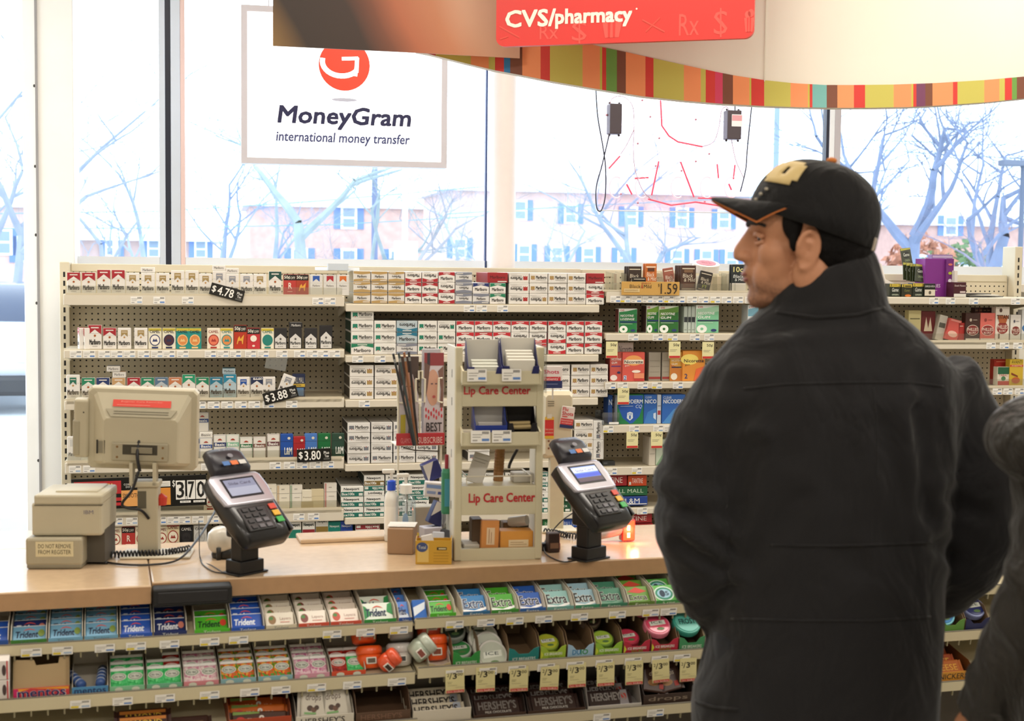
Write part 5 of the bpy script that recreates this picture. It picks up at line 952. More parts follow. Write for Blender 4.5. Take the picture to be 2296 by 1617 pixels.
gbox('cigar_pack', 3, 1, 2036, 2064, 696, .06, .04, '#C9BE8C', [('r', .1, .7, .9, .74, '#6A6444')], 'pale yellow pack showing just above the man\'s shoulder', 'cigar pack', None, BP)
for k in range(8): gbox('cigar_pack', 3, 1, 2184 + k * 9, 2192 + k * 9, 690, .10, .04, ('#3A1A18', '#5A2A20', '#2A1614')[k % 3], [('r', .1, .9, .9, .94, '#8A6A50')], 'slim dark cigar pack in the back row, %s from left' % ORD[k], 'cigar pack', None, 'slim cigar packs in the back row')
gbox('cigar_pack', 3, 2, 2236, 2262, 823, .02, .04, '#D8D0C0', [('r', 0, .62, 1, 1, '#1E5A3A'), ('t', 'TABAC', .1, .5, .9, .62, '#A8322C', .0), ('e', .5, .38, .2, .12, '#4A7A50'), ('r', .0, .02, 1, .24, '#B8453A')], 'green white and red cigar pack, third shelf of the right bay', 'cigar pack', None, BP)
gbox('cigar_pack', 3, 2, 2263, 2293, 806, .015, .04, '#C8A834', [('r', 0, .72, 1, .80, '#C4402C'), ('r', 0, .8, 1, 1, '#D0B030'), ('t', 'AVANTI', .1, .84, .92, .97, '#2A2014', .0), ('t', 'ANISETTE', .1, .735, .9, .785, '#F0E4C8', .0), ('p', [(.1, .5), (.6, .38), (.6, .32), (.1, .42)], '#7A3418'), ('e', .45, .2, .32, .12, '#B85A28')], 'yellow cigar pack with red title band, third shelf of the right bay', 'cigar pack', None, BP)
gbox('cigar_pack', 3, 2, 2228, 2264, 806, .08, .04, '#A8281E', [('r', .1, .9, .9, .94, '#D87860')], 'red pack behind the green and white one', 'cigar pack', None, BP)
gbox('cigar_pack', 3, 3, 2242, 2272, 925, .02, .04, '#C8504A', [('r', 0, 0, 1, .5, '#C8B8A8'), ('r', .1, .7, .9, .74, '#E8C8C0')], 'red and grey pack between the two people', 'cigar pack', None, BP)
gbox('cigar_pack', 3, 4, 2262, 2300, 1002, .02, .04, '#C8B890', [('r', .1, .2, .9, .6, '#8A7A50')], 'tan pack on the shelf behind the second person\'s collar', 'cigar pack', None, BP)
# clear front lips along some shelves
for b, s_ in ((0, 0), (0, 2), (0, 3), (0, 4), (2, 0), (3, 1), (3, 2)):
    u0, u1 = BB[b] + .012, BB[b + 1] - .012; z = SHZ[b][s_]
    m = MB(); m.box(0, u1 - u0, -.0025, -.0005, .004, .034, GLASS('#F4F4F0', .08)); m.box(0, u1 - u0, -.006, -.0005, -.018 if (b, s_) in ((0, 2), (0, 3), (0, 4), (3, 1), (3, 2)) else -.004, .004, beige)
    o = m.build('clear_lip', bay_e[b], T((u0 - BB[b], -.006, z)))
# ------------------------------------------------------------------ checkout counter
lam = MAT('#C9AE8E', .22, var=.05, scale=40, spec=.6); lam_e = MAT('#B08A64', .45, var=.05, scale=40)
cream_m = MAT('#CFC4A4', .45, var=.03, scale=6)
CD = .47
UL = CF.hity(-420, 1300, 0)[0]; US = CF.hitz(341, 1314, CT_Z)[0]; UR = CF.hitz(2480, 1240, CT_Z)[0]
def top(u0, u1, y0, lab):
    m = MB(); m.bbox(u0, u1, y0, CD, CT_Z - .043, CT_Z, lam, .004, 2)
    for i, v in enumerate(m.v):
        if v[1] > CD - .01 and v[0] > 0: m.v[i] = (v[0], v[1] - .05 * min(1, v[0] / .8), v[2])
    m.box(u0 + .002, u1 - .002, y0 - .0012, y0 + .002, CT_Z - .041, CT_Z - .003, lam_e)
    o = m.build('worktop', None, CF.M); return tag(o, lab, 'counter top')
top(UL, US - .001, -.035, 'left tan laminate counter top under the receipt printer'); top(US + .001, UR, 0, 'right tan laminate counter top under the card terminals and lip balm rack')
m = MB(); a = CF.hitz(188, 1240, CT_Z)[0]; m.bbox(UL, a, CD + .001, CD + .26, CT_Z - .043, CT_Z, lam, .004, 2); o = m.build('worktop', None, CF.M); tag(o, 'tan laminate counter top behind the receipt printer at the left edge', 'counter top')
m = MB(); m.box(UL, a - .02, CD - .01, CD + .24, 0, CT_Z - .0435, MAT('#4A4238', .6, var=.05, scale=8)); o = m.build('counter_cabinet', None, CF.M); tag(o, 'dark cabinet under the rear left counter top', 'counter')
m = MB(); a = CF.hitz(342, 1309, CT_Z)[0]; b = CF.hitz(517, 1298, CT_Z)[0]
m.bbox(a, b, -.052, -.0015, CT_Z - .047, CT_Z - .006, MAT('#0B0A0C', .6), .004); m.bbox(a + .01, b - .01, -.054, -.05, CT_Z - .04, CT_Z - .014, MAT('#121014', .5), .002)
o = m.build('edge_bracket', None, CF.M); tag(o, 'black block fixed to the counter edge below the left card terminal', 'bracket')
m = MB(); a = CF.hitz(670, 1215, CT_Z); b = CF.hitz(880, 1214, CT_Z); m.bbox(a[0], b[0], CD - .10, CD - .002, CT_Z + .0005, CT_Z + .012, lam, .003)
o = m.build('laminate_board', None, CF.M); tag(o, 'raised tan laminate strip at the rear of the counter behind the brown box', 'board')
m = MB(); m.box(UL, UR, .12, CD - .02, 0, CT_Z - .0435, MAT('#4A4238', .6, var=.05, scale=8))
o = m.build('counter_cabinet', None, CF.M); tag(o, 'dark counter body behind the sweet shelves', 'counter')
# sloped sweet shelves hung on the counter front
UB = CF.hity(928, 1400, -.08)[0]
SLOPE = 10
SH = {}
def cshelf(key, u0, u1, v, pxr, r0, r1, lab, labs):
    x, z0 = CF.hity(pxr, r0, v); z1 = CF.hity(pxr, r1, v)[1]
    M = CF.M @ T((u0, v, z0)) @ RX(R(SLOPE)); SH[key] = Frame(M); w = u1 - u0
    e = empty('sweet_shelf', M, lab, 'shelf', 'sloped sweet shelves under the counter')
    m = MB(); m.box(.002, w - .002, .004, -v + .118, -.010, -.004, cream_m); o = m.build('shelf_deck', e)
    m = MB(); m.bbox(.001, w - .001, -.004, .004, -(z0 - z1) - .008, .004, cream_m, .002); m.box(.002, w - .002, -.0045, .0, .0042, .0055, '#6A6458'); r = m.build('price_rail', e)
    t = MB(); t.box(0, .0035, -.002, .004, -.021, -.0082, MAT('#8C8468', .5)); tm_ = t.mesh('rail_tooth'); x = .03
    while x < w - .03: link('rail_tooth', tm_, r, T((x, 0, -(z0 - z1)))); x += .0345
    for k, px in enumerate(labs):
        lx = SH[key].hity(px, (r0 + r1) / 2 - (px - pxr) * .062, -.006)[0]
        if .03 < lx < w - .03: link('price_label', price_label_mesh(2 if (k % 3 == 0 or (v > -.1 and k % 2)) else 0), r, T((lx, -.0052, -(z0 - z1) * .55 - .016)) @ Matrix.Diagonal((.9, 1, .62, 1)))
    for dz in (0,):
        for xx in (.0, w - .004):
            s = MB(); s.add([(xx, .01, -.018), (xx, -v + .118, -.018), (xx, -v + .118, -.07), (xx, .09, -.06), (xx + .004, .01, -.018), (xx + .004, -v + .118, -.018), (xx + .004, -v + .118, -.07), (xx + .004, .09, -.06)], [(0, 1, 2, 3), (7, 6, 5, 4), (0, 3, 7, 4), (3, 2, 6, 7), (2, 1, 5, 6), (1, 0, 4, 5)], cream_m); s.build('bracket', e)
cshelf('L1', UL, UB - .002, -.08, 460, 1424, 1438, 'upper left sweet shelf of gum trays under the counter', [70, 140, 235, 305, 380, 470, 535, 745, 820, 895])
cshelf('R1', UB + .002, UR, -.08, 1200, 1375, 1388, 'upper right sweet shelf of gum trays under the counter', [945, 1020, 1090, 1155, 1220, 1300, 1385, 1460, 1500])
cshelf('L2', UL, UB - .002, -.11, 460, 1541, 1560, 'middle left sweet shelf of candy mints', [180, 275, 370, 470, 560, 630, 710, 790, 890])
cshelf('R2', UB + .002, UR, -.11, 1200, 1483, 1497, 'middle right sweet shelf of mint tins with yellow tags', [955, 1020, 1095, 1160, 1225, 1290, 1355, 1420, 1480, 1530])
cshelf('L3', UL, UB - .002, -.14, 460, 1652, 1671, 'lower left sweet shelf of chocolate bars', [])
cshelf('R3', UB + .002, UR, -.14, 1200, 1605, 1619, 'lower right sweet shelf of chocolate bars', [1090, 1350, 1470])
RAIL = {'L1': lambda x: 1452 - .067 * x, 'R1': lambda x: 1387 - .0437 * (x - 925), 'L2': lambda x: 1573 - .07 * x, 'R2': lambda x: 1494 - .0403 * (x - 930), 'L3': lambda x: 1684 - .07 * x, 'R3': lambda x: 1613 - .042 * (x - 1000)}
def sx(key, px): return SH[key].hity(px, RAIL[key](px), .002)[0]
DZ = -.0034
# ---- trays
def tray(key, p0, p1, col, front, label, deep=.165, side=.04, lip=.016, group='gum trays', name='gum_tray', inner='#C9C2B4', decos=None, cut=False):
    a, b = sx(key, p0) + .0015, sx(key, p1) - .0015; w = b - a
    e = empty(name, SH[key].M @ T((a, .008, DZ)), label, 'tray', group)
    m = MB(); cm = MAT(col, .5); im = MAT(inner, .6)
    m.box(0, w, 0, deep, 0, .0012, im)
    for x in (0, w - .0012): m.add([(x, 0, .0012), (x, deep, .0012), (x, deep, side * 1.1), (x, .03, side), (x, 0, lip), (x + .0012, 0, .0012), (x + .0012, deep, .0012), (x + .0012, deep, side * 1.1), (x + .0012, .03, side), (x + .0012, 0, lip)], [(0, 1, 2, 3, 4), (9, 8, 7, 6, 5), (0, 4, 9, 5), (4, 3, 8, 9), (3, 2, 7, 8), (2, 1, 6, 7), (1, 0, 5, 6)], im)
    m.box(.0012, w - .0012, deep - .0012, deep, .0012, side * 1.1, im)
    m.build('tray_body', e)
    f = MB()
    if cut: f.prism([(0, .0012), (w, .0012), (w, lip * 1.25), (w * .82, lip * 1.1), (w * .66, lip * .7), (w * .34, lip * .7), (w * .18, lip * 1.1), (0, lip * 1.25)], -.0012, 0, MAT(front, .45))
    else: f.box(0, w, -.0012, 0, .0012, lip, MAT(front, .45))
    if decos: paint(f, decos, .001, w - .001, .0015, lip - .001, -.0012)
    f.build('tray_front', e)
    return a, w
_gm = {}
def item_mesh(key, w, h, t, base, decos, name, rough=.4):
    k = (key, round(w, 3), h)
    if k in _gm: return _gm[k]
    m = MB(); m.bbox(-w / 2, w / 2, 0, t, 0, h, MAT(base, rough), .002, 1); paint(m, decos, -w / 2 + .001, w / 2 - .001, .001, h - .001, 0); _gm[k] = m.mesh(name); return _gm[k]
def tri(c='#10183A', fruit=None, arc='#D8503A'): 
    L = [('t', 'Trident', .08, .26, .78, .68, c, .04, .15), ('p', [(.3, .68), (.4, .8), (.5, .84), (.62, .78), (.7, .68), (.6, .74), (.5, .78), (.4, .74)], arc), ('r', 0, 0, 1, .08, '#E0E8EE'), ('r', 0, .96, 1, 1, '#D8E0E8')]
    return L + ([('e', .87, .52, .1, .22, fruit)] if fruit else [])
def ext(c='#1A1E24', o='#ECECE4', swoosh='#FFFFFF'): return [('p', [(0, .12), (.4, .02), (1, .2), (1, .34), (.5, .16), (0, .26)], swoosh), ('t', 'Extra', .07, .26, .93, .82, o, .07), ('t', 'Extra', .09, .28, .91, .80, c, .02)]
def lay_(c): return [('e', .22, .5, .14, .3, c), ('e', .18, .6, .08, .12, '#4A7A3A'), ('t', 'Layers', .5, .42, .9, .66, '#A88A80', .0), ('r', .5, .3, .85, .34, '#C87A70'), ('r', 0, .0, 1, .06, '#B8B0A0')]
GS = {'lt': ('#6FA3C4', tri('#141C3C', '#7E9440'), 'pale blue gum'), 'navy': ('#1A2A62', tri('#E2E6EE', '#C87A6A'), 'navy gum'), 'blue': ('#1F52B4', tri('#E6ECF4'), 'bright blue gum'), 'green': ('#4FAE2C', tri('#12301A', '#D0402C'), 'bright green gum'), 'lay1': ('#D8D0C0', lay_('#8A6A44'), 'cream layered gum'), 'lay2': ('#DCD4C8', lay_('#7A3A34'), 'cream gum with red fruit'), 'lay3': ('#DCD0C4', lay_('#B84A38'), 'cream gum with strawberry'), 'white': ('#DDE4DA', [('p', [(0, .1), (.3, .4), (.1, .8), (0, .9)], '#2A8A4A'), ('p', [(1, .3), (.8, .5), (.85, .9), (1, 1)], '#2A8A4A')] + tri('#122A4A')[:2], 'white and green gum'), 'bluew': ('#4A7CC8', [('p', [(0, .3), (.4, .5), (.9, .3), (1, 0), (0, 0)], '#D6DFEA')] + tri('#1A2450')[:2], 'blue and white gum'), 'xblue': ('#2E7AB8', ext('#1A3A6A'), 'sky blue gum'), 'xgreen': ('#4CA82E', ext('#183A1A', '#F0F0E8'), 'green gum'), 'xcobalt': ('#2A5CB4', ext('#14264A', '#F0F0F0'), 'cobalt gum'), 'xteal': ('#9CCAC8', ext('#1E2C34', '#F0F0EC'), 'pale teal gum'), 'xice': ('#A4C8D8', ext('#1E2C34', '#F0F0EC'), 'ice blue gum'), 'xdark': ('#4A8A70', ext('#1A2A24', '#C8D4CC', '#7AA890'), 'sea green gum'), 'xmelon': ('#6A9A3A', [('p', [(.1, .7), (.5, .95), (.95, .7), (.6, .6)], '#D84A3A'), ('t', 'Extra', .1, .2, .9, .55, '#F0EEE4', .06), ('t', 'Extra', .12, .22, .88, .53, '#241A14', .02)], 'melon green gum'), 'rings': ('#5AB04A', [('e', .5, .5, .44, .42, '#D8E8E0'), ('e', .5, .5, .38, .36, '#2A8A6A'), ('e', .5, .5, .3, .26, '#9CC8DC'), ('e', .42, .5, .12, .2, '#16324A'), ('t', '5', .55, .38, .7, .62, '#16324A', .02)], 'green gum with ring emblem')}
def gums(key, a, w, styles, dsc, group, y0=.010, dy=.034, h=.045, lean=60, pw=.94):
    for k, st in enumerate(styles):
        base, dec, nm = GS[st]; o = link('gum_pack', item_mesh(st, w * pw, h, .011, base, dec, 'gum_pack'))
        o.matrix_world = SH[key].M @ T((a + w / 2, .009 + y0 + k * dy, DZ + .0022)) @ RX(R(-lean))
        tag(o, '%s pack, %s row, %s' % (nm, ORD[k], dsc), 'gum', group)
TR1 = [('L1', 22, 106, ['lt', 'navy', 'lt', 'lt'], '#8FBFD4', '#3E7A34', 'leftmost fully visible gum tray'), ('L1', 107, 187, ['lt'] * 4, '#9CC0D4', '#6FA3C4', 'second gum tray from left'), ('L1', 188, 266, ['lt'] * 4, '#9CC0D4', '#6FA3C4', 'third gum tray from left'), ('L1', 268, 343, ['blue'] * 4, '#B8C4D8', '#1F52B4', 'fourth gum tray from left'), ('L1', 344, 421, ['navy'] * 3, '#B0B8C8', '#1A2A62', 'fifth gum tray from left'), ('L1', 435, 517, ['green', 'green'], '#C8C8C0', '#4FAE2C', 'half-empty tray with green gum'), ('L1', 518, 595, ['blue'] * 4, '#C4C8D0', '#1F52B4', 'blue tray below the black edge block'), ('L1', 596, 667, ['lay1'] * 4, '#D8D0C0', '#D0C8B4', 'cream tray left of the red-striped trays'), ('L1', 669, 740, ['lay2'] * 4, '#D8D0C0', '#C8503E', 'first red-striped cream tray'), ('L1', 741, 813, ['lay3'] * 4, '#D8D0C0', '#C8503E', 'second red-striped cream tray'), ('L1', 816, 891, ['white', 'white'], '#5A9A5A', '#2E8A3E', 'green tray of white gum'), ('L1', 894, 926, ['bluew'] * 3, '#2E62B4', '#2450A0', 'blue tray at the shelf joint'), ('R1', 964, 1025, ['green', 'green', 'green'], '#C8C8B8', '#4FAE2C', 'green tray right of the shelf joint'), ('R1', 1038, 1101, ['xblue', 'xblue'], '#3A7AA8', '#2E6A9A', 'half-empty sky blue tray'), ('R1', 1102, 1165, ['xgreen', 'xgreen'], '#C4C4BC', '#3A8A34', 'green tray below the lip balm rack'), ('R1', 1166, 1226, ['xcobalt', 'xcobalt'], '#C0C4C8', '#2E62A8', 'cobalt tray'), ('R1', 1227, 1289, ['xteal', 'xteal'], '#B8C8C4', '#6AA09C', 'pale teal tray'), ('R1', 1290, 1347, ['xice', 'xice'], '#B8C8CC', '#3A8A6A', 'ice blue tray'), ('R1', 1348, 1409, ['xdark', 'xdark'], '#C0C4BC', '#3A7A60', 'half-empty sea green tray'), ('R1', 1410, 1470, ['xmelon', 'xmelon', 'xmelon'], '#C4B8A8', '#5A7A34', 'melon green tray'), ('R1', 1471, 1530, ['rings', 'rings'], '#B8C4B4', '#3E8A4A', 'ringed green tray nearest the man')]
for key, p0, p1, sts, col, fr, lab in TR1:
    a, w = tray(key, p0, p1, col, fr, lab[0].upper().lower() + lab[1:] + ', upper sweet shelf', group='gum trays on the upper sweet shelf', lip=.014, side=.035 if sts[0][:3] != 'lay' else .02, decos=[('t', {'x': 'Extra', 'r': '5 ring'}.get(sts[0][0], 'Trident'), .25, .2, .75, .8, '#D8DCD4' if sts[0] not in ('lt', 'lay1') else '#5A6A74', -.01)])
    big = sts[0][0] in 'xr' or sts[0] in ('white', 'bluew')
    gums(key, a, w, sts, lab, 'gum packs on the upper sweet shelf', lean=58 if big else 62, h=.054 if big else .045, dy=.041 if big else .034)
a, w = tray('L1', -60, 20, '#3A62A8', '#2A52A0', 'blue gum tray cut by the left picture edge', group='gum trays on the upper sweet shelf'); gums('L1', a, w, ['blue', 'blue'], 'tray at the left picture edge', 'gum packs on the upper sweet shelf')
a, w = tray('L1', 894, 894 + 32, '#2E62B4', '#2450A0', 'x') if 0 else (0, 0)
a_, b_ = sx('R1', 931), sx('R1', 961)
m = MB(); m.bbox(0, b_ - a_, 0, .02, 0, .05, MAT('#2E66B8', .4), .002); paint(m, [('p', [(0, .1), (.9, .5), (1, .9), (0, .6)], '#D8E0EA')], .001, b_ - a_ - .001, .002, .048, 0); o = m.build('gum_pack', None, SH['R1'].M @ T((a_, .012, DZ + .001)) @ RX(R(-50))); tag(o, 'blue and white gum pack leaning at the shelf joint', 'gum')

# ---- middle shelf: mints
def PELLETS(cols, key):
    if ('pel', key) in _mc: return _mc[('pel', key)]
    m = bpy.data.materials.new('candy_pellets'); m.use_nodes = True; nt = m.node_tree; N = nt.nodes; L = nt.links; b = N['Principled BSDF']; b.inputs['Roughness'].default_value = .2; b.inputs['Coat Weight'].default_value = .4
    tc = N.new('ShaderNodeTexCoord'); v = N.new('ShaderNodeTexVoronoi'); v.inputs['Scale'].default_value = 190; L.new(tc.outputs['Object'], v.inputs['Vector'])
    r = N.new('ShaderNodeValToRGB'); r.color_ramp.interpolation = 'CONSTANT'; sp = N.new('ShaderNodeSeparateColor'); L.new(v.outputs['Color'], sp.inputs[0]); L.new(sp.outputs[0], r.inputs[0])
    cr = r.color_ramp; cr.elements[0].color = (*lin(cols[0]), 1); cr.elements[1].position = 1 / len(cols); cr.elements[1].color = (*lin(cols[1 % len(cols)]), 1)
    for i in range(2, len(cols)): e = cr.elements.new(i / len(cols)); e.color = (*lin(cols[i]), 1)
    L.new(r.outputs[0], b.inputs['Base Color']); _mc[('pel', key)] = m; return m
PEL = {'mint': (['#4FC878', '#3CB868', '#6CD88C', '#2FA858'], 'green mint'), 'pink': (['#D898B4', '#E8C4D0', '#C878A0', '#EAD8DC'], 'pink and white mint'), 'fruit': (['#E0602C', '#5A9A3A', '#E8A03C', '#C83A24'], 'orange and green mint'), 'red': (['#A82A24', '#8A1E1C', '#C03A30', '#A82A24'], 'red mint'), 'pinkw': (['#E2B8C4', '#EEDCDC', '#D090A8', '#F0E4E0'], 'pale pink mint')}
_tt = {}
def tictac(kind):
    if kind in _tt: return _tt[kind]
    m = MB(); w, h, t = .0385, .060, .0145; m.bbox(-w / 2, w / 2, 0, t, 0, h * .86, PELLETS(*( PEL[kind][0], kind)), .003, 2)
    m.bbox(-w / 2, w / 2, 0, t, h * .86, h, MAT('#E4E4E0', .3), .003, 2)
    body = m.mesh('mint_box', True)
    l = MB(); rim = '#C8402E' if kind == 'red' else '#7A8A74'
    l.disc(0, h * .58, w * .42, h * .17, -.0006, '#E4E2DC', 20); l.disc(0, h * .58, w * .36, h * .14, -.0009, rim, 20); l.disc(0, h * .58, w * .31, h * .115, -.0012, '#D4D6CE', 20); l.text('tic tac', -w * .24, h * .53, w * .24, h * .63, -.0015, '#2A3A34', .02)
    _tt[kind] = (body, l.mesh('printed_label')); return _tt[kind]
def mints(key, p0, p1, kinds, label, lipc):
    a, w = tray(key, p0, p1, lipc, lipc, label, deep=.17, side=.03, lip=.016, group='mint trays on the middle sweet shelf', name='mint_tray', inner='#B9B4A8', decos=[('e', .25, .5, .12, .4, '#C8CCC0'), ('e', .75, .5, .12, .4, '#C8CCC0')])
    n = {'mint': 3}
    for c in range(2):
        for k, kd in enumerate(kinds[c]):
            if not kd: continue
            b, l = tictac(kd); M = SH[key].M @ T((a + w * (.26 + .48 * c), .014 + k * .034, DZ + .003)) @ RX(R(-60))
            o = link('mint_box', b); o.matrix_world = M; tag(o, '%s box, %s row, %s column, %s' % (PEL[kd][1], ORD[k], ('left', 'right')[c], label.split(',')[0]), 'mint box', 'small mint boxes on the middle sweet shelf')
            link('printed_label', l, o)
mints('L2', 245, 326, [['mint', 'mint', 'mint'], ['mint', 'mint', 'mint']], 'green mint tray beside the roll mints, middle sweet shelf', '#7FB894')
mints('L2', 328, 410, [['mint', 'mint', None], ['mint', 'red', 'red']], 'mixed green and red mint tray, middle sweet shelf', '#6AA88A')
mints('L2', 411, 492, [['pinkw', 'pinkw', 'pink'], ['pinkw', 'pinkw', 'pinkw']], 'first pale pink mint tray, middle sweet shelf', '#C8808A')
mints('L2', 494, 576, [['fruit', 'fruit', 'fruit'], ['fruit', 'fruit', 'fruit']], 'first orange and green mint tray, middle sweet shelf', '#7FA8B4')
mints('L2', 578, 658, [['fruit', 'fruit', 'fruit'], ['fruit', 'fruit', 'fruit']], 'second orange and green mint tray, middle sweet shelf', '#7FA8B4')
mints('L2', 660, 741, [['pink', 'pink', 'pink'], ['pink', 'pinkw', 'pink']], 'second pink mint tray, middle sweet shelf', '#C890A4')
mints('L2', 743, 822, [['red', 'red', None], ['mint', 'red', None]], 'red-fronted mint tray with red and green boxes, middle sweet shelf', '#C84A2C')
# mentos cartons and rolls
a, w = tray('L2', 28, 157, '#A8906A', '#C83A44', 'brown roll mint carton with a torn front, nearly empty', deep=.15, side=.075, lip=.026, group=None, name='mint_carton', inner='#9A8460', decos=[('p', [(0, .6), (.3, 1), (1, .75), (1, 1), (0, 1)], '#E8A02C'), ('p', [(0, 0), (.12, 0), (.08, 1), (0, 1)], '#C8246A'), ('t', 'mentos', .06, .12, .95, .88, '#E8E4E8', .05), ('t', 'mentos', .07, .15, .94, .86, '#1A2460', .03)])
m = MB(); h1 = .072; m.prism([(0, .0), (w, .0), (w, h1), (w * .82, h1), (w * .80, h1 - .014), (w * .40, h1 - .016), (w * .36, h1 - .004), (0, h1 - .002)], .0, .002, MAT('#A8906A', .7)); m.build('front_flap', [o_ for o_ in bpy.data.objects if o_.name.startswith('mint_carton')][-1], T((0, .006, .014)) @ RX(R(-32)))
a, w = tray('L2', 160, 244, '#8FA0B4', '#4A86B4', 'blue roll mint tray with two rolls left', deep=.16, side=.03, lip=.02, group=None, name='mint_tray', inner='#B4AC9E', decos=[('t', 'mentos', .05, .15, .95, .85, '#1A2A60', .03)])
for k, (x, ang) in enumerate(((.28, 24), (.78, -4))):
    m = MB(); m.lathe([(.004, 0), (.0105, .002), (.0105, .076), (.004, .078)], MAT('#3E5C9A', .35), 16, T((0, 0, 0)) @ RX(R(-90)));
    for j in range(4): m.lathe([(.0107, .012 + j * .016), (.0107, .017 + j * .016)], MAT('#B8C4DC', .35), 16, RX(R(-90)))
    o = m.build('mint_roll', None, SH['L2'].M @ T((a + w * x, .03, DZ + .0125)) @ RZ(R(ang)), True); tag(o, ('slanted blue mint roll on the left of its tray', 'straight blue mint roll on the right of its tray')[k], 'mint roll', 'blue mint rolls')
a0, b0 = sx('L2', -60), sx('L2', 22)
for k in range(2):
    m = MB(); m.bbox(0, b0 - a0, 0, .06, 0, .045, MAT('#E2DCD8', .4), .002); paint(m, [('r', .93, 0, .97, 1, '#C8343A'), ('e', .86, .5, .06, .3, '#4A3A3A'), ('r', .2, .3, .7, .36, '#A8A098')], .001, b0 - a0 - .001, .001, .044, 0)
    o = m.build('candy_box', None, SH['L2'].M @ T((a0, .012, DZ + .001 + k * .046))); tag(o, ('lower', 'upper')[k] + ' white candy box with a red stripe at the left picture edge', 'candy box', 'white candy boxes at the left edge')
m = MB(); m.bbox(0, .018, 0, .05, 0, .026, MAT('#C0302C', .4), .002); o = m.build('candy_box', None, SH['L2'].M @ T((sx('L2', 13), -.002, DZ + .017 - .0045))) if 0 else None
# round cups of gum / mints
def cup(key, px, y, z, rot, tilt, col, label, r=.031, h=.052, lab='#3A4A44', lidc=None, alpha=False, roll=0):
    e = empty('mint_cup', SH[key].M @ T((sx(key, px), y, DZ + z)) @ RX(R(tilt)) @ RY(R(roll)) @ RZ(R(rot)), label, 'mint cup', 'flip-top mint cups')
    m = MB(); cm = GLASS(col, .15) if alpha else MAT(col, .3, coat=.3)
    m.lathe([(r * .72, 0), (r * .9, .004), (r, h * .45), (r * .93, h * .62)], cm, 28); m.build('cup', e, None, True)
    m = MB(); m.lathe([(r * .95, h * .62), (r * 1.0, h * .68), (r * .98, h * .9), (r * .82, h), (0.001, h * 1.01)], MAT(lidc or col, .3, coat=.3), 28); m.build('lid', e, None, True)
    m = MB(); m.bbox(-.012, .012, -r * 1.02, -r * .9, h * .2, h * .5, MAT('#E0DED4', .4), .003); m.bbox(-.0095, .0095, -r * 1.03, -r * .95, h * .24, h * .46, MAT(lab, .4), .002); m.build('printed_label', e)
    return e
OR = '#E4561A'
cup('L2', 836, .045, .0, 0, -25, OR, 'lower orange mint cup of the pair right of the red mint tray', lab='#5A4A3A')
cup('L2', 830, .088, .042, 10, -35, OR, 'upper orange mint cup of the pair right of the red mint tray', lab='#5A4A3A')
cup('L2', 858, .022, .014, 0, 10, '#D8502A', 'orange mint cup tipped on its side in front of the pair', .022, .048, '#3A2A20', roll=48)
cup('L2', 905, .05, .0, 0, -20, '#C9C4BE', 'white mint cup standing at the shelf joint', lab='#3A3A3A', lidc='#C2BEBA')
cup('R2', 915, .085, .04, 0, -40, '#B8B4AE', 'grey-white mint cup behind the tipped clear one', lab='#3A3A3A', lidc='#BDB9B5')
cup('R2', 930, .035, .022, 0, -8, '#A9B4A4', 'pale green-grey mint cup tipped right beside the white one', .027, .058, '#8A4A40', '#B4BCAE', roll=52)
cup('R2', 985, .05, .0, 0, -22, OR, 'lower orange mint cup in its own tray', .032, .06, '#7A3A20')
cup('R2', 982, .092, .038, 0, -35, '#D8502A', 'upper orange mint cup in its own tray', .032, .06, '#5A4A3A')
tray('R2', 962, 1013, '#C8B898', '#B8A684', 'small tan tray holding orange mint cups', deep=.15, side=.024, lip=.01, group=None, name='mint_tray', cut=True)
def tin(key, px, y, z, tilt, col, rim, label, r=.036, txt=None, roll=0):
    e = empty('mint_tin', SH[key].M @ T((sx(key, px), y, DZ + z)) @ RX(R(tilt)) @ RY(R(roll)), label, 'mint tin', 'round mint tins')
    m = MB(); m.lathe([(r * .96, 0), (r, .003), (r, .015), (r * .96, .018)], MAT(rim, .35), 32); m.build('tin', e, None, False)
    m = MB(); m.lathe([(r * .85, .0182), (r * .84, .0195), (.001, .0198)], MAT(col, .3, coat=.3), 32)
    X = T((0, 0, .0202)) @ RX(R(-90))
    if txt: m.text(txt, -r * .6, -r * .22, r * .6, r * .22, 0, '#E8ECE4' if txt != 'FROST' else '#123A3A', .03, X=X)
    else: m.front([(-r * .6, -r * .22), (r * .62, -r * .1), (r * .6, r * .3), (-r * .62, r * .18)], 0, '#D8DCD2', X); m.text('ICE', -r * .45, -r * .02, r * .4, r * .2, -.0002, '#3A4A4A', .02, X=X); m.disc(r * .1, -r * .5, r * .3, r * .14, 0, '#5A7A4A', 14, X=X)
    m.build('lid', e)
IB = [('t', 'ICE BREAKERS', .1, .42, .9, .72, '#E2E4DE', .02), ('r', .1, .36, .9, .4, '#C8CCC4')]
def ibt(p0, p1, col, lab, d2=IB, inner='#7A6248', side=.058, lip=.03): return tray('R2', p0, p1, col, col, lab, deep=.16, side=side, lip=lip, group='mint tin trays on the middle sweet shelf', name='mint_tray', inner=inner, decos=d2, cut=True)
SO = [('t', 'ICE BREAKERS', .15, .42, .88, .66, '#E2E4DE', .02), ('t', 'SOURS', .3, .14, .75, .38, '#6A8A20', .02), ('p', [(0, 0), (.1, .5), (0, .9)], '#C8D040')]
ibt(1015, 1078, '#2E8A3E', 'green mint tin tray left of the stacked white tins', [('t', 'ICE BREAKERS', .1, .1, .9, .4, '#D8E0D4', .02)])
tin('R2', 1040, .055, .008, 15, '#3A8A4A', '#C8CCC4', 'green-lidded tin in the green tray', .03); tin('R2', 1030, .09, .045, 25, '#2A3A30', '#8A8E88', 'dark tin behind the green-lidded one', .032)
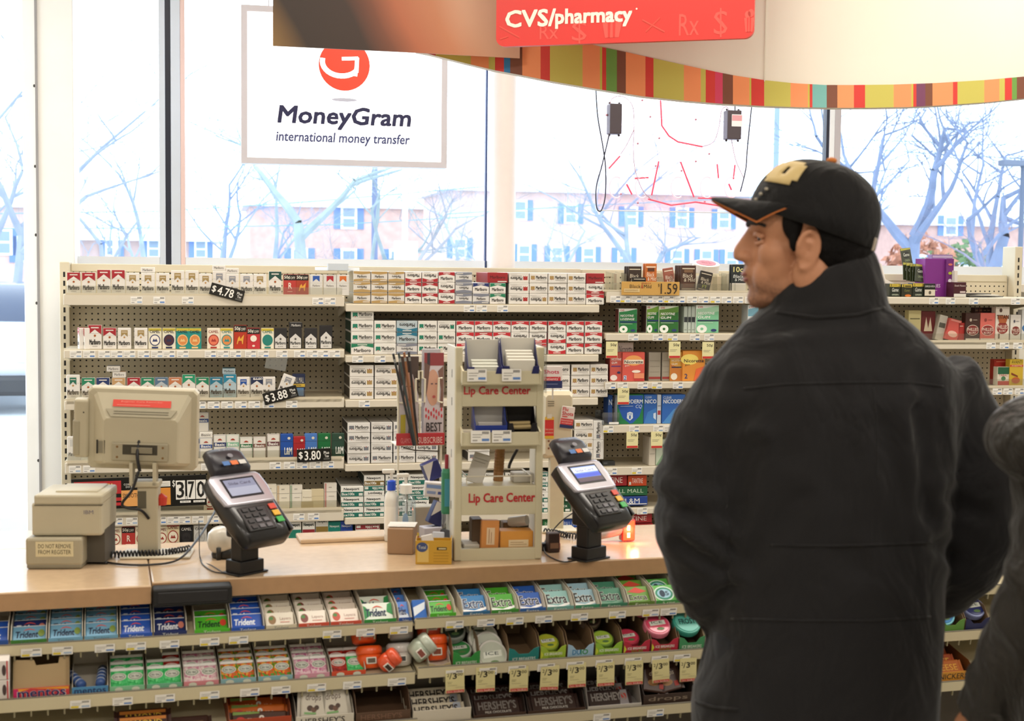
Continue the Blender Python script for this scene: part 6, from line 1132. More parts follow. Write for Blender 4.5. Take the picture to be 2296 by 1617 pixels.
for k in range(3): tin('R2', 1108 - k * 5, .035 + k * .024, .006 + k * .012, 52, '#B8BEB0', '#D4D2CC', 'white-rimmed mint tin, %s in the leaning stack' % ('front', 'middle', 'back')[k], .037)
tin('R2', 1092, .11, .055, 35, '#3A443C', '#B8B8B0', 'white-rimmed mint tin high behind the leaning stack', .035)
ibt(1140, 1210, '#1E7A78', 'teal empty mint tin tray', [('t', 'ICE BREAKERS', .12, .1, .9, .4, '#D8E0DC', .02)])
ibt(1211, 1270, '#9CB83A', 'yellow-green mint tin tray left of the pale blue one', SO); tin('R2', 1238, .05, .014, 18, '#B8C03A', '#8AA03A', 'yellow-green tin in the tray left of the pale blue one', .028)
ibt(1272, 1332, '#9CBBD4', 'pale blue empty mint tin tray', [('t', 'DU', .17, .3, .5, .78, '#2A7AB0', .03), ('t', 'IO', .5, .3, .8, .78, '#2E8A3E', .03)])
ibt(1334, 1396, '#8CB83A', 'yellow-green mint tin tray right of the pale blue one', SO); tin('R2', 1362, .05, .014, 18, '#A8C84A', '#6A8A3A', 'yellow-green tin in the tray right of the pale blue one', .028); tin('R2', 1345, .10, .05, 30, '#3A2A28', '#6A5A50', 'dark tin at the back of the second yellow-green tray', .028)
ibt(1397, 1458, '#B0243C', 'first red mint tin tray', SO); tin('R2', 1420, .05, .014, 18, '#C83A54', '#A02A40', 'red tin lying inside the first red tray', .028)
ibt(1459, 1521, '#B0243C', 'second red mint tin tray', SO); tin('R2', 1482, .05, .044, 25, '#D84A6A', '#D87A90', 'pink tin resting on top of the second red tray', .034); tin('R2', 1468, .11, .07, 25, '#A83A4A', '#C86A7A', 'red tin at the back of the second red tray', .03)
ibt(1522, 1580, '#3E8A5A', 'sea green mint tin tray beside the man', [('t', 'ICE BREAKERS', .1, .2, .9, .5, '#D8E0D4', .02)]); tin('R2', 1548, .05, .046, 28, '#5AB0A4', '#3A9A8A', 'sea green tin resting on the tray beside the man', .036, 'FROST')
# yellow 2/3.00 tags
for k, (x0, x1, y0, y1) in enumerate(((999, 1042, 1505, 1556), (1067, 1110, 1500, 1553), (1142, 1184, 1498, 1552), (1210, 1252, 1495, 1548), (1273, 1314, 1491, 1543), (1338, 1378, 1488, 1540), (1402, 1442, 1486, 1537), (1463, 1502, 1483, 1533), (1524, 1562, 1480, 1530))):
    fr = Frame(CF.M @ T((0, -.114, 0))); p, q = fr.hity(x0, y1, 0), fr.hity(x1, y0, 0); w, h = q[0] - p[0], q[1] - p[1]
    m = MB(); m.box(0, w, 0, .0008, 0, h + .006, MAT('#D8CE98', .5)); paint(m, [('t', '2', .08, .78, .2, .92, '#2A2620', .01), ('t', '/', .2, .66, .34, .94, '#2A2620', .01), ('t', '3', .38, .66, .6, .93, '#2A2620', .03), ('t', '00', .63, .8, .9, .93, '#2A2620', .01), ('r', .1, .52, .35, .535, '#8A8464'), ('r', .1, .46, .3, .475, '#8A8464'), ('r', .1, .36, .6, .375, '#A8A080'), ('r', .5, .26, .95, .275, '#A8A080'), ('r', .04, .03, .96, .15, '#C23A32'), ('t', 'Extra', .1, .05, .35, .13, '#E8C8B8', -.01), ('t', 'ExtraBucks', .42, .05, .9, .13, '#F0DCD0', .0)], 0, w, 0, h, 0)
    o = m.build('sale_tag', None, fr.M @ T((p[0], 0, p[1])) @ RY(R((-1, 0, 1, 3, 0, 0, 0, -2, 0)[k]))); tag(o, 'yellow two-for-three-dollars tag, %s from left under the mint tins' % ORD[k], 'sale tag', 'yellow sale tags under the mint tins')

# ---- lower shelf: chocolate
def bar(key, px, y, w, h, base, decos, label, lean=55, z=.002, rot=0, t=.012, group='chocolate bars on the lower sweet shelf'):
    m = MB(); m.bbox(-w / 2, w / 2, 0, t, 0, h, MAT(base, .35), .004, 2)
    for sx_ in (-1, 1): m.prism([(sx_ * w / 2, .002), (sx_ * (w / 2 + .007), 0), (sx_ * (w / 2 + .007), h), (sx_ * w / 2, h - .002)][::sx_], t * .4, t * .6, MAT(base, .35))
    paint(m, decos, -w / 2 + .003, w / 2 - .003, .003, h - .003, 0)
    o = m.build('chocolate_bar', None, SH[key].M @ T((sx(key, px), y, DZ + z)) @ RX(R(-lean)) @ RY(R(rot))); return tag(o, label, 'chocolate bar', group)
def d_her(c, sub=None, w='HERSHEY\'S'): return [('t', w, .06, .36, .94, .88, c, .03)] + ([('t', sub, .2, .14, .8, .28, '#D8D4CC', .01)] if sub else [])
def box3(key, p0, p1, col, lab, txt=None, tc='#2A1A14', side=.05, lip=.035, inner='#8A8278'): return tray(key, p0, p1, col, col, lab, deep=.16, side=side, lip=lip, group='chocolate boxes on the lower sweet shelf', name='chocolate_box', inner=inner, decos=[('t', txt, .08, .3, .85, .85, tc, .02)] if txt else None)
a, w = box3('R3', 925, 1058, '#D0C8B8', 'cream chocolate box left of the yellow tags', None)
for k in range(3): bar('R3', 985, .012 + k * .034, .125, .048, '#D2C8B4', [('p', [(.78, 0), (.86, 1), (1, 1), (1, 0)], '#A8AEBC'), ('r', .84, .3, .97, .6, '#2A4A8A')] + d_her('#241A16') + [('r', .3, .2, .7, .26, '#8A9AC0')], 'cream chocolate bar with dark lettering, %s row of its box' % ORD[k], 55, .003 + .003 * k)
a, w = box3('L3', 662, 795, '#CFC8BA', 'cream chocolate box with pouches, below the pink mints', "HERSHEY'S", '#241A14', .05, .03)
for k, (px, rot, txt) in enumerate(((705, 6, 'drops'), (757, -4, 'drops'), (735, 3, 'drops'))):
    bar('L3', px, .02 + (k == 2) * .045, .06 if k < 2 else .09, .075, '#CBC4B6', [('t', txt, .15, .45, .8, .75, '#4A2A20', .01, .2), ('e', .34, .25, .13, .1, '#4A3428'), ('e', .5, .2, .12, .09, '#6A4A38'), ('e', .62, .28, .1, .08, '#4A3428'), ('r', .1, .04, .6, .11, '#7AA86A')], 'cream sweet pouch with dark round pieces, %s in the box below the pink mints' % ('left', 'right', 'rear')[k], 45, .02, rot, .018)
box3('L3', 797, 922, '#5A4232', 'torn open brown chocolate box left of the cream bars', "HERSHEY'S", '#7A5A48', .06, .028, '#5A4230')
a, w = box3('L3', 512, 655, '#A8401E', 'orange chocolate candy box below the orange and green mints', None, inner='#7A3A1C')
for k in range(3): bar('L3', 583, .012 + k * .034, .125, .045, ('#4A2A1C', '#C8641C', '#B8561E')[k], [('t', 'm&m', .28, .2, .82, .8, '#E4DED4', .03), ('e', .15, .4, .1, .3, '#C8302C'), ('p', [(0, .8), (.5, .9), (.5, 1), (0, 1)], '#7A9A4A')], '%s candy pouch with white letters, %s row of the orange box' % (('brown', 'orange', 'orange')[k], ORD[k]), 50, .004, 3)
for k in range(2): bar('L3', 322, .035 + k * .03, .11, .036, '#3A1A14', [('r', .02, .7, .98, .95, '#C87A2C'), ('t', 'ALMOND', .1, .2, .9, .7, '#E2B83C', .02)], 'brown bar with yellow lettering in the dark lower left shelf, %s row' % ORD[k], 50, .012)
for k, px in enumerate((120, 215)): bar('L3', px, .02, .10, .04, '#2A2A3A', [('r', .1, .3, .8, .5, '#4A5A7A')], 'dark blue bar lying low at the lower left, %s of two' % ('left', 'right')[k], 60, .004)
bar('L3', 420, .04, .1, .035, '#3A2018', [('r', .1, .3, .9, .6, '#6A4A30')], 'dark brown bar beside the yellow-lettered ones', 55)
for bx, (p0, p1) in enumerate(((1062, 1182), (1184, 1315))):
    box3('R3', p0, p1, '#3A241C', ('left', 'right')[bx] + ' dark brown chocolate bar box under the yellow tags', None, side=.04, lip=.012, inner='#2A1C16')
    for k in range(3): bar('R3', (p0 + p1) / 2, .012 + k * .034, .112, .048, '#2E1A16', d_her('#7A7470', 'MILK CHOCOLATE' if k < 2 else None), 'dark brown milk chocolate bar, %s row of the %s brown box' % (ORD[k], ('left', 'right')[bx]), 55, .003)
box3('R3', 1318, 1440, '#B8B4B0', 'silver-sided chocolate box under the seventh yellow tag', None, side=.055, lip=.012, inner='#8A8480')
for k in range(3): bar('R3', 1372, .012 + k * .034, .105, .048, '#2A1A18', [('p', [(.76, 0), (.84, 1), (1, 1), (1, 0)], '#8A8488'), ('e', .9, .6, .07, .25, '#A8382C')] + d_her('#8A8480'), 'dark chocolate bar with almond end, %s row of the silver-sided box' % ORD[k], 55, .003)
box3('R3', 1442, 1560, '#3A2A24', 'torn brown chocolate pouch box beside the man', 'drops', '#8A7A6A', .05, .03, '#2A1E1A')
for k, (px, rot) in enumerate(((1475, 12), (1515, -10))): bar('R3', px, .03, .06, .07, '#4A3228', [('t', 'drops', .2, .5, .85, .75, '#C8B8A0', .0, .2), ('e', .4, .3, .25, .12, '#A87A4A'), ('r', .7, .1, .9, .3, '#A83028')], '%s brown sweet pouch in the torn box beside the man' % ('left', 'right')[k], 40, .025, rot, .016)
# between the two people
for k, (px, base, decs, lab, key, y) in enumerate(((2160, '#C8562C', [('t', 'T', .4, .2, .6, .8, '#E0B040', .02)], 'orange sweet pack between the two people, upper shelf', 'R1', .012), (2212, '#1E1C1A', [('p', [(.1, 0), (.2, 0), (.3, 1), (.2, 1)], '#8A8468'), ('p', [(.4, 0), (.5, 0), (.6, 1), (.5, 1)], '#8A8468'), ('p', [(.7, 0), (.8, 0), (.9, 1), (.8, 1)], '#8A8468')], 'black and tan striped sweet pack between the two people, upper shelf', 'R1', .014))):
    bar(key, px, y, .07, .05, base, decs, lab, 50, .003)
tin('R2', 2122, .05, .03, 40, '#3A7AB0', '#7AC0D0', 'blue and white round tin between the two people', .036); tin('R2', 2115, .09, .05, 30, '#2A6AA8', '#8AB8C8', 'blue tin behind the white-rimmed blue tin', .036); tin('R2', 2196, .06, .035, 30, '#1E2A6A', '#8A94C0', 'dark blue oval tin beside the second person', .034)
ibt(2100, 2160, '#5A8A3A', 'green tray of blue tins between the two people', None); ibt(2161, 2215, '#1E2450', 'navy tray beside the second person', None)
box3('R3', 2085, 2180, '#C88A2C', 'yellow-orange chocolate bar box between the two people', "SNICKERS", '#3A2A1A', .045, .03, '#7A4A20')
for k in range(3): bar('R3', 2132, .02 + k * .036, .085, .045, ('#B8642A', '#A84A24', '#A84A24')[k], [('t', 'REESE', .1, .3, .9, .75, '#E0A83C', .02), ('r', .1, .1, .9, .16, '#5A2A18')], 'orange sweet pouch between the two people, %s row' % ORD[k], 50, .012)
# ------------------------------------------------------------------ equipment on the counter
putty = MAT('#B9B098', .5, var=.03, scale=12); putty2 = MAT('#A39B85', .5, var=.03, scale=12); putty_d = MAT('#857E6B', .55); blackp = MAT('#141214', .3, coat=.2); blackm = MAT('#0D0B0D', .45); cordm = MAT('#121116', .4)
def spot(px, py, z=CT_Z): return CF.hitz(px, py, z)
def on(px, py, rot=0, dz=.0006): u, v = spot(px, py); return CF.M @ T((u, v, CT_Z + dz)) @ RZ(R(rot))
ZU = RZ(R(-16))
# receipt printer
e = empty('receipt_printer', on(121, 1277, -12), 'beige receipt printer at the left end of the counter', 'printer')
m = MB(); m.bbox(-.066, .066, 0, .17, .008, .074, putty2, .006); m.build('base', e)
m = MB(); m.bbox(-.064, .064, .001, .168, 0, .012, putty_d, .004); m.build('foot_strip', e)
m = MB(); m.prism([(.05, .006), (.108, .006), (.108, .085), (.05, .085)], .05, .17, MAT('#4A443A', .6)); m.build('shaded_gap', e)  # dark block standing in for the shade in the gap below the upper housing
m = MB(); m.bbox(-.056, .108, .02, .19, .0755, .155, putty, .006); m.build('upper_housing', e)
m = MB(); m.bbox(-.050, .110, .018, .19, .150, .174, putty, .005); m.box(-.049, .109, .0175, .03, .1485, .1502, '#5A5444'); m.build('lid', e)
m = MB(); m.bbox(-.01, .09, .06, .18, .17, .178, putty, .003); m.text('IBM', .066, .128, .088, .137, .0195, '#6A6478', .01); m.build('printed_logo', e)
m = MB(); m.rect(-.042, .030, .046, .066, -.0006, '#CFC4A0'); m.text('DO NOT REMOVE', -.036, .050, .04, .060, -.0012, '#5A5240', .0); m.text('FROM REGISTER', -.036, .036, .04, .046, -.0012, '#5A5240', .0); m.build('paper_label', e)
# monitor seen from behind
MY = .30
e = empty('monitor', on(330, 1246, -10), 'beige register monitor on a pole, seen from behind', 'monitor')
MF = Frame(e.matrix_world.copy())
zc = MF.hity(318, 968, 0)[1]; xc = MF.hity(318, 968, 0)[0]
MM = T((xc, -.02, zc)) @ RX(R(6)) @ RY(R(2))
def qring(w, h, y, c=0.0): return [(-w / 2 + c, y, -h / 2), (w / 2 - c, y, -h / 2), (w / 2, y, -h / 2 + c), (w / 2, y, h / 2 - c), (w / 2 - c, y, h / 2), (-w / 2 + c, y, h / 2), (-w / 2, y, h / 2 - c), (-w / 2, y, -h / 2 + c)]
def shell(rings, mat, mb):
    n = 8; vs = [p for r in rings for p in r]; k = len(rings)
    fs = [(i * n + j, i * n + (j + 1) % n, (i + 1) * n + (j + 1) % n, (i + 1) * n + j) for i in range(k - 1) for j in range(n)] + [tuple(range(n - 1, -1, -1)), tuple((k - 1) * n + j for j in range(n))]
    mb.add(vs, fs, mat)
m = MB(); shell([[(x, y, z - .022) for x, y, z in q_] for q_ in (qring(.176, .110, .0, .006), qring(.184, .118, .003, .006))] + [qring(.236, .182, .034, .008), qring(.262, .200, .036, .010), qring(.268, .206, .042, .010), qring(.268, .206, .066, .010), qring(.262, .200, .070, .010)], putty, m); m.build('housing', e, MM)
m = MB(); m.box(-.12, .12, .0702, .0708, -.09, .09, MAT('#1A1E26', .15)); m.build('screen', e, MM)
m = MB(); m.bbox(-.166, -.130, .028, .062, -.075, .072, putty, .006); m.bbox(-.168, -.15, .026, .05, -.07, .02, putty2, .004); m.disc(-.142, .04, .002, .002, .0275, '#2A2620', 8); m.build('card_swipe', e, MM)
m = MB(); m.X = T((0, .0196, .068)) @ RX(R(-30)); m.rect(-.070, -.009, .070, .009, -.0010, '#D8463A'); m.text('Register Care Reminder', -.05, .0015, .05, .006, -.0016, '#E89A8A', -.01); m.rect(-.06, -.005, .02, -.004, -.0016, '#E89A8A'); m.build('red_sticker', e, MM)
m = MB(); m.X = T((0, .0068, .046)) @ RX(R(-30)); m.prism([(-.086, .010), (.086, .010), (.072, -.010), (-.072, -.010)], -.0025, 0, putty2)
for z in (-.003, .003): m.box(-.066, .066, -.0034, -.0024, z, z + .0012, '#5A5444')
m.build('vent_ridge', e, MM)
m = MB(); m.bbox(-.068, .068, -.006, .004, -.072, -.026, putty2, .003)
for x in (-.055, .055):
    for z in (-.036, -.062): m.disc(x, z, .003, .003, -.0065, '#7A5A30', 10)
m.box(-.042, .042, -.0064, -.0058, -.055, -.030, '#3A352A'); m.box(-.02, .03, -.012, -.006, -.05, -.036, putty_d); m.build('mount_plate', e, MM)
m = MB(); m.box(-.104, -.086, .0015, .006, -.055, -.025, putty_d, None); m.box(-.106, -.102, .0, .004, -.056, -.022, '#1A1814'); m.box(-.088, -.085, .0, .004, -.056, -.022, '#1A1814'); m.build('port_panel', e, MM)
zb = zc - .085
m = MB()
for x in (-.028, .028): m.prism([(-.004, -.045), (.004, -.045), (.004, .01), (-.004, .01)], -.03, .012, putty, T((x + xc * .5, 0, zb)))
m.bbox(-.034, .034, -.03, .03, zb - .05, zb - .036, putty, .003); m.build('hinge', e)
ph = zb - .048
m = MB(); m.bbox(-.020, .030, -.022, .03, .006, ph, putty, .004); m.box(-.019, .002, -.0228, -.0215, ph - .055, ph - .012, '#5A5444'); m.build('pole', e)
m = MB(); m.bbox(-.06, .11, -.05, .06, 0, .006, MAT('#CFC7B2', .4), .003); m.build('base_plate', e)
m = MB(); m.tube(smoothp([(-.015, -.03, zb - .01), (-.03, -.04, zb - .055), (-.052, -.042, zb - .085), (-.045, -.04, zb - .097), (-.01, -.035, zb - .105), (.008, -.024, zb - .128)]), .0035, cordm, 8); m.tube(smoothp([(-.015, -.012, zb + .07), (-.018, -.03, zb + .03), (-.012, -.03, zb - .01)]), .004, cordm, 8); m.build('cable', e)
m = MB(); m.lathe([(.012, 0), (.014, .02), (.0, .03)], MAT('#C03428', .4), 12, T((.036, .0, ph - .05))); m.build('red_clip', e)
# card terminals
def terminal(px, py, rot, lab, scr, k=1.0, hz=.165, name='card_terminal'):
    e = empty(name, on(px, py, rot), lab, 'card terminal')
    m = MB(); m.bbox(-.045, .045, -.032, .032, 0, .004, blackm, .001); m.bbox(-.035, .035, -.028, .028, .003, .032, blackm, .002); m.build('base', e)
    m = MB(); m.bbox(-.026, .026, -.020, .020, .03, .09, blackm, .003); m.bbox(-.034, .034, -.026, .03, .085, hz - .035, blackm, .006); m.build('stand_post', e)
    D = T((0, 0, hz)) @ RX(R(40)) if False else T((0, .0, hz)) @ RX(R(42))
    # device: x across, y up the slope, z out of its face
    b = MB(); w = .078
    b.loft([((0, y, z), (hw, 0, 0), (0, 0, hh)) for y, z, hw, hh in ((-.118, -.012, .055, .010), (-.112, -.008, .066, .020), (-.06, -.006, .074, .024), (.0, -.004, w, .022), (.07, -.002, w, .020), (.078, -.004, .066, .016))], blackp, 32, None, 5); o = b.build('body', e, D, True)
    b = MB(); sil = MAT('#B9B6C0', .25, .5); b.loft([((0, y, .013), (hw, 0, 0), (0, 0, .008)) for y, hw in ((-.018, .066), (-.012, .074), (.03, .079), (.066, .076), (.074, .068))], sil, 32, None, 6); b.build('silver_bezel', e, D, True)
    b = MB(); b.bbox(-.050, .050, .002, .062, .0185, .0218, MAT('#1C1E26', .2), .002); b.build('screen_frame', e, D)
    b = MB(); X = T((0, 0, .0222)) @ RX(R(-90)); b.rect(-.044, .008, .044, .056, 0, scr[0], X); 
    for i, (z0, z1, c) in enumerate(scr[1]): b.rect(-.044, .008 + .048 * z0, .044, .008 + .048 * z1, -.0002, c, X)
    b.text('Slide Card', -.034, .04, .03, .048, -.0004, MAT('#3A3A5A', .4), .0, 0, False, X); b.build('screen', e, D)
    b = MB(); b.bbox(-.052, .030, -.096, -.026, .012, .0195, MAT('#0E0C10', .35), .006)
    b.build('keypad_well', e, D)
    for r_ in range(4):
        for c_ in range(3):
            b = MB(); b.bbox(-.008, .008, -.0055, .0055, 0, .003, MAT('#151317', .4) if r_ > 1 or c_ == 0 else MAT('#5A585E', .4), .0015); b.build('key', e, D @ T((-.034 + c_ * .022, -.086 + r_ * .0165, .0192)))
    for i, c in enumerate(('#2EA04A', '#D8A42C', '#C8402E')):
        b = MB(); b.bbox(-.010, .010, -.008, .008, 0, .003, MAT(c, .35), .002); b.build('key', e, D @ T((.05, -.075 + i * .02, .0185)))['label'] = ('green', 'yellow', 'red')[i] + ' key'
    b = MB(); b.loft([((0, y, z), (hw, 0, 0), (0, 0, hh)) for y, z, hw, hh in ((.074, .012, .052, .012), (.085, .018, .056, .018), (.125, .022, .052, .018), (.145, .018, .046, .014), (.150, .012, .03, .008))], MAT('#24222A', .35), 28, None, 4)
    b.build('contactless_reader', e, D, True)
    b = MB(); X = T((0, 0, .0405)) @ RX(R(-90) + R(2)); 
    for x0, c in ((-.034, '#3A6AA8'), (-.010, '#D86A2C'), (.014, '#C8C6C2')): b.rect(x0, .084, x0 + .02, .096, 0, c, X)
    b.disc(0, .112, .008, .006, 0, '#7A7880', 12, X)
    for k_ in range(4): b.disc(-.022 + k_ * .014, .130, .002, .002, -.0006 + .002 * 0, '#8A8890', 8, X)
    b.build('reader_marks', e, D)
    b = MB(); b.bbox(.074, .084, -.10, .04, -.012, .008, blackp, .003); b.build('swipe_slot', e, D)
    return e
terminal(549, 1284, 34, 'black card terminal on a short post near the register monitor', ('#7E86A8', [(.0, .5, '#9AA2C0')]))
terminal(1320, 1253, 28, 'black card terminal with a lit blue screen beside the glowing scanner', (MAT('#6A8AD8', .3, emit=.5), [(.0, .28, '#5A4A5A'), (.3, .55, MAT('#3A52C8', .3, emit=.4)), (.62, .95, MAT('#C8D4F0', .3, emit=.6))]), hz=.175)
# hand scanners
e = empty('barcode_scanner', on(505, 1249, 10), 'white hand scanner resting behind the left card terminal', 'barcode scanner')
m = MB(); m.loft([((0, 0, z), (a, 0, 0), (0, b, 0)) for z, a, b in ((.02, .028, .03), (.03, .034, .036), (.05, .034, .038), (.068, .026, .03), (.076, .014, .018))], MAT('#D8D2C6', .3, coat=.3), 24); m.build('head', e, T((0, 0, 0)) @ RY(R(-14)), True)
m = MB(); m.loft([((0, 0, z), (a, 0, 0), (0, b, 0)) for z, a, b in ((.0, .032, .034), (.008, .034, .036), (.02, .03, .034), (.024, .026, .03))], MAT('#23211F', .5), 24); m.box(-.03, -.02, -.036, -.03, 0, .03, '#1A1816'); m.build('cradle', e, None, True)
su, sv = spot(1412, 1214)
e = empty('barcode_scanner', on(1405, 1214, 0), 'hand scanner with a glowing red window, lying right of the card terminal', 'barcode scanner')
m = MB(); m.tube([(-.075, .01, .016), (-.045, .008, .022), (-.02, .004, .03), (.0, 0, .036)], [.011, .012, .014, .016], MAT('#C4BCB8', .35), 14); m.build('handle', e, None, True)
m = MB(); m.bbox(-.018, .020, -.012, .014, .002, .060, MAT('#B83A32', .3), .004); m.build('head', e)
m = MB(); led = MAT('#FF2A14', .3, emit=9.0); hot = MAT('#FFD070', .3, emit=9.0)
m.bbox(-.015, .017, -.0145, -.012, .005, .057, led, .001); m.bbox(-.004, .004, -.0155, -.0142, .012, .025, hot, .001); m.bbox(-.004, .004, -.0155, -.0142, .031, .045, hot, .001); m.build('red_window', e)
l = bpy.data.lights.new('scanner_glow', 'POINT'); l.energy = .5; l.color = (1, .12, .05); l.shadow_soft_size = .012; o = bpy.data.objects.new('scanner_glow', l); COL.objects.link(o); o.matrix_world = CF.M @ T((su, sv - .035, CT_Z + .03))
# cords
def cpts(P): return [(CF.M @ Vector((*spot(x, y), CT_Z + z))) for x, y, z in P]
def cord(name, P, r, lab, coil=None, cat='cord'):
    pts = smoothp(cpts(P), 8); m = MB()
    if coil:
        L = []; tot = sum((b - a).length for a, b in zip(pts, pts[1:])); n = int(tot / .0015); acc = 0
        seg = []; d = 0
        for a, b in zip(pts, pts[1:]): seg.append((d, a, b)); d += (b - a).length
        for i in range(n):
            s_ = i * .0015; q = [x for x in seg if x[0] <= s_][-1]; t = (s_ - q[0]) / max(1e-6, (q[2] - q[1]).length); p = q[1].lerp(q[2], t); dd = (q[2] - q[1]).normalized(); sd = dd.cross(Vector((0, 0, 1))).normalized(); a = 2 * math.pi * s_ / .0085
            L.append(p + sd * math.cos(a) * coil + Vector((0, 0, 1)) * (math.sin(a) * coil + coil))
        pts = L
    m.tube(pts, r, cordm, 6); o = m.build(name, None, None, True); return tag(o, lab, cat)
cord('coiled_cord', [(190, 1250, .004), (240, 1254, .004), (300, 1253, .004), (370, 1250, .004), (428, 1240, .004)], .0022, 'black coiled cord lying in front of the monitor pole', .008)
cord('power_cord', [(186, 1252, .004), (260, 1268, .004), (340, 1270, .004), (400, 1262, .008), (440, 1240, .03), (470, 1210, .05), (485, 1188, .06), (497, 1170, .09)], .0028, 'black cord running from the printer to the left card terminal')
cord('power_cord', [(448, 1250, .002), (455, 1268, .002), (480, 1284, .002), (512, 1288, .002)], .0016, 'thin black cord looping in front of the left card terminal')
cord('power_cord', [(446, 1248, .3 - .21), (447, 1252, .05), (450, 1256, .002), (475, 1270, .002), (500, 1286, .002)], .0012, 'thin black wire hanging beside the black $3.70 sign')
cord('power_cord', [(190, 1252, .004), (205, 1262, .004), (240, 1266, .004)], .004, 'thick black cord end beside the printer')
cord('coiled_cord', [(1221, 1202, .006), (1245, 1204, .004), (1270, 1209, .003), (1300, 1212, .003)], .0022, 'black coiled cord between the lip balm rack and the right card terminal', .0075)
cord('power_cord', [(1300, 1235, .11), (1262, 1225, .07), (1238, 1225, .04), (1222, 1232, .02), (1222, 1244, .006), (1240, 1254, .002), (1265, 1262, .002), (1290, 1258, .002)], .0018, 'thin black cord looping left of the right card terminal')
# ------------------------------------------------------------------ lip balm rack
ru, rv = spot(1018, 1259)
e = empty('lip_balm_rack', CF.M @ T((ru, rv, CT_Z + .0006)) @ RZ(R(-6)), 'tall beige lip care display rack with red lettering standing on the counter', 'display rack')
RK = Frame(e.matrix_world.copy()); rm = MAT('#C9C0A2', .45, var=.03, scale=10)
def rk(px, py, y=0.0): return RK.hity(px, py, y)
RWd = rk(1215, 1252)[0]; RH = rk(1030, 778)[1]; RD = .16
for x0, x1 in ((0, .018), (RWd - .018, RWd)):
    m = MB(); m.bbox(x0, x1, 0, .016, 0, RH, rm, .003); m.bbox(x0 + (0 if x0 == 0 else .014), x1 - (.014 if x0 == 0 else 0), .015, RD, 0, RH - .0, MAT('#D8D4C8', .4), .002)
    if x0 == 0:
        for z in (.12, .25, .38, .45): m.box(-.0006, .0, .06, .066, z, z + .02, '#2A2620')
    m.build('side_panel', e)
def panel(py0, py1, name, txt=None, y0=0.002):
    z0, z1 = rk(1115, py1)[1], rk(1115, py0)[1]; m = MB(); m.bbox(.016, RWd - .016, y0, y0 + .012, z0, z1, rm, .002); m.build(name, e)
    return z0, z1
z0, z1 = panel(860, 912, 'header_panel'); m = MB(); m.text('Lip Care Center', rk(1040, 885)[0], z0 + (z1 - z0) * .42, rk(1190, 870)[0], z0 + (z1 - z0) * .88, .0005, MAT('#B5222A', .4), .03); m.build('lettering', e)['label'] = 'red lettering'
z2, z3_ = panel(1090, 1155, 'header_panel'); m = MB(); m.text('Lip Care Center', rk(1051, 1120)[0], z2 + (z3_ - z2) * .34, rk(1200, 1110)[0], z2 + (z3_ - z2) * .76, .0005, MAT('#B5222A', .4), .03); m.build('lettering', e)['label'] = 'red lettering'
panel(1230, 1258, 'base_bar'); panel(993, 1008, 'cross_bar')
def shelf_bin(py0, py1, ptop):
    z0, z1 = rk(1120, py1)[1], rk(1120, py0)[1]; m = MB(); X = T((0, -.03, z0))
    m.bbox(.012, RWd - .012, 0, .004, 0, z1 - z0, rm, .002, X=X @ RX(R(-6))); m.box(.012, RWd - .012, .002, .11, -.002, .002, rm, X=X @ RX(R(14)))
    for x in (.012, RWd - .016): m.add([(x, -.03, z0), (x, -.033, z1), (x, .06, z1 + .03), (x, .06, z0 + .01), (x + .004, -.03, z0), (x + .004, -.033, z1), (x + .004, .06, z1 + .03), (x + .004, .06, z0 + .01)], [(0, 1, 2, 3), (7, 6, 5, 4), (0, 4, 5, 1), (1, 5, 6, 2), (2, 6, 7, 3), (3, 7, 4, 0)], rm)
    b = m.build('shelf_bin', e)
    for px in ((1065, 1142) if py0 < 900 else (1073, 1120)):
        x = rk(px, py0)[0]; link('price_label', price_label_mesh(0), b, T((x, -.0345, z0 + .008)) @ RX(R(-6)))
    return z0, z1
s1 = shelf_bin(830, 860, 750); s2 = shelf_bin(966, 996, 905)
m = MB(); zz = rk(1120, 1068)[1]
for p in ([(.03, .0, zz - .02), (.03, .0, zz), (RWd - .03, .0, zz), (RWd - .03, .0, zz - .02)], [(.03, .0, zz), (.03, .12, zz)], [(RWd - .03, .0, zz), (RWd - .03, .12, zz)], [(.03, .12, zz), (RWd - .03, .12, zz)]): m.tube([Vector(q) for q in p], .0018, MAT('#CFC7B4', .4), 6)
m.build('wire_guard', e)
m = MB(); m.box(.018, RWd - .018, .014, RD, rk(1100, 1238)[1], rk(1100, 1238)[1] + .003, rm); m.box(.018, RWd - .018, .014, RD, zz - .028, zz - .025, rm); m.build('inner_shelf', e)
m = MB(); m.box(RWd + .001, RWd + .003, -.02, .1, rk(1210, 880)[1], rk(1210, 775)[1], GLASS('#EDEFEF', .2)); m.build('clear_side', e)
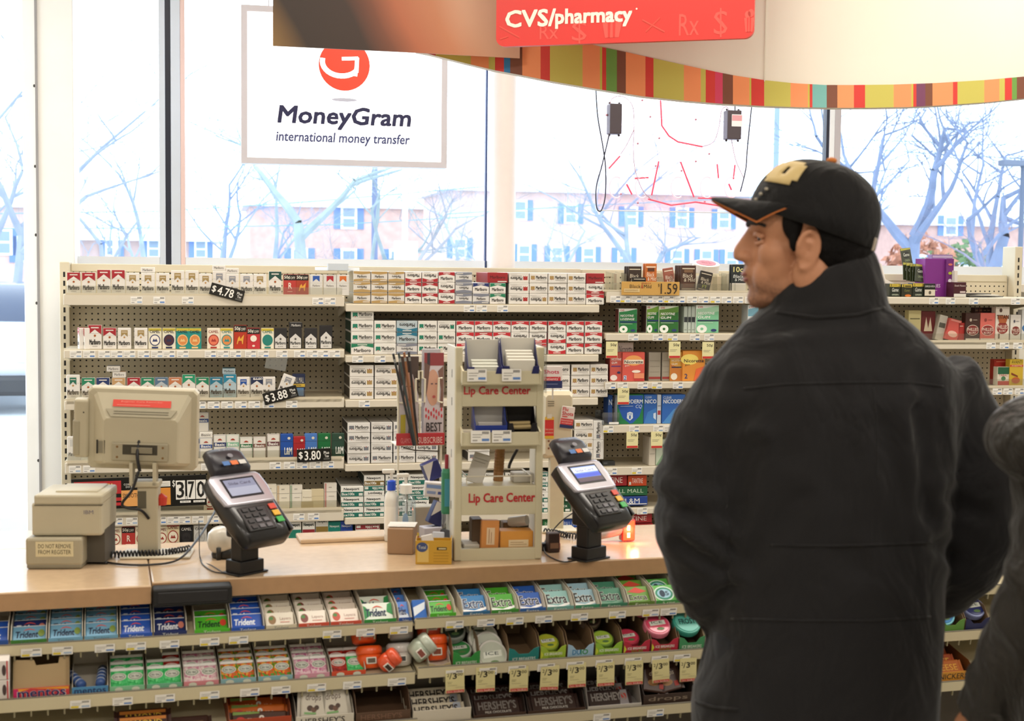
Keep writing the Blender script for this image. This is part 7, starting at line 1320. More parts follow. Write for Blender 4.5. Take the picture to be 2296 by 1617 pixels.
def openbox(x0, x1, y, z, h, d, outer, inner, label, notch=None, lean=12, name='display_box', fill=None):
    b = empty(name, RK.M @ T((x0, y, z)) @ RX(R(lean)), label, 'display box', 'small boxes in the lip care rack'); w = x1 - x0; m = MB(); o_, i_ = MAT(outer, .45), MAT(inner, .6)
    m.box(0, w, 0, d, 0, .0015, i_); m.box(0, w, d - .0015, d, .0015, h, i_)
    for x in (0, w - .0015): m.add([(x, 0, 0), (x, d, 0), (x, d, h), (x, .02, h * .42), (x, 0, h * .4), (x + .0015, 0, 0), (x + .0015, d, 0), (x + .0015, d, h), (x + .0015, .02, h * .42), (x + .0015, 0, h * .4)], [(0, 1, 2, 3, 4), (9, 8, 7, 6, 5), (0, 4, 9, 5), (4, 3, 8, 9), (3, 2, 7, 8), (2, 1, 6, 7), (1, 0, 5, 6)], o_)
    if notch: m.prism([(0, 0), (w * .24, 0), (w * .22, h * .18), (w * .16, h * .42), (0, h * .42)], -.0015, 0, o_); m.prism([(w * .76, 0), (w, 0), (w, h * .42), (w * .84, h * .42), (w * .78, h * .18)], -.0015, 0, o_)
    else: m.box(0, w, -.0015, 0, 0, h * .34, o_)
    m.build('box_body', b)
    if fill:
        for k in range(fill[1]):
            t = MB(); t.bbox(w * .12, w * .88, .004 + k * .014, .012 + k * .014, .002, h * fill[2] + k * .004, MAT(fill[0], .4), .001); t.build('product', b)
    return b
xa, xb, xd = rk(1047, 830)[0], rk(1124, 830)[0], rk(1204, 830)[0]
openbox(xa, xb - .001, -.022, s1[0] + .008, .085, .075, '#262A62', '#D4D0C6', 'navy-sided display box on the left of the upper lip care bin', True, fill=('#D8D8CC', 3, .42))
openbox(xb + .001, xd, -.022, s1[0] + .008, .09, .075, '#20245A', '#DAD6CC', 'navy-notched display box full of white cards, upper lip care bin', True, fill=('#E2DED2', 4, .58))
xa, xb, xc_, xd = rk(1062, 965)[0], rk(1133, 965)[0], rk(1135, 965)[0], rk(1199, 965)[0]
bb_ = openbox(xa, xb, -.022, s2[0] + .024, .078, .07, '#22388C', '#BDB9B2', 'blue open display box in the middle lip care bin', None, fill=('#C4C0BC', 2, .3))
openbox(xc_, xd, -.022, s2[0] + .024, .075, .07, '#15131A', '#1A1614', 'black open display box with gold tubes, middle lip care bin', True)
for k in range(2):
    m = MB(); m.tube([(xc_ + .008, -.008 + .013 * k, s2[0] + .042 + .008 * k), (xd - .012, -.008 + .013 * k, s2[0] + .043 + .008 * k)], .006, MAT('#B8A478', .3, .4), 12); o = m.build('lip_balm_tube', None, RK.M); tag(o, ('front', 'rear')[k] + ' pale gold tube lying in the black display box', 'lip balm', 'gold tubes in the black box')
zf = rk(1100, 1238)[1] + .0035
def rbox(name, px0, px1, py0, y, d, col, label, cat, decos=(), rot=0, tilt=0, z=None):
    a, b = rk(px0, 1200, y)[0], rk(px1, 1200, y)[0]; h = rk(px0, py0, y)[1] - (z if z is not None else zf); w = b - a
    m = MB(); m.bbox(-w / 2, w / 2, 0, d, 0, h, MAT(col, .6, var=.04, scale=20), .002, 1); paint(m, decos, -w / 2, w / 2, 0, h, 0)
    o = m.build(name, None, RK.M @ T(((a + b) / 2, y, z if z is not None else zf)) @ RZ(R(rot)) @ RY(R(tilt))); return tag(o, label, cat)
rbox('padded_envelope', 1078, 1118, 1168, .02, .02, '#D08A48', 'upright orange padded envelope in the bottom of the lip care rack', 'envelope', [('r', .3, .15, .75, .75, '#E0C4A0'), ('r', .42, .2, .46, .7, '#A87A5A'), ('r', .55, .2, .58, .6, '#A87A5A')], 0, 2)
rbox('padded_envelope', 1122, 1196, 1192, .02, .05, '#D8953E', 'wide orange envelope lying at the bottom right of the lip care rack', 'envelope', [('r', .25, .1, .85, .5, '#E6CFA8'), ('r', .3, .22, .8, .25, '#A88458'), ('r', .3, .34, .7, .37, '#A88458')])
rbox('cardboard_box', 1058, 1082, 1165, .07, .05, '#5E4A36', 'dark brown box standing behind the upright orange envelope', 'box')
rbox('paper_stack', 1040, 1076, 1222, .03, .06, '#D4CEC2', 'small stack of white paper at the bottom left of the lip care rack', 'paper', [('r', .05, .3, .9, .36, '#8A8478'), ('r', .05, .6, .9, .66, '#8A8478')])
m = MB(); m.tube([(rk(1146, 1185, .08)[0], .10, zf + .052), (rk(1180, 1178, .08)[0], .07, zf + .062)], .013, MAT('#DAD6D0', .3), 16); o = m.build('paper_roll', None, RK.M); tag(o, 'white paper roll lying on the wide orange envelope', 'paper roll')
rbox('cardboard_box', 1128, 1160, 1172, .09, .04, '#7A6248', 'brown box behind the white paper roll in the lip care rack', 'box')
zm = zz - .0248
m = MB(); u0 = rk(1108, 1050, .08)[0]; m.lathe([(.0125 + .0008 * (i % 2), i * .004) for i in range(24)], MAT('#8A6032', .6, var=.15, scale=60), 16); o = m.build('cardboard_tube', None, RK.M @ T((u0 + .012, .09, zm)) @ RY(R(3))); tag(o, 'brown ribbed cardboard tube standing inside the lip care rack', 'tube')
rbox('paper_sheet', 1042, 1080, 1015, .06, .004, '#C9C4BC', 'grey sheet of paper propped inside the lip care rack', 'paper', [('r', .1, .8, .9, .82, '#8A8478'), ('r', .1, .7, .8, .72, '#8A8478')], 0, 18, zm)
rbox('paper_sheet', 1150, 1196, 1062, .05, .05, '#B9B4AA', 'grey plastic bundle inside the right of the lip care rack', 'bundle', [], 0, 0, zm)
m = MB(); m.tube([RK.I @ p for p in smoothp([RK.M @ Vector((rk(1160, 1008, .12)[0], .12, rk(1160, 1008, .12)[1])), RK.M @ Vector((rk(1150, 1030, .12)[0], .13, rk(1150, 1030, .12)[1])), RK.M @ Vector((rk(1143, 1050, .12)[0], .13, rk(1143, 1052, .12)[1])), RK.M @ Vector((rk(1158, 1080, .12)[0], .13, zm + .004))])], .004, cordm, 8); o = m.build('cable', None, RK.M); tag(o, 'black cable bent inside the lip care rack', 'cable')
# green tube and clutter left of the rack
def clutter(name, px, py, w, d, h, col, label, cat='box', decos=(), rot=0, tilt=(0, 0), dz=.0006, bev=.002, v=None):
    m = MB(); m.bbox(-w / 2, w / 2, 0, d, 0, h, MAT(col, .5), bev, 1); paint(m, decos, -w / 2 + .001, w / 2 - .001, .001, h - .001, 0)
    o = m.build(name, None, on(px, py, rot, dz) @ RX(R(tilt[0])) @ RY(R(tilt[1]))); return tag(o, label, cat)
clutter('cardboard_box', 897, 1244, .066, .06, .066, '#9A7A5C', 'small brown cardboard box on the counter in front of the pump bottles', 'box', [], -22)
m = MB(); m.box(-.034, .036, -.01, .055, 0, .001, '#DEDAD2'); o = m.build('paper_sheet', None, on(899, 1240, -18, .0685)); tag(o, 'white slip of paper lying on the small brown box', 'paper')
e = empty('tissue_box', on(972, 1266, -14), 'yellow open carton of small packets left of the lip care rack', 'carton')
m = MB(); ym = MAT('#C99A2C', .45); w, d, h = .088, .07, .058
m.box(-w / 2, w / 2, 0, .002, .0, h, ym); m.box(-w / 2, w / 2, d - .002, d, 0, h * .9, ym); m.box(-w / 2, -w / 2 + .002, .002, d - .002, 0, h, ym); m.box(w / 2 - .002, w / 2, .002, d - .002, 0, h, ym); m.box(-w / 2 + .002, w / 2 - .002, .002, d - .002, 0, .002, ym); m.build('carton_body', e)
m = MB(); m.rect(.008, .035, .032, .042, -.0006, '#3A2E1A'); m.rect(.012, .037, .03, .040, -.001, '#D8C89A'); m.rect(-.04, .005, -.012, .05, -.0006, '#D8B868'); m.disc(-.028, .042, .014, .012, -.001, '#3A4A7A', 16); m.text('Total', -.037, .038, -.019, .046, -.0014, '#D8D8D0', .0)
for k in range(4): m.rect(.0, .006 + k * .007, .036, .008 + k * .007, -.0006, '#B08420')
m.build('printed_label', e)
for k in range(3): clutter('sachet', 968 + k * 12, 1258 - k * 6, .03, .01, .062, ('#D8D4D0', '#C4C8D4', '#3A3A42')[k], ('white', 'pale blue', 'dark')[k] + ' sachet standing in the yellow carton', 'sachet', [('r', .1, .5, .9, .7, ('#8AA0C0', '#E6E2DE', '#8A8A90')[k])], -10, (-14, (-12, 4, 10)[k]), .004)
def bottle(px, py, label, body, capc, r=.021, h=.135, pump=True, clear=False):
    e = empty('pump_bottle', on(px, py, 0), label, 'bottle'); bm_ = GLASS(body, .16) if clear else MAT(body, .35)
    m = MB(); m.lathe([(r * .92, 0), (r, .004), (r, h * .72), (r * .9, h * .82), (r * .45, h * .9), (r * .42, h)], bm_, 28); o = m.build('bottle_body', e, None, True)
    m = MB(); m.lathe([(r * .62, h * .9), (r * .62, h * 1.06), (r * .3, h * 1.08)], MAT(capc, .35), 24); m.build('cap', e, None, False)
    m = MB(); m.lathe([(.004, h * 1.06), (.004, h * 1.22)], MAT('#DCD8D0', .4), 12); m.bbox(-.024, .008, -.006, .006, h * 1.2, h * 1.27, MAT('#DCD8D0', .4), .002); m.build('pump', e)
    if clear:
        m = MB(); m.tube([(0, 0, .01), (0, 0, h)], .002, MAT('#E4E8EC', .3), 8); m.build('dip_tube', e)
        m = MB(); m.disc(-.006, h * .42, .008, .02, -r * 1.01, '#8AA8C8', 16); m.build('printed_label', e)
    else: m = MB(); m.loft([((0, 0, h * .12), (r * 1.005, 0, 0), (0, r * 1.005, 0)), ((0, 0, h * .62), (r * 1.005, 0, 0), (0, r * 1.005, 0))], MAT('#ECEAE4', .4), 28); m.build('printed_label', e)
bottle(877, 1213, 'white pump bottle with a bright blue collar', '#E2E0DA', '#1F4CC8', .0185, .150)
bottle(909, 1214, 'clear hand sanitizer pump bottle beside the blue-collared one', '#E9F0F4', '#E4E4E0', .027, .142, True, True)
e = empty('spray_tube', on(1000, 1240, 0), 'green and teal tube standing against the left of the lip care rack', 'tube')
m = MB(); m.lathe([(.012, .10), (.0135, .105), (.0135, .205), (.011, .215)], MAT('#2E7A5A', .4), 20); m.bbox(-.008, .010, -.0138, -.0125, .12, .19, '#3A8AA0', .002); m.build('tube_body', e); m = MB(); m.lathe([(.011, 0), (.0125, .004), (.0125, .10), (.011, .104)], GLASS('#E6ECF0', .18), 20); m.build('clear_tube', e, None, True)
m = MB(); m.lathe([(.005, .214), (.005, .25), (.0, .252)], MAT('#8A2430', .4), 12); m.build('red_tip', e)
clutter('tissue_box', 972, 1226, .05, .04, .05, '#B9B8C4', 'pale box under the navy carton left of the lip care rack', 'box', [('r', .1, .3, .9, .4, '#8A8AA0')], 10)
clutter('medicine_box', 976, 1225, .045, .028, .06, '#22285A', 'navy and white box tilted against the lip care rack', 'box', [('p', [(0, .3), (0, 1), (.8, 1)], '#D4D0CC')], 6, (0, 24), .055)
clutter('medicine_box', 975, 1212, .06, .03, .04, '#D8D4D4', 'white box printed with blue, on the clutter left of the lip care rack', 'box', [('r', .05, .6, .95, .85, '#7A94C4'), ('r', .1, .2, .5, .4, '#8A9AC0'), ('r', .6, .2, .9, .4, '#4A5A9A')], -8, (0, 6), .115)
clutter('medicine_box', 978, 1208, .046, .03, .05, '#262C66', 'navy and white carton at the top of the clutter pile', 'box', [('p', [(0, 0), (0, 1), (.7, 1)], '#D0CCC6')], 4, (0, -22), .16)
clutter('medicine_box', 958, 1208, .07, .05, .085, '#A8A290', 'grey bin behind the clutter left of the lip care rack', 'bin', [('r', .7, .1, .74, .9, '#7A7464'), ('r', .8, .1, .84, .9, '#7A7464')], -4, (0, 0))
clutter('red_packet', 940, 1222, .05, .02, .03, '#B8382C', 'small red and yellow packet behind the brown box', 'packet', [('p', [(0, .2), (.5, 1), (1, .6), (1, 1), (0, 1)], '#C8B040')], -30, (-20, 10))
clutter('receipt', 913, 1224, .04, .004, .045, '#D0C6A8', 'tan paper slip leaning behind the brown box', 'paper', [('r', .2, .7, .8, .73, '#7A7058'), ('r', .2, .5, .7, .53, '#7A7058')], -12, (-25, 0), .004)
# magazine rack behind
mu, mv = spot(950, 1196)
e = empty('magazine_rack', CF.M @ T((mu, mv, CT_Z + .0006)) @ RZ(R(-2)), 'white wire magazine rack with a red strip, left of the lip care rack', 'magazine rack')
MK = Frame(e.matrix_world.copy())
def mk(px, py, y=0.0): q = MK.hity(px, py, y); return (q[0], y, q[1])
wm3 = MAT('#D8D2BE', .4)
def wires(name, L, r=.003):
    for P in L:
        m = MB(); m.tube(P, r, wm3, 6); m.build(name, e)
wires('wire', [[(mk(893, 900)[0], 0, mk(893, 900)[2]), (mk(893, 900)[0], 0, 0)], [mk(893, 850, .0), mk(893, 905, .0)], [mk(941, 905), mk(941, 972)], [mk(990, 780, .02), (mk(990, 780, .02)[0], .02, 0)], [(mk(893, 900)[0], 0, .004), (mk(990, 900)[0], .02, .004)]])
wires('wire_loop', [[mk(932, 850), mk(932, 900), mk(952, 902), mk(953, 850), mk(947, 848), mk(947, 832), mk(939, 832), mk(939, 850), mk(932, 850)], [mk(892, 849), mk(892, 902), mk(906, 904)], [mk(992, 848), mk(984, 848), mk(982, 900), mk(992, 903)]])
p, q = mk(888, 972), mk(996, 997); m = MB(); m.bbox(p[0], q[0], -.004, -.001, q[2], p[2], MAT('#B5323A', .4), .001); m.text('GLAMOUR', p[0] + .012, q[2] + .006, p[0] + .05, q[2] + .02, -.0045, '#D88A8A', -.01); m.text('SUBSCRIBE', p[0] + .06, q[2] + .005, q[0] - .006, q[2] + .022, -.0045, '#E8C8C0', .0); m.build('red_strip', e)
m = MB(); m.box(p[0], q[0], .0, .10, q[2] - .002, q[2], wm3); m.tube([mk(905, 1004, .02), mk(930, 1010, .02), mk(985, 1012, .02)], .002, MAT('#4A4844'), 6); m.build('rack_shelf', e)
def mag(px0, px1, py0, y, base, decos, label, lean=0, yaw=0, th=.004):
    a, b = mk(px0, 970, y)[0], mk(px1, 970, y)[0]; h = mk(px0, py0, y)[2] - q[2]; w = b - a
    m = MB(); m.bbox(-w / 2, w / 2, 0, th, 0, h, MAT(base, .3), .001, 1); paint(m, decos, -w / 2, w / 2, 0, h, 0)
    o = m.build('magazine', None, MK.M @ T(((a + b) / 2, y, q[2] + .0008)) @ RY(R(lean)) @ RZ(R(yaw))); return tag(o, label, 'magazine', 'magazines in the wire rack')
skin = '#C99A84'
mag(893, 938, 800, .010, '#C4BCC0', [('p', [(0, .6), (0, 1), (1, 1), (1, .55), (.7, .8), (.4, .75)], '#4A3A34'), ('e', .5, .62, .28, .2, skin), ('p', [(.24, .8), (.2, .45), (.34, .6), (.36, .8)], '#4A3A34'), ('r', .37, .655, .46, .665, '#6A4A42'), ('r', .55, .655, .64, .665, '#6A4A42'), ('e', .5, .51, .07, .012, '#A8605A'), ('r', .1, .12, .35, .34, '#B8A83A'), ('r', .5, .1, .9, .3, '#3A3A44'), ('r', .1, .02, .9, .06, '#7A94B8')], 'magazine with a face and yellow print at the left of the wire rack')
mag(950, 994, 792, .012, '#CFC6CC', [('r', 0, .86, 1, 1, '#8A3A3E'), ('r', .15, .86, .3, 1, '#3A3238'), ('e', .45, .62, .34, .2, skin), ('p', [(0, .4), (0, .9), (.3, .86), (.18, .62)], '#6A5048'), ('r', .34, .655, .45, .668, '#5A4A52'), ('r', .56, .655, .66, .668, '#5A4A52'), ('p', [(.7, .8), (.86, .6), (.8, .4), (.98, .4), (.98, .86)], '#7A5A50'), ('e', .5, .52, .08, .016, '#B0504E')] + [('e', .1 + .13 * (i % 7), .38 - .05 * (i // 7) - .02 * (i % 3), .04, .022, '#C4303C') for i in range(14)] + [('t', 'BEST', .1, .14, .9, .24, '#2A2428', .02), ('r', .2, .06, .85, .1, '#B83A40'), ('r', .1, .02, .9, .04, '#7A7478')], 'magazine with a face and red dots at the right of the wire rack')
for k, (c, ln, pxx) in enumerate((('#22242A', -13, 930), ('#3A4648', -10.5, 933), ('#8A5A3A', -8, 936), ('#2A2426', -6, 939))):
    mag(pxx - 4, pxx + 1, 788, -.024 + k * .0065, c, [('r', 0, .9, 1, .94, '#8A8A88')], 'magazine seen by its dark spine, %s of four leaning left in the wire rack' % ORD[k], ln, 0, .006)
mag(945, 992, 783, .03, '#B8B4B8', [('r', .1, .9, .6, .96, '#8A3A3A')], 'pale magazine standing behind the one with red dots')
# second register behind the lip care rack
e = empty('register_display', on(1252, 1192, -6), 'beige register display behind the right of the lip care rack, with health stickers', 'register display')
RG = Frame(e.matrix_world.copy())
def rg_(px, py, y=0.0): q_ = RG.hity(px, py, y); return q_
a, b = rg_(1217, 1030), rg_(1288, 878); pk2 = MAT('#C9BFA4', .45, var=.03)
m = MB(); shell([[(x + (a[0] + b[0]) / 2, y, z + (a[1] + b[1]) / 2) for x, y, z in qring(b[0] - a[0] - .014, b[1] - a[1] - .02, 0, .006)], [(x + (a[0] + b[0]) / 2, y, z + (a[1] + b[1]) / 2) for x, y, z in qring(b[0] - a[0], b[1] - a[1], .02, .008)], [(x + (a[0] + b[0]) / 2, y, z + (a[1] + b[1]) / 2) for x, y, z in qring(b[0] - a[0], b[1] - a[1], .05, .008)]], pk2, m)
for k in range(3): m.box(a[0] + .012, a[0] + .03, -.001, 0, b[1] - .028 - k * .006, b[1] - .026 - k * .006, '#6A6250')
m.disc(a[0] + .016, a[1] + .03, .003, .003, -.0006, '#7A4A30', 10); m.disc(a[0] + .016, a[1] + .05, .003, .003, -.0006, '#7A4A30', 10); m.build('housing', e)
m = MB(); m.bbox((a[0] + b[0]) / 2 - .02, (a[0] + b[0]) / 2 + .02, .01, .04, 0, a[1] + .01, pk2, .003); m.bbox(-.05, .05, -.03, .06, 0, .006, pk2, .002); m.build('stand', e)
p, q = rg_(1221, 984), rg_(1242, 935); m = MB(); m.rect(p[0], p[1], q[0], q[1], -.001, '#C8302C'); m.rect(p[0], p[1], q[0], p[1] + .008, -.0014, '#D8B03A'); m.rect(p[0], q[1] - .008, q[0], q[1], -.0014, '#D8B03A'); m.text('Get yours', p[0] + .002, p[1] + .022, q[0] - .002, p[1] + .029, -.0016, '#E8C8B0', .0); m.text('protect', p[0] + .002, p[1] + .013, q[0] - .002, p[1] + .019, -.0016, '#E8C8B0', .0); m.rect(p[0] + .006, q[1] - .004, q[0] - .006, q[1] + .008, -.0018, '#D0CCC0'); m.build('red_sticker', e)
def flu(px, py, w, h, tilt, label, decos, y=-.012):
    c = rg_(px, py, y); m = MB(); m.bbox(-w / 2, w / 2, 0, .002, -h / 2, h / 2, MAT('#DCD4CE', .4), .001, 1); paint(m, decos, -w / 2, w / 2, -h / 2, h / 2, 0)
    m.box(-.004, .004, .002, .012 if y < -.005 else .004, -.004, .004, '#D8D4C8')
    o = m.build('flu_shot_card', None, RG.M @ T((c[0], y, c[1])) @ RY(R(tilt))); return tag(o, label, 'card')
flu(1272, 936, .037, .06, 7, 'tilted white red and navy flu shots card on the register display', [('r', 0, 0, 1, .16, '#22305E'), ('r', .02, .16, .98, .44, '#C8383A'), ('t', 'Flu', .08, .78, .5, .95, '#C42A30', .03), ('t', 'Shots', .08, .58, .92, .76, '#C42A30', .03), ('r', .1, .5, .5, .55, '#C8383A'), ('t', 'Insurance', .08, .32, .9, .4, '#E8D0C8', .0), ('t', 'accepted', .12, .2, .85, .28, '#E8D0C8', .0)])
c = rg_(1240, 846, -.02); m = MB(); m.bbox(-.026, .026, 0, .002, -.03, .03, MAT('#E0D8D4', .4), .001, 1); paint(m, [('r', 0, 0, 1, .34, '#1F2C60'), ('r', 0, .34, .9, .52, '#C42A34'), ('t', 'Shots', .02, .66, .82, .84, '#C42A50', .03), ('t', "Patients'", .02, .36, .8, .5, '#F0DCD8', .01), ('r', .1, .18, .75, .2, '#8A94B8')], -.026, .026, -.03, .03, 0); m.box(-.002, .002, .002, .004, c[1] * 0 - .06, .0, '#C8C4BC')
o = m.build('flu_shot_card', None, RG.M @ T((c[0], -.02, c[1]))); tag(o, 'white red and navy flu shots card standing above the register display', 'card')
clutter('card_box', 1243, 1240, .03, .03, .05, '#3A2A26', 'small dark wooden box at the right foot of the lip care rack', 'box', [('r', .1, .2, .9, .5, '#8A6A54')], 0)
clutter('stapler', 1236, 1236, .05, .02, .02, '#14141A', 'black stapler at the right foot of the lip care rack', 'stapler', [], 0)
# ------------------------------------------------------------------ people
def remeshed(mb, name, mats, vox, smooth_it=6, fac=.5):
    me = mb.mesh(name + '_base'); o = bpy.data.objects.new(name + '_base', me); COL.objects.link(o)
    r = o.modifiers.new('r', 'REMESH'); r.mode = 'VOXEL'; r.voxel_size = vox; r.use_smooth_shade = True
    s = o.modifiers.new('s', 'SMOOTH'); s.iterations = smooth_it; s.factor = fac
    dg = bpy.context.evaluated_depsgraph_get(); dg.update(); out = bpy.data.meshes.new_from_object(o.evaluated_get(dg))
    bpy.data.objects.remove(o); bpy.data.meshes.remove(me); out.name = name; out.materials.clear()
    for m_ in mats: out.materials.append(m_)
    for p in out.polygons: p.material_index = 0; p.use_smooth = True
    return out
PY = 2.45
def at_(px, py, y=PY):
    d = ray(px, py); return EYE + d * (y / d.y)
skin_m = MAT('#B07C5E', .5, var=.08, scale=40, spec=.3)
def fabric(name, col, fold=.35, scale=7.0, rough=.85):
    m = bpy.data.materials.new(name); m.use_nodes = True; nt = m.node_tree; N = nt.nodes; L = nt.links; b = N['Principled BSDF']; b.inputs['Roughness'].default_value = rough; b.inputs['Specular IOR Level'].default_value = .25
    b.inputs['Sheen Weight'].default_value = .12; b.inputs['Base Color'].default_value = (*lin(col), 1)
    tc = N.new('ShaderNodeTexCoord'); mp = N.new('ShaderNodeMapping'); mp.inputs['Scale'].default_value = (1.2, 1.2, .7); L.new(tc.outputs['Object'], mp.inputs[0])
    n1 = N.new('ShaderNodeTexNoise'); n1.inputs['Scale'].default_value = scale; n1.inputs['Detail'].default_value = 3; n1.inputs['Distortion'].default_value = .8; L.new(mp.outputs[0], n1.inputs['Vector'])
    n2 = N.new('ShaderNodeTexNoise'); n2.inputs['Scale'].default_value = 420; L.new(tc.outputs['Object'], n2.inputs['Vector'])
    b1 = N.new('ShaderNodeBump'); b1.inputs['Strength'].default_value = fold; b1.inputs['Distance'].default_value = .05; L.new(n1.outputs['Fac'], b1.inputs['Height'])
    b2 = N.new('ShaderNodeBump'); b2.inputs['Strength'].default_value = .25; b2.inputs['Distance'].default_value = .002; L.new(n2.outputs['Fac'], b2.inputs['Height']); L.new(b1.outputs[0], b2.inputs['Normal']); L.new(b2.outputs[0], b.inputs['Normal'])
    return m
jack = fabric('charcoal_cloth', '#19181A', .55); trou = fabric('dark_cloth', '#1C1D22', .3); leather = fabric('black_leather', '#24211E', .9, 9, .45)
earC = at_(1832, 556); HY = R(7)
HM = T(earC + Vector((0, .085, 0))) @ Matrix(((-math.cos(HY), -math.sin(HY), 0, 0), (math.sin(HY), -math.cos(HY), 0, 0), (0, 0, 1, 0), (0, 0, 0, 1)))
# person: x forward, y to his left, z up in HM
def head_parts(b, HMx):
    b.X = HMx
    E = lambda c, r: b.ell(c, r, skin_m, None, 20, 14)
    E((-.012, 0, .052), (.098, .077, .098)); E((.045, 0, .045), (.052, .066, .062)); E((.050, 0, -.018), (.046, .060, .070)); E((.038, 0, -.060), (.056, .052, .044)); E((.082, 0, -.088), (.022, .024, .020)); E((.07, 0, -.085), (.03, .036, .022))
    E((.088, 0, .044), (.016, .048, .016)); E((.078, .034, .043), (.020, .026, .012)); E((.078, -.034, .043), (.020, .026, .012))
    for s in (-1, 1):
        E((.058, s * .036, -.010), (.031, .027, .030)); E((.0, s * .062, -.045), (.03, .014, .035)); E((.070, s * .027, -.05), (.026, .021, .034))
    E((.092, 0, .006), (.022, .016, .036)); b.tube([(.090, 0, .036), (.104, 0, .018), (.115, 0, -.001), (.120, 0, -.011)], [.010, .0105, .012, .0125], skin_m, 14)
    E((.1165, 0, -.014), (.0135, .013, .0105))
    for s in (-1, 1): E((.106, s * .013, -.016), (.014, .009, .010))
    E((.096, 0, -.037), (.014, .026, .014)); E((.103, 0, -.044), (.011, .024, .0065)); E((.099, 0, -.057), (.011, .021, .0075)); E((.090, 0, -.069), (.012, .024, .010))
    b.loft([((-.022, 0, -.01), (.062, 0, 0), (0, .058, 0)), ((-.030, 0, -.07), (.058, 0, 0), (0, .056, 0)), ((-.042, 0, -.13), (.060, 0, 0), (0, .060, 0)), ((-.055, 0, -.20), (.066, 0, 0), (0, .075, 0))], skin_m, 20)
    b.X = None
def ear(mb, s):
    X = T((.008, s * .074, -.004)) @ RX(R(-s * 6)) @ RZ(R(s * 22)) @ RY(R(-10))
    mb.ell((0, 0, 0), (.019, .006, .033), skin_m, X, 16, 10)
    mb.tube(smoothp([(.012, s * .003, -.012), (.018, s * .005, .006), (.014, s * .006, .024), (.0, s * .008, .033), (-.014, s * .009, .024), (-.019, s * .009, .004), (-.014, s * .008, -.016), (-.002, s * .005, -.032), (.007, s * .002, -.030)], 4), [.0052] * 33, skin_m, 8, X)
    mb.tube(smoothp([(.006, s * .006, .012), (-.004, s * .008, .014), (-.009, s * .008, .0), (-.004, s * .007, -.014)], 4), [.0038] * 13, skin_m, 8, X)
    mb.ell((.012, s * .004, -.004), (.006, .005, .008), skin_m, X, 10, 6)
feetz = 0.0
tc = at_(1848, 900); TX = tc.x; TYc = PY + .09
Tz = lambda py: at_(1848, py).z
b = MB(); head_parts(b, HM)
b.X = HM
for s in (-1, 1): ear(b, s)
b.X = None
FW = Vector((-.30, .954, 0)).normalized(); RT = Vector((FW.y, -FW.x, 0))      # chest direction and his right hand side
def ring(cx, cy, z, hw, hd): return ((cx, cy, z), RT * hw, FW * hd)
b.loft([ring(TX, TYc, z, hw, hd) for z, hw, hd in ((.86, .165, .105), (1.0, .160, .10), (1.15, .150, .085), (1.30, .16, .085), (1.42, .16, .08), (1.48, .12, .075), (1.53, .06, .06))], skin_m, 20)
for s in (-1, 1):
    hip = Vector((TX, TYc, .9)) + RT * (s * .09)
    b.loft([((hip.x, hip.y, .92), RT * .085, FW * .095), ((hip.x, hip.y, .70), RT * .082, FW * .088), ((hip.x, hip.y, .48), RT * .058, FW * .064), ((hip.x, hip.y, .34), RT * .052, FW * .062), ((hip.x, hip.y, .10), RT * .036, FW * .042), ((hip.x, hip.y, .03), RT * .040, FW * .05)], skin_m, 16)
    f0 = hip + FW * .06; b.loft([(Vector((f0.x, f0.y, .045)) + FW * t, RT * w_, Vector((0, 0, h_))) for t, w_, h_ in ((-.12, .03, .04), (-.05, .038, .042), (.05, .042, .032), (.12, .03, .022))], skin_m, 14)
    sh_ = Vector((TX, TYc, 1.40)) + RT * (s * .19)
ARMS = {}
for s, P in ((-1, [(1678, 862, .02), (1606, 968, .03), (1563, 1100, .02), (1572, 1225, .01), (1612, 1330, .06), (1675, 1392, .14)]), (1, [(2085, 858, .05), (2156, 980, .07), (2186, 1110, .05), (2182, 1215, .05), (2130, 1290, .10), (2070, 1335, .18)])):
    ARMS[s] = [at_(x, y, PY + .06 + dy) for x, y, dy in P]
    b.tube(smoothp(ARMS[s], 3), [.05] * 4 + [.044] * 4 + [.038] * 8, skin_m, 12)
    w0 = ARMS[s][-1]; d_ = (ARMS[s][-1] - ARMS[s][-2]).normalized()
    b.ell(w0 + d_ * .05, (.045, .03, .04), skin_m, None, 12, 8)
    side_ = RT * -s
    for k, ln in enumerate((.06, .07, .066, .052)):
        p0 = w0 + d_ * .07 + Vector((0, 0, .024 - .016 * k)); b.tube([p0, p0 + d_ * ln * .5 + side_ * .008, p0 + d_ * ln + side_ * .02], [.009, .0085, .007], skin_m, 8)
    p0 = w0 + d_ * .035 + Vector((0, 0, .03)); b.tube([p0, p0 + d_ * .03 + Vector((0, 0, .018)), p0 + d_ * .06 + Vector((0, 0, .02))], [.010, .009, .0075], skin_m, 8)
me = remeshed(b, 'body', [skin_m], .0042, 4)
man = empty('person', T((TX, TYc, 0)), 'man in a black cap and charcoal jacket standing at the counter, seen from behind', 'person')
inv = T((-TX, -TYc, 0))
def pbuild(me_, name, lab=None, par=man, iv=inv):
    me_.transform(iv); o = link(name, me_, par)
    if lab: o['label'] = lab
    return o
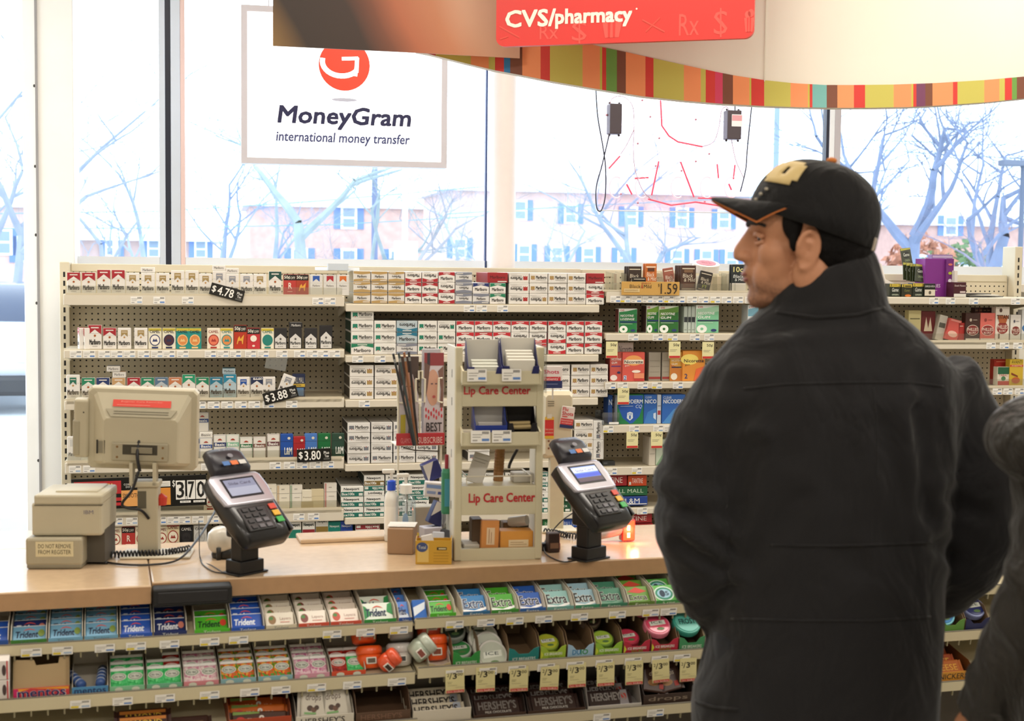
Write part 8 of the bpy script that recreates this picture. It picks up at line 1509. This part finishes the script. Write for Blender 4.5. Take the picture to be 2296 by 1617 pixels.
# body surface colours by place: stubble on the jaw
o_body = pbuild(me, 'body')
def stubble(Hm):
    m = bpy.data.materials.new('face_skin'); m.use_nodes = True; nt = m.node_tree; N = nt.nodes; L = nt.links; b = N['Principled BSDF']; b.inputs['Roughness'].default_value = .5; b.inputs['Specular IOR Level'].default_value = .3
    tc = N.new('ShaderNodeTexCoord'); prev = None
    for c, r0, r1 in (((.066, .0, -.098), .045, .078), ((.104, 0, -.038), .012, .030)):
        q = Hm @ Vector(c); vm = N.new('ShaderNodeVectorMath'); vm.operation = 'DISTANCE'; L.new(tc.outputs['Object'], vm.inputs[0]); vm.inputs[1].default_value = q
        mr = N.new('ShaderNodeMapRange'); mr.interpolation_type = 'SMOOTHSTEP'; mr.inputs[1].default_value = r0; mr.inputs[2].default_value = r1; mr.inputs[3].default_value = 1; mr.inputs[4].default_value = 0; L.new(vm.outputs['Value'], mr.inputs[0])
        if prev is None: prev = mr.outputs[0]
        else: mx = N.new('ShaderNodeMath'); mx.operation = 'MAXIMUM'; L.new(prev, mx.inputs[0]); L.new(mr.outputs[0], mx.inputs[1]); prev = mx.outputs[0]
    n = N.new('ShaderNodeTexNoise'); n.inputs['Scale'].default_value = 160; L.new(tc.outputs['Object'], n.inputs['Vector'])
    f = N.new('ShaderNodeMath'); f.operation = 'MULTIPLY'; L.new(prev, f.inputs[0]); L.new(n.outputs['Fac'], f.inputs[1])
    mix = N.new('ShaderNodeMix'); mix.data_type = 'RGBA'; L.new(f.outputs[0], mix.inputs[0]); mix.inputs[6].default_value = (*lin('#B07C5E'), 1); mix.inputs[7].default_value = (*lin('#5E463C'), 1); L.new(mix.outputs[2], b.inputs['Base Color']); return m
me.materials.clear(); me.materials.append(stubble(inv @ HM))
for s in (-1, 1):
    m = MB(); m.ell((.0765, s * .032, .017), (.0115, .0115, .011), MAT('#A8988E', .25)); m.ell((.0825, s * .034, .017), (.0062, .0068, .0065), MAT('#1A1210', .15)); eye = m.build('eye', man, inv @ HM, True)
    m = MB(); m.tube(smoothp([(.1035, s * .014, .041), (.1025, s * .030, .045), (.091, s * .049, .043), (.077, s * .062, .038)], 4), [.004] * 4 + [.0048] * 5 + [.003] * 4, MAT('#1A1412', .8), 8); m.build('eyebrow', man, inv @ HM, True)
    m = MB(); m.tube(smoothp([(.0905, s * .018, .022), (.0895, s * .032, .025), (.079, s * .047, .019)], 4), .0055, skin_m, 8); m.tube(smoothp([(.0895, s * .018, .010), (.088, s * .032, .0075), (.078, s * .046, .011)], 4), .0042, skin_m, 8); m.build('eyelid', man, inv @ HM, True)
m = MB(); m.X = HM; lipm = MAT('#8A4F48', .45)
m.ell((.1075, 0, -.0462), (.0075, .021, .0045), lipm); m.ell((.104, 0, -.0555), (.0078, .019, .0052), lipm); pbuild(m.mesh('lips', True), 'lips')
# hair under the cap
hair_m = MAT('#0C0A0A', .75, bump=.4, scale=90, spec=.15)
b = MB(); b.X = HM; b.ell((-.036, 0, .032), (.083, .0825, .092), hair_m, None, 24, 16); b.ell((-.062, 0, -.005), (.055, .068, .058), hair_m, None, 20, 12); b.ell((-.05, 0, -.035), (.045, .058, .045), hair_m, None, 20, 12)
for s in (-1, 1): b.ell((.030, s * .0665, .045), (.020, .014, .032), hair_m, None, 14, 10); b.ell((.028, s * .068, .014), (.009, .010, .022), hair_m, None, 12, 8)
for k in range(14): a = R(150 + 60 * k / 13); b.ell((-.030 + .078 * math.cos(a), .088 * math.sin(a) * .9, .004), (.009, .008, .018), hair_m, None, 8, 6)
pbuild(remeshed(b, 'hair', [hair_m], .004, 3), 'hair', 'short black hair')
# cap
capm = fabric('black_cap_cloth', '#0D0C0E', .25, 14, .8)
CB = HM @ T((-.010, 0, .046)) @ RY(R(-13))
m = MB(); n, k = 40, 14; vs = []; a_x, a_y, a_z = .117, .0925, .110
for i in range(k + 1):
    t = math.pi / 2 * i / k
    for j in range(n):
        q_ = 2 * math.pi * j / n; c_, s_ = math.cos(q_), math.sin(q_)
        fr = 1.0 + .0 * c_
        vs.append((a_x * math.sin(t) ** .82 * c_, a_y * math.sin(t) ** .82 * s_, a_z * math.cos(t) ** .9 if t < 1.5 else -.012 * (1 - c_)))
fs = [(i * n + j, (i + 1) * n + j, (i + 1) * n + (j + 1) % n, i * n + (j + 1) % n) for i in range(k) for j in range(n)]
m.add([CB @ Vector(v) for v in vs], fs, capm)
cap = pbuild(m.mesh('baseball_cap', True), 'baseball_cap', 'black baseball cap')
so = cap.modifiers.new('thickness', 'SOLIDIFY'); so.thickness = .003; so.offset = -1
m = MB(); vs = []; nr, nc = 10, 17
for i in range(nr):
    t = i / (nr - 1)
    for j in range(nc):
        f = -1 + 2 * j / (nc - 1); yy = f * .082
        xb = .117 * math.sqrt(max(0, 1 - (f * .93) ** 2)) * .97; xf = .184 * (1 - .42 * abs(f) ** 2.2)
        x = xb + (xf - xb) * t; z = .006 + .016 * t * (1 - abs(f) ** 2) - .026 * f * f * (.25 + .75 * t) - .010 * t * t
        vs.append(CB @ RY(R(13)) @ T((-.004, 0, .030)) @ Vector((x, yy * (1 - .06 * t), z)))
fs = [(i * nc + j, i * nc + j + 1, (i + 1) * nc + j + 1, (i + 1) * nc + j) for i in range(nr - 1) for j in range(nc - 1)]
m.add(vs, fs, capm); br_ = pbuild(m.mesh('cap_brim', True), 'brim', None); br_.parent = cap
so = br_.modifiers.new('thickness', 'SOLIDIFY'); so.thickness = .004; so.offset = 0
m = MB(); m.add([v + (HM.to_3x3() @ Vector((0, 0, -.0035))) for v in vs], [f[::-1] for f in fs], MAT('#B8662A', .8)); um = m.mesh('brim_underside', True); o = pbuild(um, 'brim_underside', 'orange brim underside'); o.parent = cap
def cap_pt(az, el, off=.002):
    t = math.pi / 2 - el; c_, s_ = math.cos(az), math.sin(az)
    return CB @ Vector(((a_x + off) * math.sin(t) ** .82 * c_, (a_y + off) * math.sin(t) ** .82 * s_, (a_z + off) * math.cos(t) ** .9))
m = MB(); gm = MAT('#CBB27A', .6); rows_ = []
for i in range(7):
    rows_.append([cap_pt(R(16 + 46 * j / 8), R(24 + 32 * i / 6), .0025) for j in range(9)])
for i in range(6):
    for j in range(8):
        if (i in (2, 3) and j == 4) or (i == 0 and j in (0, 7)) or (i == 5 and j in (0, 1, 7)): continue
        m.poly([rows_[i][j], rows_[i][j + 1], rows_[i + 1][j + 1], rows_[i + 1][j]], gm)
pm_ = m.mesh('cap_emblem', True); bm = bmesh.new(); bm.from_mesh(pm_); bmesh.ops.remove_doubles(bm, verts=bm.verts, dist=.0002); bm.to_mesh(pm_); bm.free(); o = pbuild(pm_, 'embroidered_emblem', 'pale gold embroidered emblem'); o.parent = cap; so = o.modifiers.new('thickness', 'SOLIDIFY'); so.thickness = .002
m = MB()
for k in range(3): c_ = cap_pt(R(24 + 5 * k), R(6 + 5 * k), .003); m.ell(c_, (.0035, .0035, .003), MAT('#A8A090', .7), None, 8, 6)
o = pbuild(m.mesh('small_stitching', True), 'small_emblem', 'small pale stitched mark'); o.parent = cap
m = MB(); m.ell(CB @ Vector((-.004, 0, a_z + .003)), (.010, .010, .006), MAT('#C8742C', .7), None, 14, 8); o = pbuild(m.mesh('cap_button', True), 'top_button', 'orange button'); o.parent = cap
m = MB(); m.bbox(-.008, .008, -.003, .003, -.012, .012, MAT('#A89A88', .5), .002, X=CB @ T((-.108, .03, -.014)) @ RZ(R(70))); o = pbuild(m.mesh('cap_strap'), 'strap_buckle', 'pale buckle'); o.parent = cap
# jacket
b = MB(); jm = jack
def P2(px, py, dy=0.0): return at_(px, py, PY + .09 + dy)
def jr(px0, px1, py, hd, dy=0.0):
    a, c = P2(px0, py, dy), P2(px1, py, dy); cc = (a + c) / 2; hw = (c - a).length / 2; return (cc, Vector((hw, 0, 0)), Vector((0, hd, 0)))
b.loft([jr(1552, 2098, 1650, .15), jr(1550, 2098, 1585, .152), jr(1575, 2104, 1480, .150), jr(1598, 2110, 1385, .146), jr(1600, 2112, 1300, .143), jr(1596, 2118, 1215, .142), jr(1590, 2128, 1080, .146), jr(1570, 2142, 950, .150), jr(1568, 2158, 880, .146), jr(1588, 2140, 822, .132), jr(1632, 2092, 770, .112), jr(1680, 2040, 722, .095), jr(1715, 2000, 694, .085)], jm, 36, None, 2.4)
cl = [(1722, 1992, 705, .085, 0, 0), (1718, 1985, 660, .083, -.004, 12), (1730, 1968, 618, .080, -.006, 34), (1752, 1955, 594, .078, -.006, 40)]
rings = []
for a, c, y, hd, dy, tilt in cl:
    p_, q_ = P2(a, y + tilt, dy), P2(c, y - tilt, dy); cc = (p_ + q_) / 2; rings.append((cc, (q_ - p_) / 2, Vector((0, hd, 0))))
b.loft(rings, jm, 32, None, 2.2)
for s, rad in ((-1, [.078, .082, .078, .074, .068, .058]), (1, [.088, .084, .078, .074, .068, .058])):
    pts = smoothp(ARMS[s], 4); k = len(pts); rr = []
    for i in range(k):
        t = i / (k - 1) * (len(rad) - 1); j = min(int(t), len(rad) - 2); rr.append(rad[j] + (rad[j + 1] - rad[j]) * (t - j) + .0035 * math.sin(i * 1.9))
    b.tube(pts, rr, jm, 20)
jme = remeshed(b, 'jacket', [jack], .008, 7)
bvh = BVHTree.FromPolygons([v.co.copy() for v in jme.vertices], [tuple(p.vertices) for p in jme.polygons])
# cloth folds pressed into the jacket surface
rndj = random.Random(5)
folds = [((1690, 880), (1640, 1080), .030, .007), ((1700, 1010), (1665, 1190), .022, .008), ((2085, 850), (2120, 1050), .028, .009), ((2065, 930), (2105, 1180), .022, .012), ((1560, 1180), (1650, 1250), .02, .009), ((1540, 1240), (1640, 1300), .018, .008), ((1800, 1130), (1700, 1270), .03, .006), ((1880, 880), (1880, 1100), .04, .004), ((1990, 960), (2060, 1150), .03, .006), ((1580, 1400), (1660, 1350), .02, .008), ((1740, 740), (1960, 720), .018, .006), ((1720, 790), (1640, 870), .03, .005), ((1480, 1050), (1620, 1110), .02, .005), ((1490, 1150), (1630, 1180), .018, .006), ((2150, 1130), (2250, 1180), .02, .005), ((2120, 1230), (2200, 1290), .02, .007), ((1640, 1420), (1600, 1560), .03, .006), ((1900, 1260), (2060, 1320), .03, .004)]
segs = [(P2(*a, -.17), P2(*c, -.17), w_, d_) for a, c, w_, d_ in folds]
for v in jme.vertices:
    if v.co.y > TYc + .03: continue
    tot = 0
    for a, c, w_, d_ in segs:
        ax, az, cx_, cz = a.x, a.z, c.x, c.z; dx, dz = cx_ - ax, cz - az; L2 = dx * dx + dz * dz; t = max(0, min(1, ((v.co.x - ax) * dx + (v.co.z - az) * dz) / L2)); ds = math.hypot(v.co.x - ax - dx * t, v.co.z - az - dz * t)
        x = ds / w_; tot += d_ * (-math.exp(-x * x * 2) + .55 * math.exp(-(x - 1.3) ** 2 * 3))
    v.co += v.normal * tot
jme.update()
seam_m = MAT('#2A282A', .9)
bvh = BVHTree.FromPolygons([v.co.copy() for v in jme.vertices], [tuple(p.vertices) for p in jme.polygons])
jo = pbuild(jme, 'jacket', 'charcoal zip-neck cloth jacket')
def seam(P, r=.0022, label=None):
    pts = []
    for i in range(len(P) - 1):
        for k in range(14):
            t = k / 14; x = P[i][0] + (P[i + 1][0] - P[i][0]) * t; y = P[i][1] + (P[i + 1][1] - P[i][1]) * t
            h = bvh.ray_cast(EYE, ray(x, y).normalized(), 6)
            if h[0] is not None: pts.append(h[0] + h[1] * .0006)
    if len(pts) > 3:
        m = MB(); m.tube(pts, r, jack, 6); me_ = m.mesh('seam', True); o = pbuild(me_, 'seam'); o.parent = jo
seam([(1668, 872), (1760, 862), (1900, 858), (2040, 858), (2120, 868)]); seam([(1730, 1222), (1860, 1224), (2010, 1220), (2095, 1215)]); seam([(1640, 1388), (1800, 1392), (1960, 1392), (2095, 1382)]); seam([(1560, 1572), (1600, 1586), (1660, 1592)], .003); seam([(1740, 700), (1830, 712), (1920, 706), (1988, 690)], .003); seam([(1958, 868), (1966, 960), (1968, 1080)], .0012)
# trousers and shoes
b = MB()
b.loft([ring(TX, TYc, z, hw, hd) for z, hw, hd in ((.74, .17, .12), (.86, .185, .125), (.98, .18, .12))], trou, 20)
for s in (-1, 1):
    hip = Vector((TX, TYc, .9)) + RT * (s * .09)
    b.loft([((hip.x, hip.y, .90), RT * .098, FW * .108), ((hip.x, hip.y, .70), RT * .094, FW * .10), ((hip.x, hip.y, .48), RT * .078, FW * .082), ((hip.x, hip.y, .30), RT * .072, FW * .08), ((hip.x, hip.y, .075), RT * .068, FW * .078)], trou, 18)
pbuild(remeshed(b, 'trousers', [trou], .009, 4), 'trousers', 'dark trousers')
for s in (-1, 1):
    hip = Vector((TX, TYc, .9)) + RT * (s * .09); f0 = hip + FW * .06; b = MB()
    b.loft([(Vector((f0.x, f0.y, .05)) + FW * t, RT * w_, Vector((0, 0, h_))) for t, w_, h_ in ((-.145, .03, .04), (-.12, .044, .049), (-.03, .05, .049), (.07, .054, .045), (.15, .045, .040), (.175, .025, .035))], MAT('#17161A', .5), 20, None, 3)
    pbuild(b.mesh('shoe', True), 'shoe')
# ---- second person, cut by the right picture edge
QY = 2.15
def Q(px, py, dy=0.0): return at_(px, py, QY + dy)
qc = Q(2600, 1100); iv2 = T((-qc.x, -qc.y, 0))
p2 = empty('person', T((qc.x, qc.y, 0)), 'person in a dark leather jacket cut off by the right picture edge', 'person')
b = MB(); zt = lambda py: Q(2600, py).z
b.loft([((qc.x, qc.y, z), (hw, 0, 0), (0, hd, 0)) for z, hw, hd in ((.80, .165, .11), (.98, .155, .10), (1.12, .17, .11), (1.26, .18, .11), (1.34, .11, .08), (1.40, .058, .06), (1.48, .055, .058))], skin_m, 20)
b.ell((qc.x, qc.y, 1.60), (.078, .098, .115), skin_m, None, 20, 14); b.ell((qc.x, qc.y + .06, 1.54), (.05, .05, .06), skin_m, None, 16, 10); b.tube([(qc.x, qc.y + .1, 1.61), (qc.x, qc.y + .125, 1.575)], [.01, .014], skin_m, 10)
for s in (-1, 1):
    b.ell((qc.x + s * .08, qc.y, 1.59), (.008, .02, .03), skin_m, None, 12, 8); hx = qc.x + s * .09
    b.loft([((hx, qc.y, z), (w_, 0, 0), (0, w_ * 1.05, 0)) for z, w_ in ((.84, .085), (.62, .08), (.44, .056), (.32, .054), (.10, .038), (.03, .042))], skin_m, 16); b.loft([((hx, qc.y + t, .04), (w_, 0, 0), (0, 0, h_)) for t, w_, h_ in ((-.06, .03, .036), (.04, .04, .036), (.16, .03, .02))], skin_m, 14)
A2 = {-1: [Q(2410, 1000), Q(2396, 1130, .02), Q(2376, 1270, .0), Q(2325, 1400, .03), Q(2262, 1520, .08), Q(2212, 1600, .12)], 1: [Q(2840, 1000), Q(2880, 1150), Q(2890, 1300), Q(2860, 1430, .05), Q(2800, 1530, .12), Q(2760, 1600, .18)]}
for s in (-1, 1):
    b.tube(smoothp(A2[s], 3), [.048] * 4 + [.042] * 4 + [.034] * 8, skin_m, 12); w0 = A2[s][-1]; d_ = (A2[s][-1] - A2[s][-2]).normalized(); b.ell(w0 + d_ * .05, (.035, .04, .045), skin_m, None, 12, 8)
    for k, ln in enumerate((.065, .075, .07, .055)): p0 = w0 + d_ * .075 + Vector((0, -.02 + .014 * k, 0)); b.tube([p0, p0 + d_ * ln * .5, p0 + d_ * ln + Vector((0, .012, -.004))], [.009, .0085, .007], skin_m, 8)
    p0 = w0 + d_ * .04 + Vector((s * -.03, 0, .01)); b.tube([p0, p0 + d_ * .03 + Vector((s * -.015, 0, 0)), p0 + d_ * .055 + Vector((s * -.015, 0, 0))], [.010, .009, .0075], skin_m, 8)
pbuild(remeshed(b, 'body', [skin_m], .006, 4), 'body', None, p2, iv2)
b = MB()
b.loft([((qc.x, qc.y, z), (hw, 0, 0), (0, hd, 0)) for z, hw, hd in ((.78, .20, .145), (.95, .195, .14), (1.12, .205, .145), (1.26, .215, .14), (1.33, .17, .115), (1.39, .10, .09), (1.45, .085, .085))], leather, 32, None, 2.3)
for s, rad in ((-1, [.098, .084, .078, .072, .062, .050]), (1, [.098, .084, .078, .072, .062, .050])):
    pts = smoothp(A2[s], 4); k = len(pts); rr = []
    for i in range(k): t = i / (k - 1) * 5; j = min(int(t), 4); rr.append(rad[j] + (rad[j + 1] - rad[j]) * (t - j) + .005 * math.sin(i * 2.3))
    b.tube(pts, rr, leather, 18)
b.ell(Q(2400, 985), (.13, .11, .08), leather, None, 20, 12); b.ell(Q(2800, 985), (.13, .11, .08), leather, None, 20, 12)
b.ell(Q(2300, 968, .0), (.042, .05, .052), leather, None, 16, 10)
pbuild(remeshed(b, 'jacket', [leather], .008, 5), 'jacket', 'dark leather jacket', p2, iv2)
b = MB(); b.loft([((qc.x, qc.y, z), (hw, 0, 0), (0, hd, 0)) for z, hw, hd in ((.70, .175, .13), (.88, .18, .13))], trou, 20)
for s in (-1, 1): hx = qc.x + s * .09; b.loft([((hx, qc.y, z), (w_, 0, 0), (0, w_ * 1.05, 0)) for z, w_ in ((.82, .1), (.62, .095), (.44, .075), (.07, .065))], trou, 18)
pbuild(remeshed(b, 'trousers', [trou], .01, 4), 'trousers', 'dark trousers', p2, iv2)
for s in (-1, 1):
    b = MB(); hx = qc.x + s * .09; b.loft([((hx, qc.y + t, .046), (w_, 0, 0), (0, 0, h_)) for t, w_, h_ in ((-.10, .035, .04), (-.02, .048, .045), (.1, .048, .04), (.19, .03, .032))], MAT('#17161A', .5), 20, None, 3); pbuild(b.mesh('shoe', True), 'shoe', None, p2, iv2)
b = MB(); b.ell((qc.x, qc.y - .02, 1.63), (.09, .105, .11), hair_m, None, 20, 14); pbuild(b.mesh('hair', True), 'hair', None, p2, iv2)
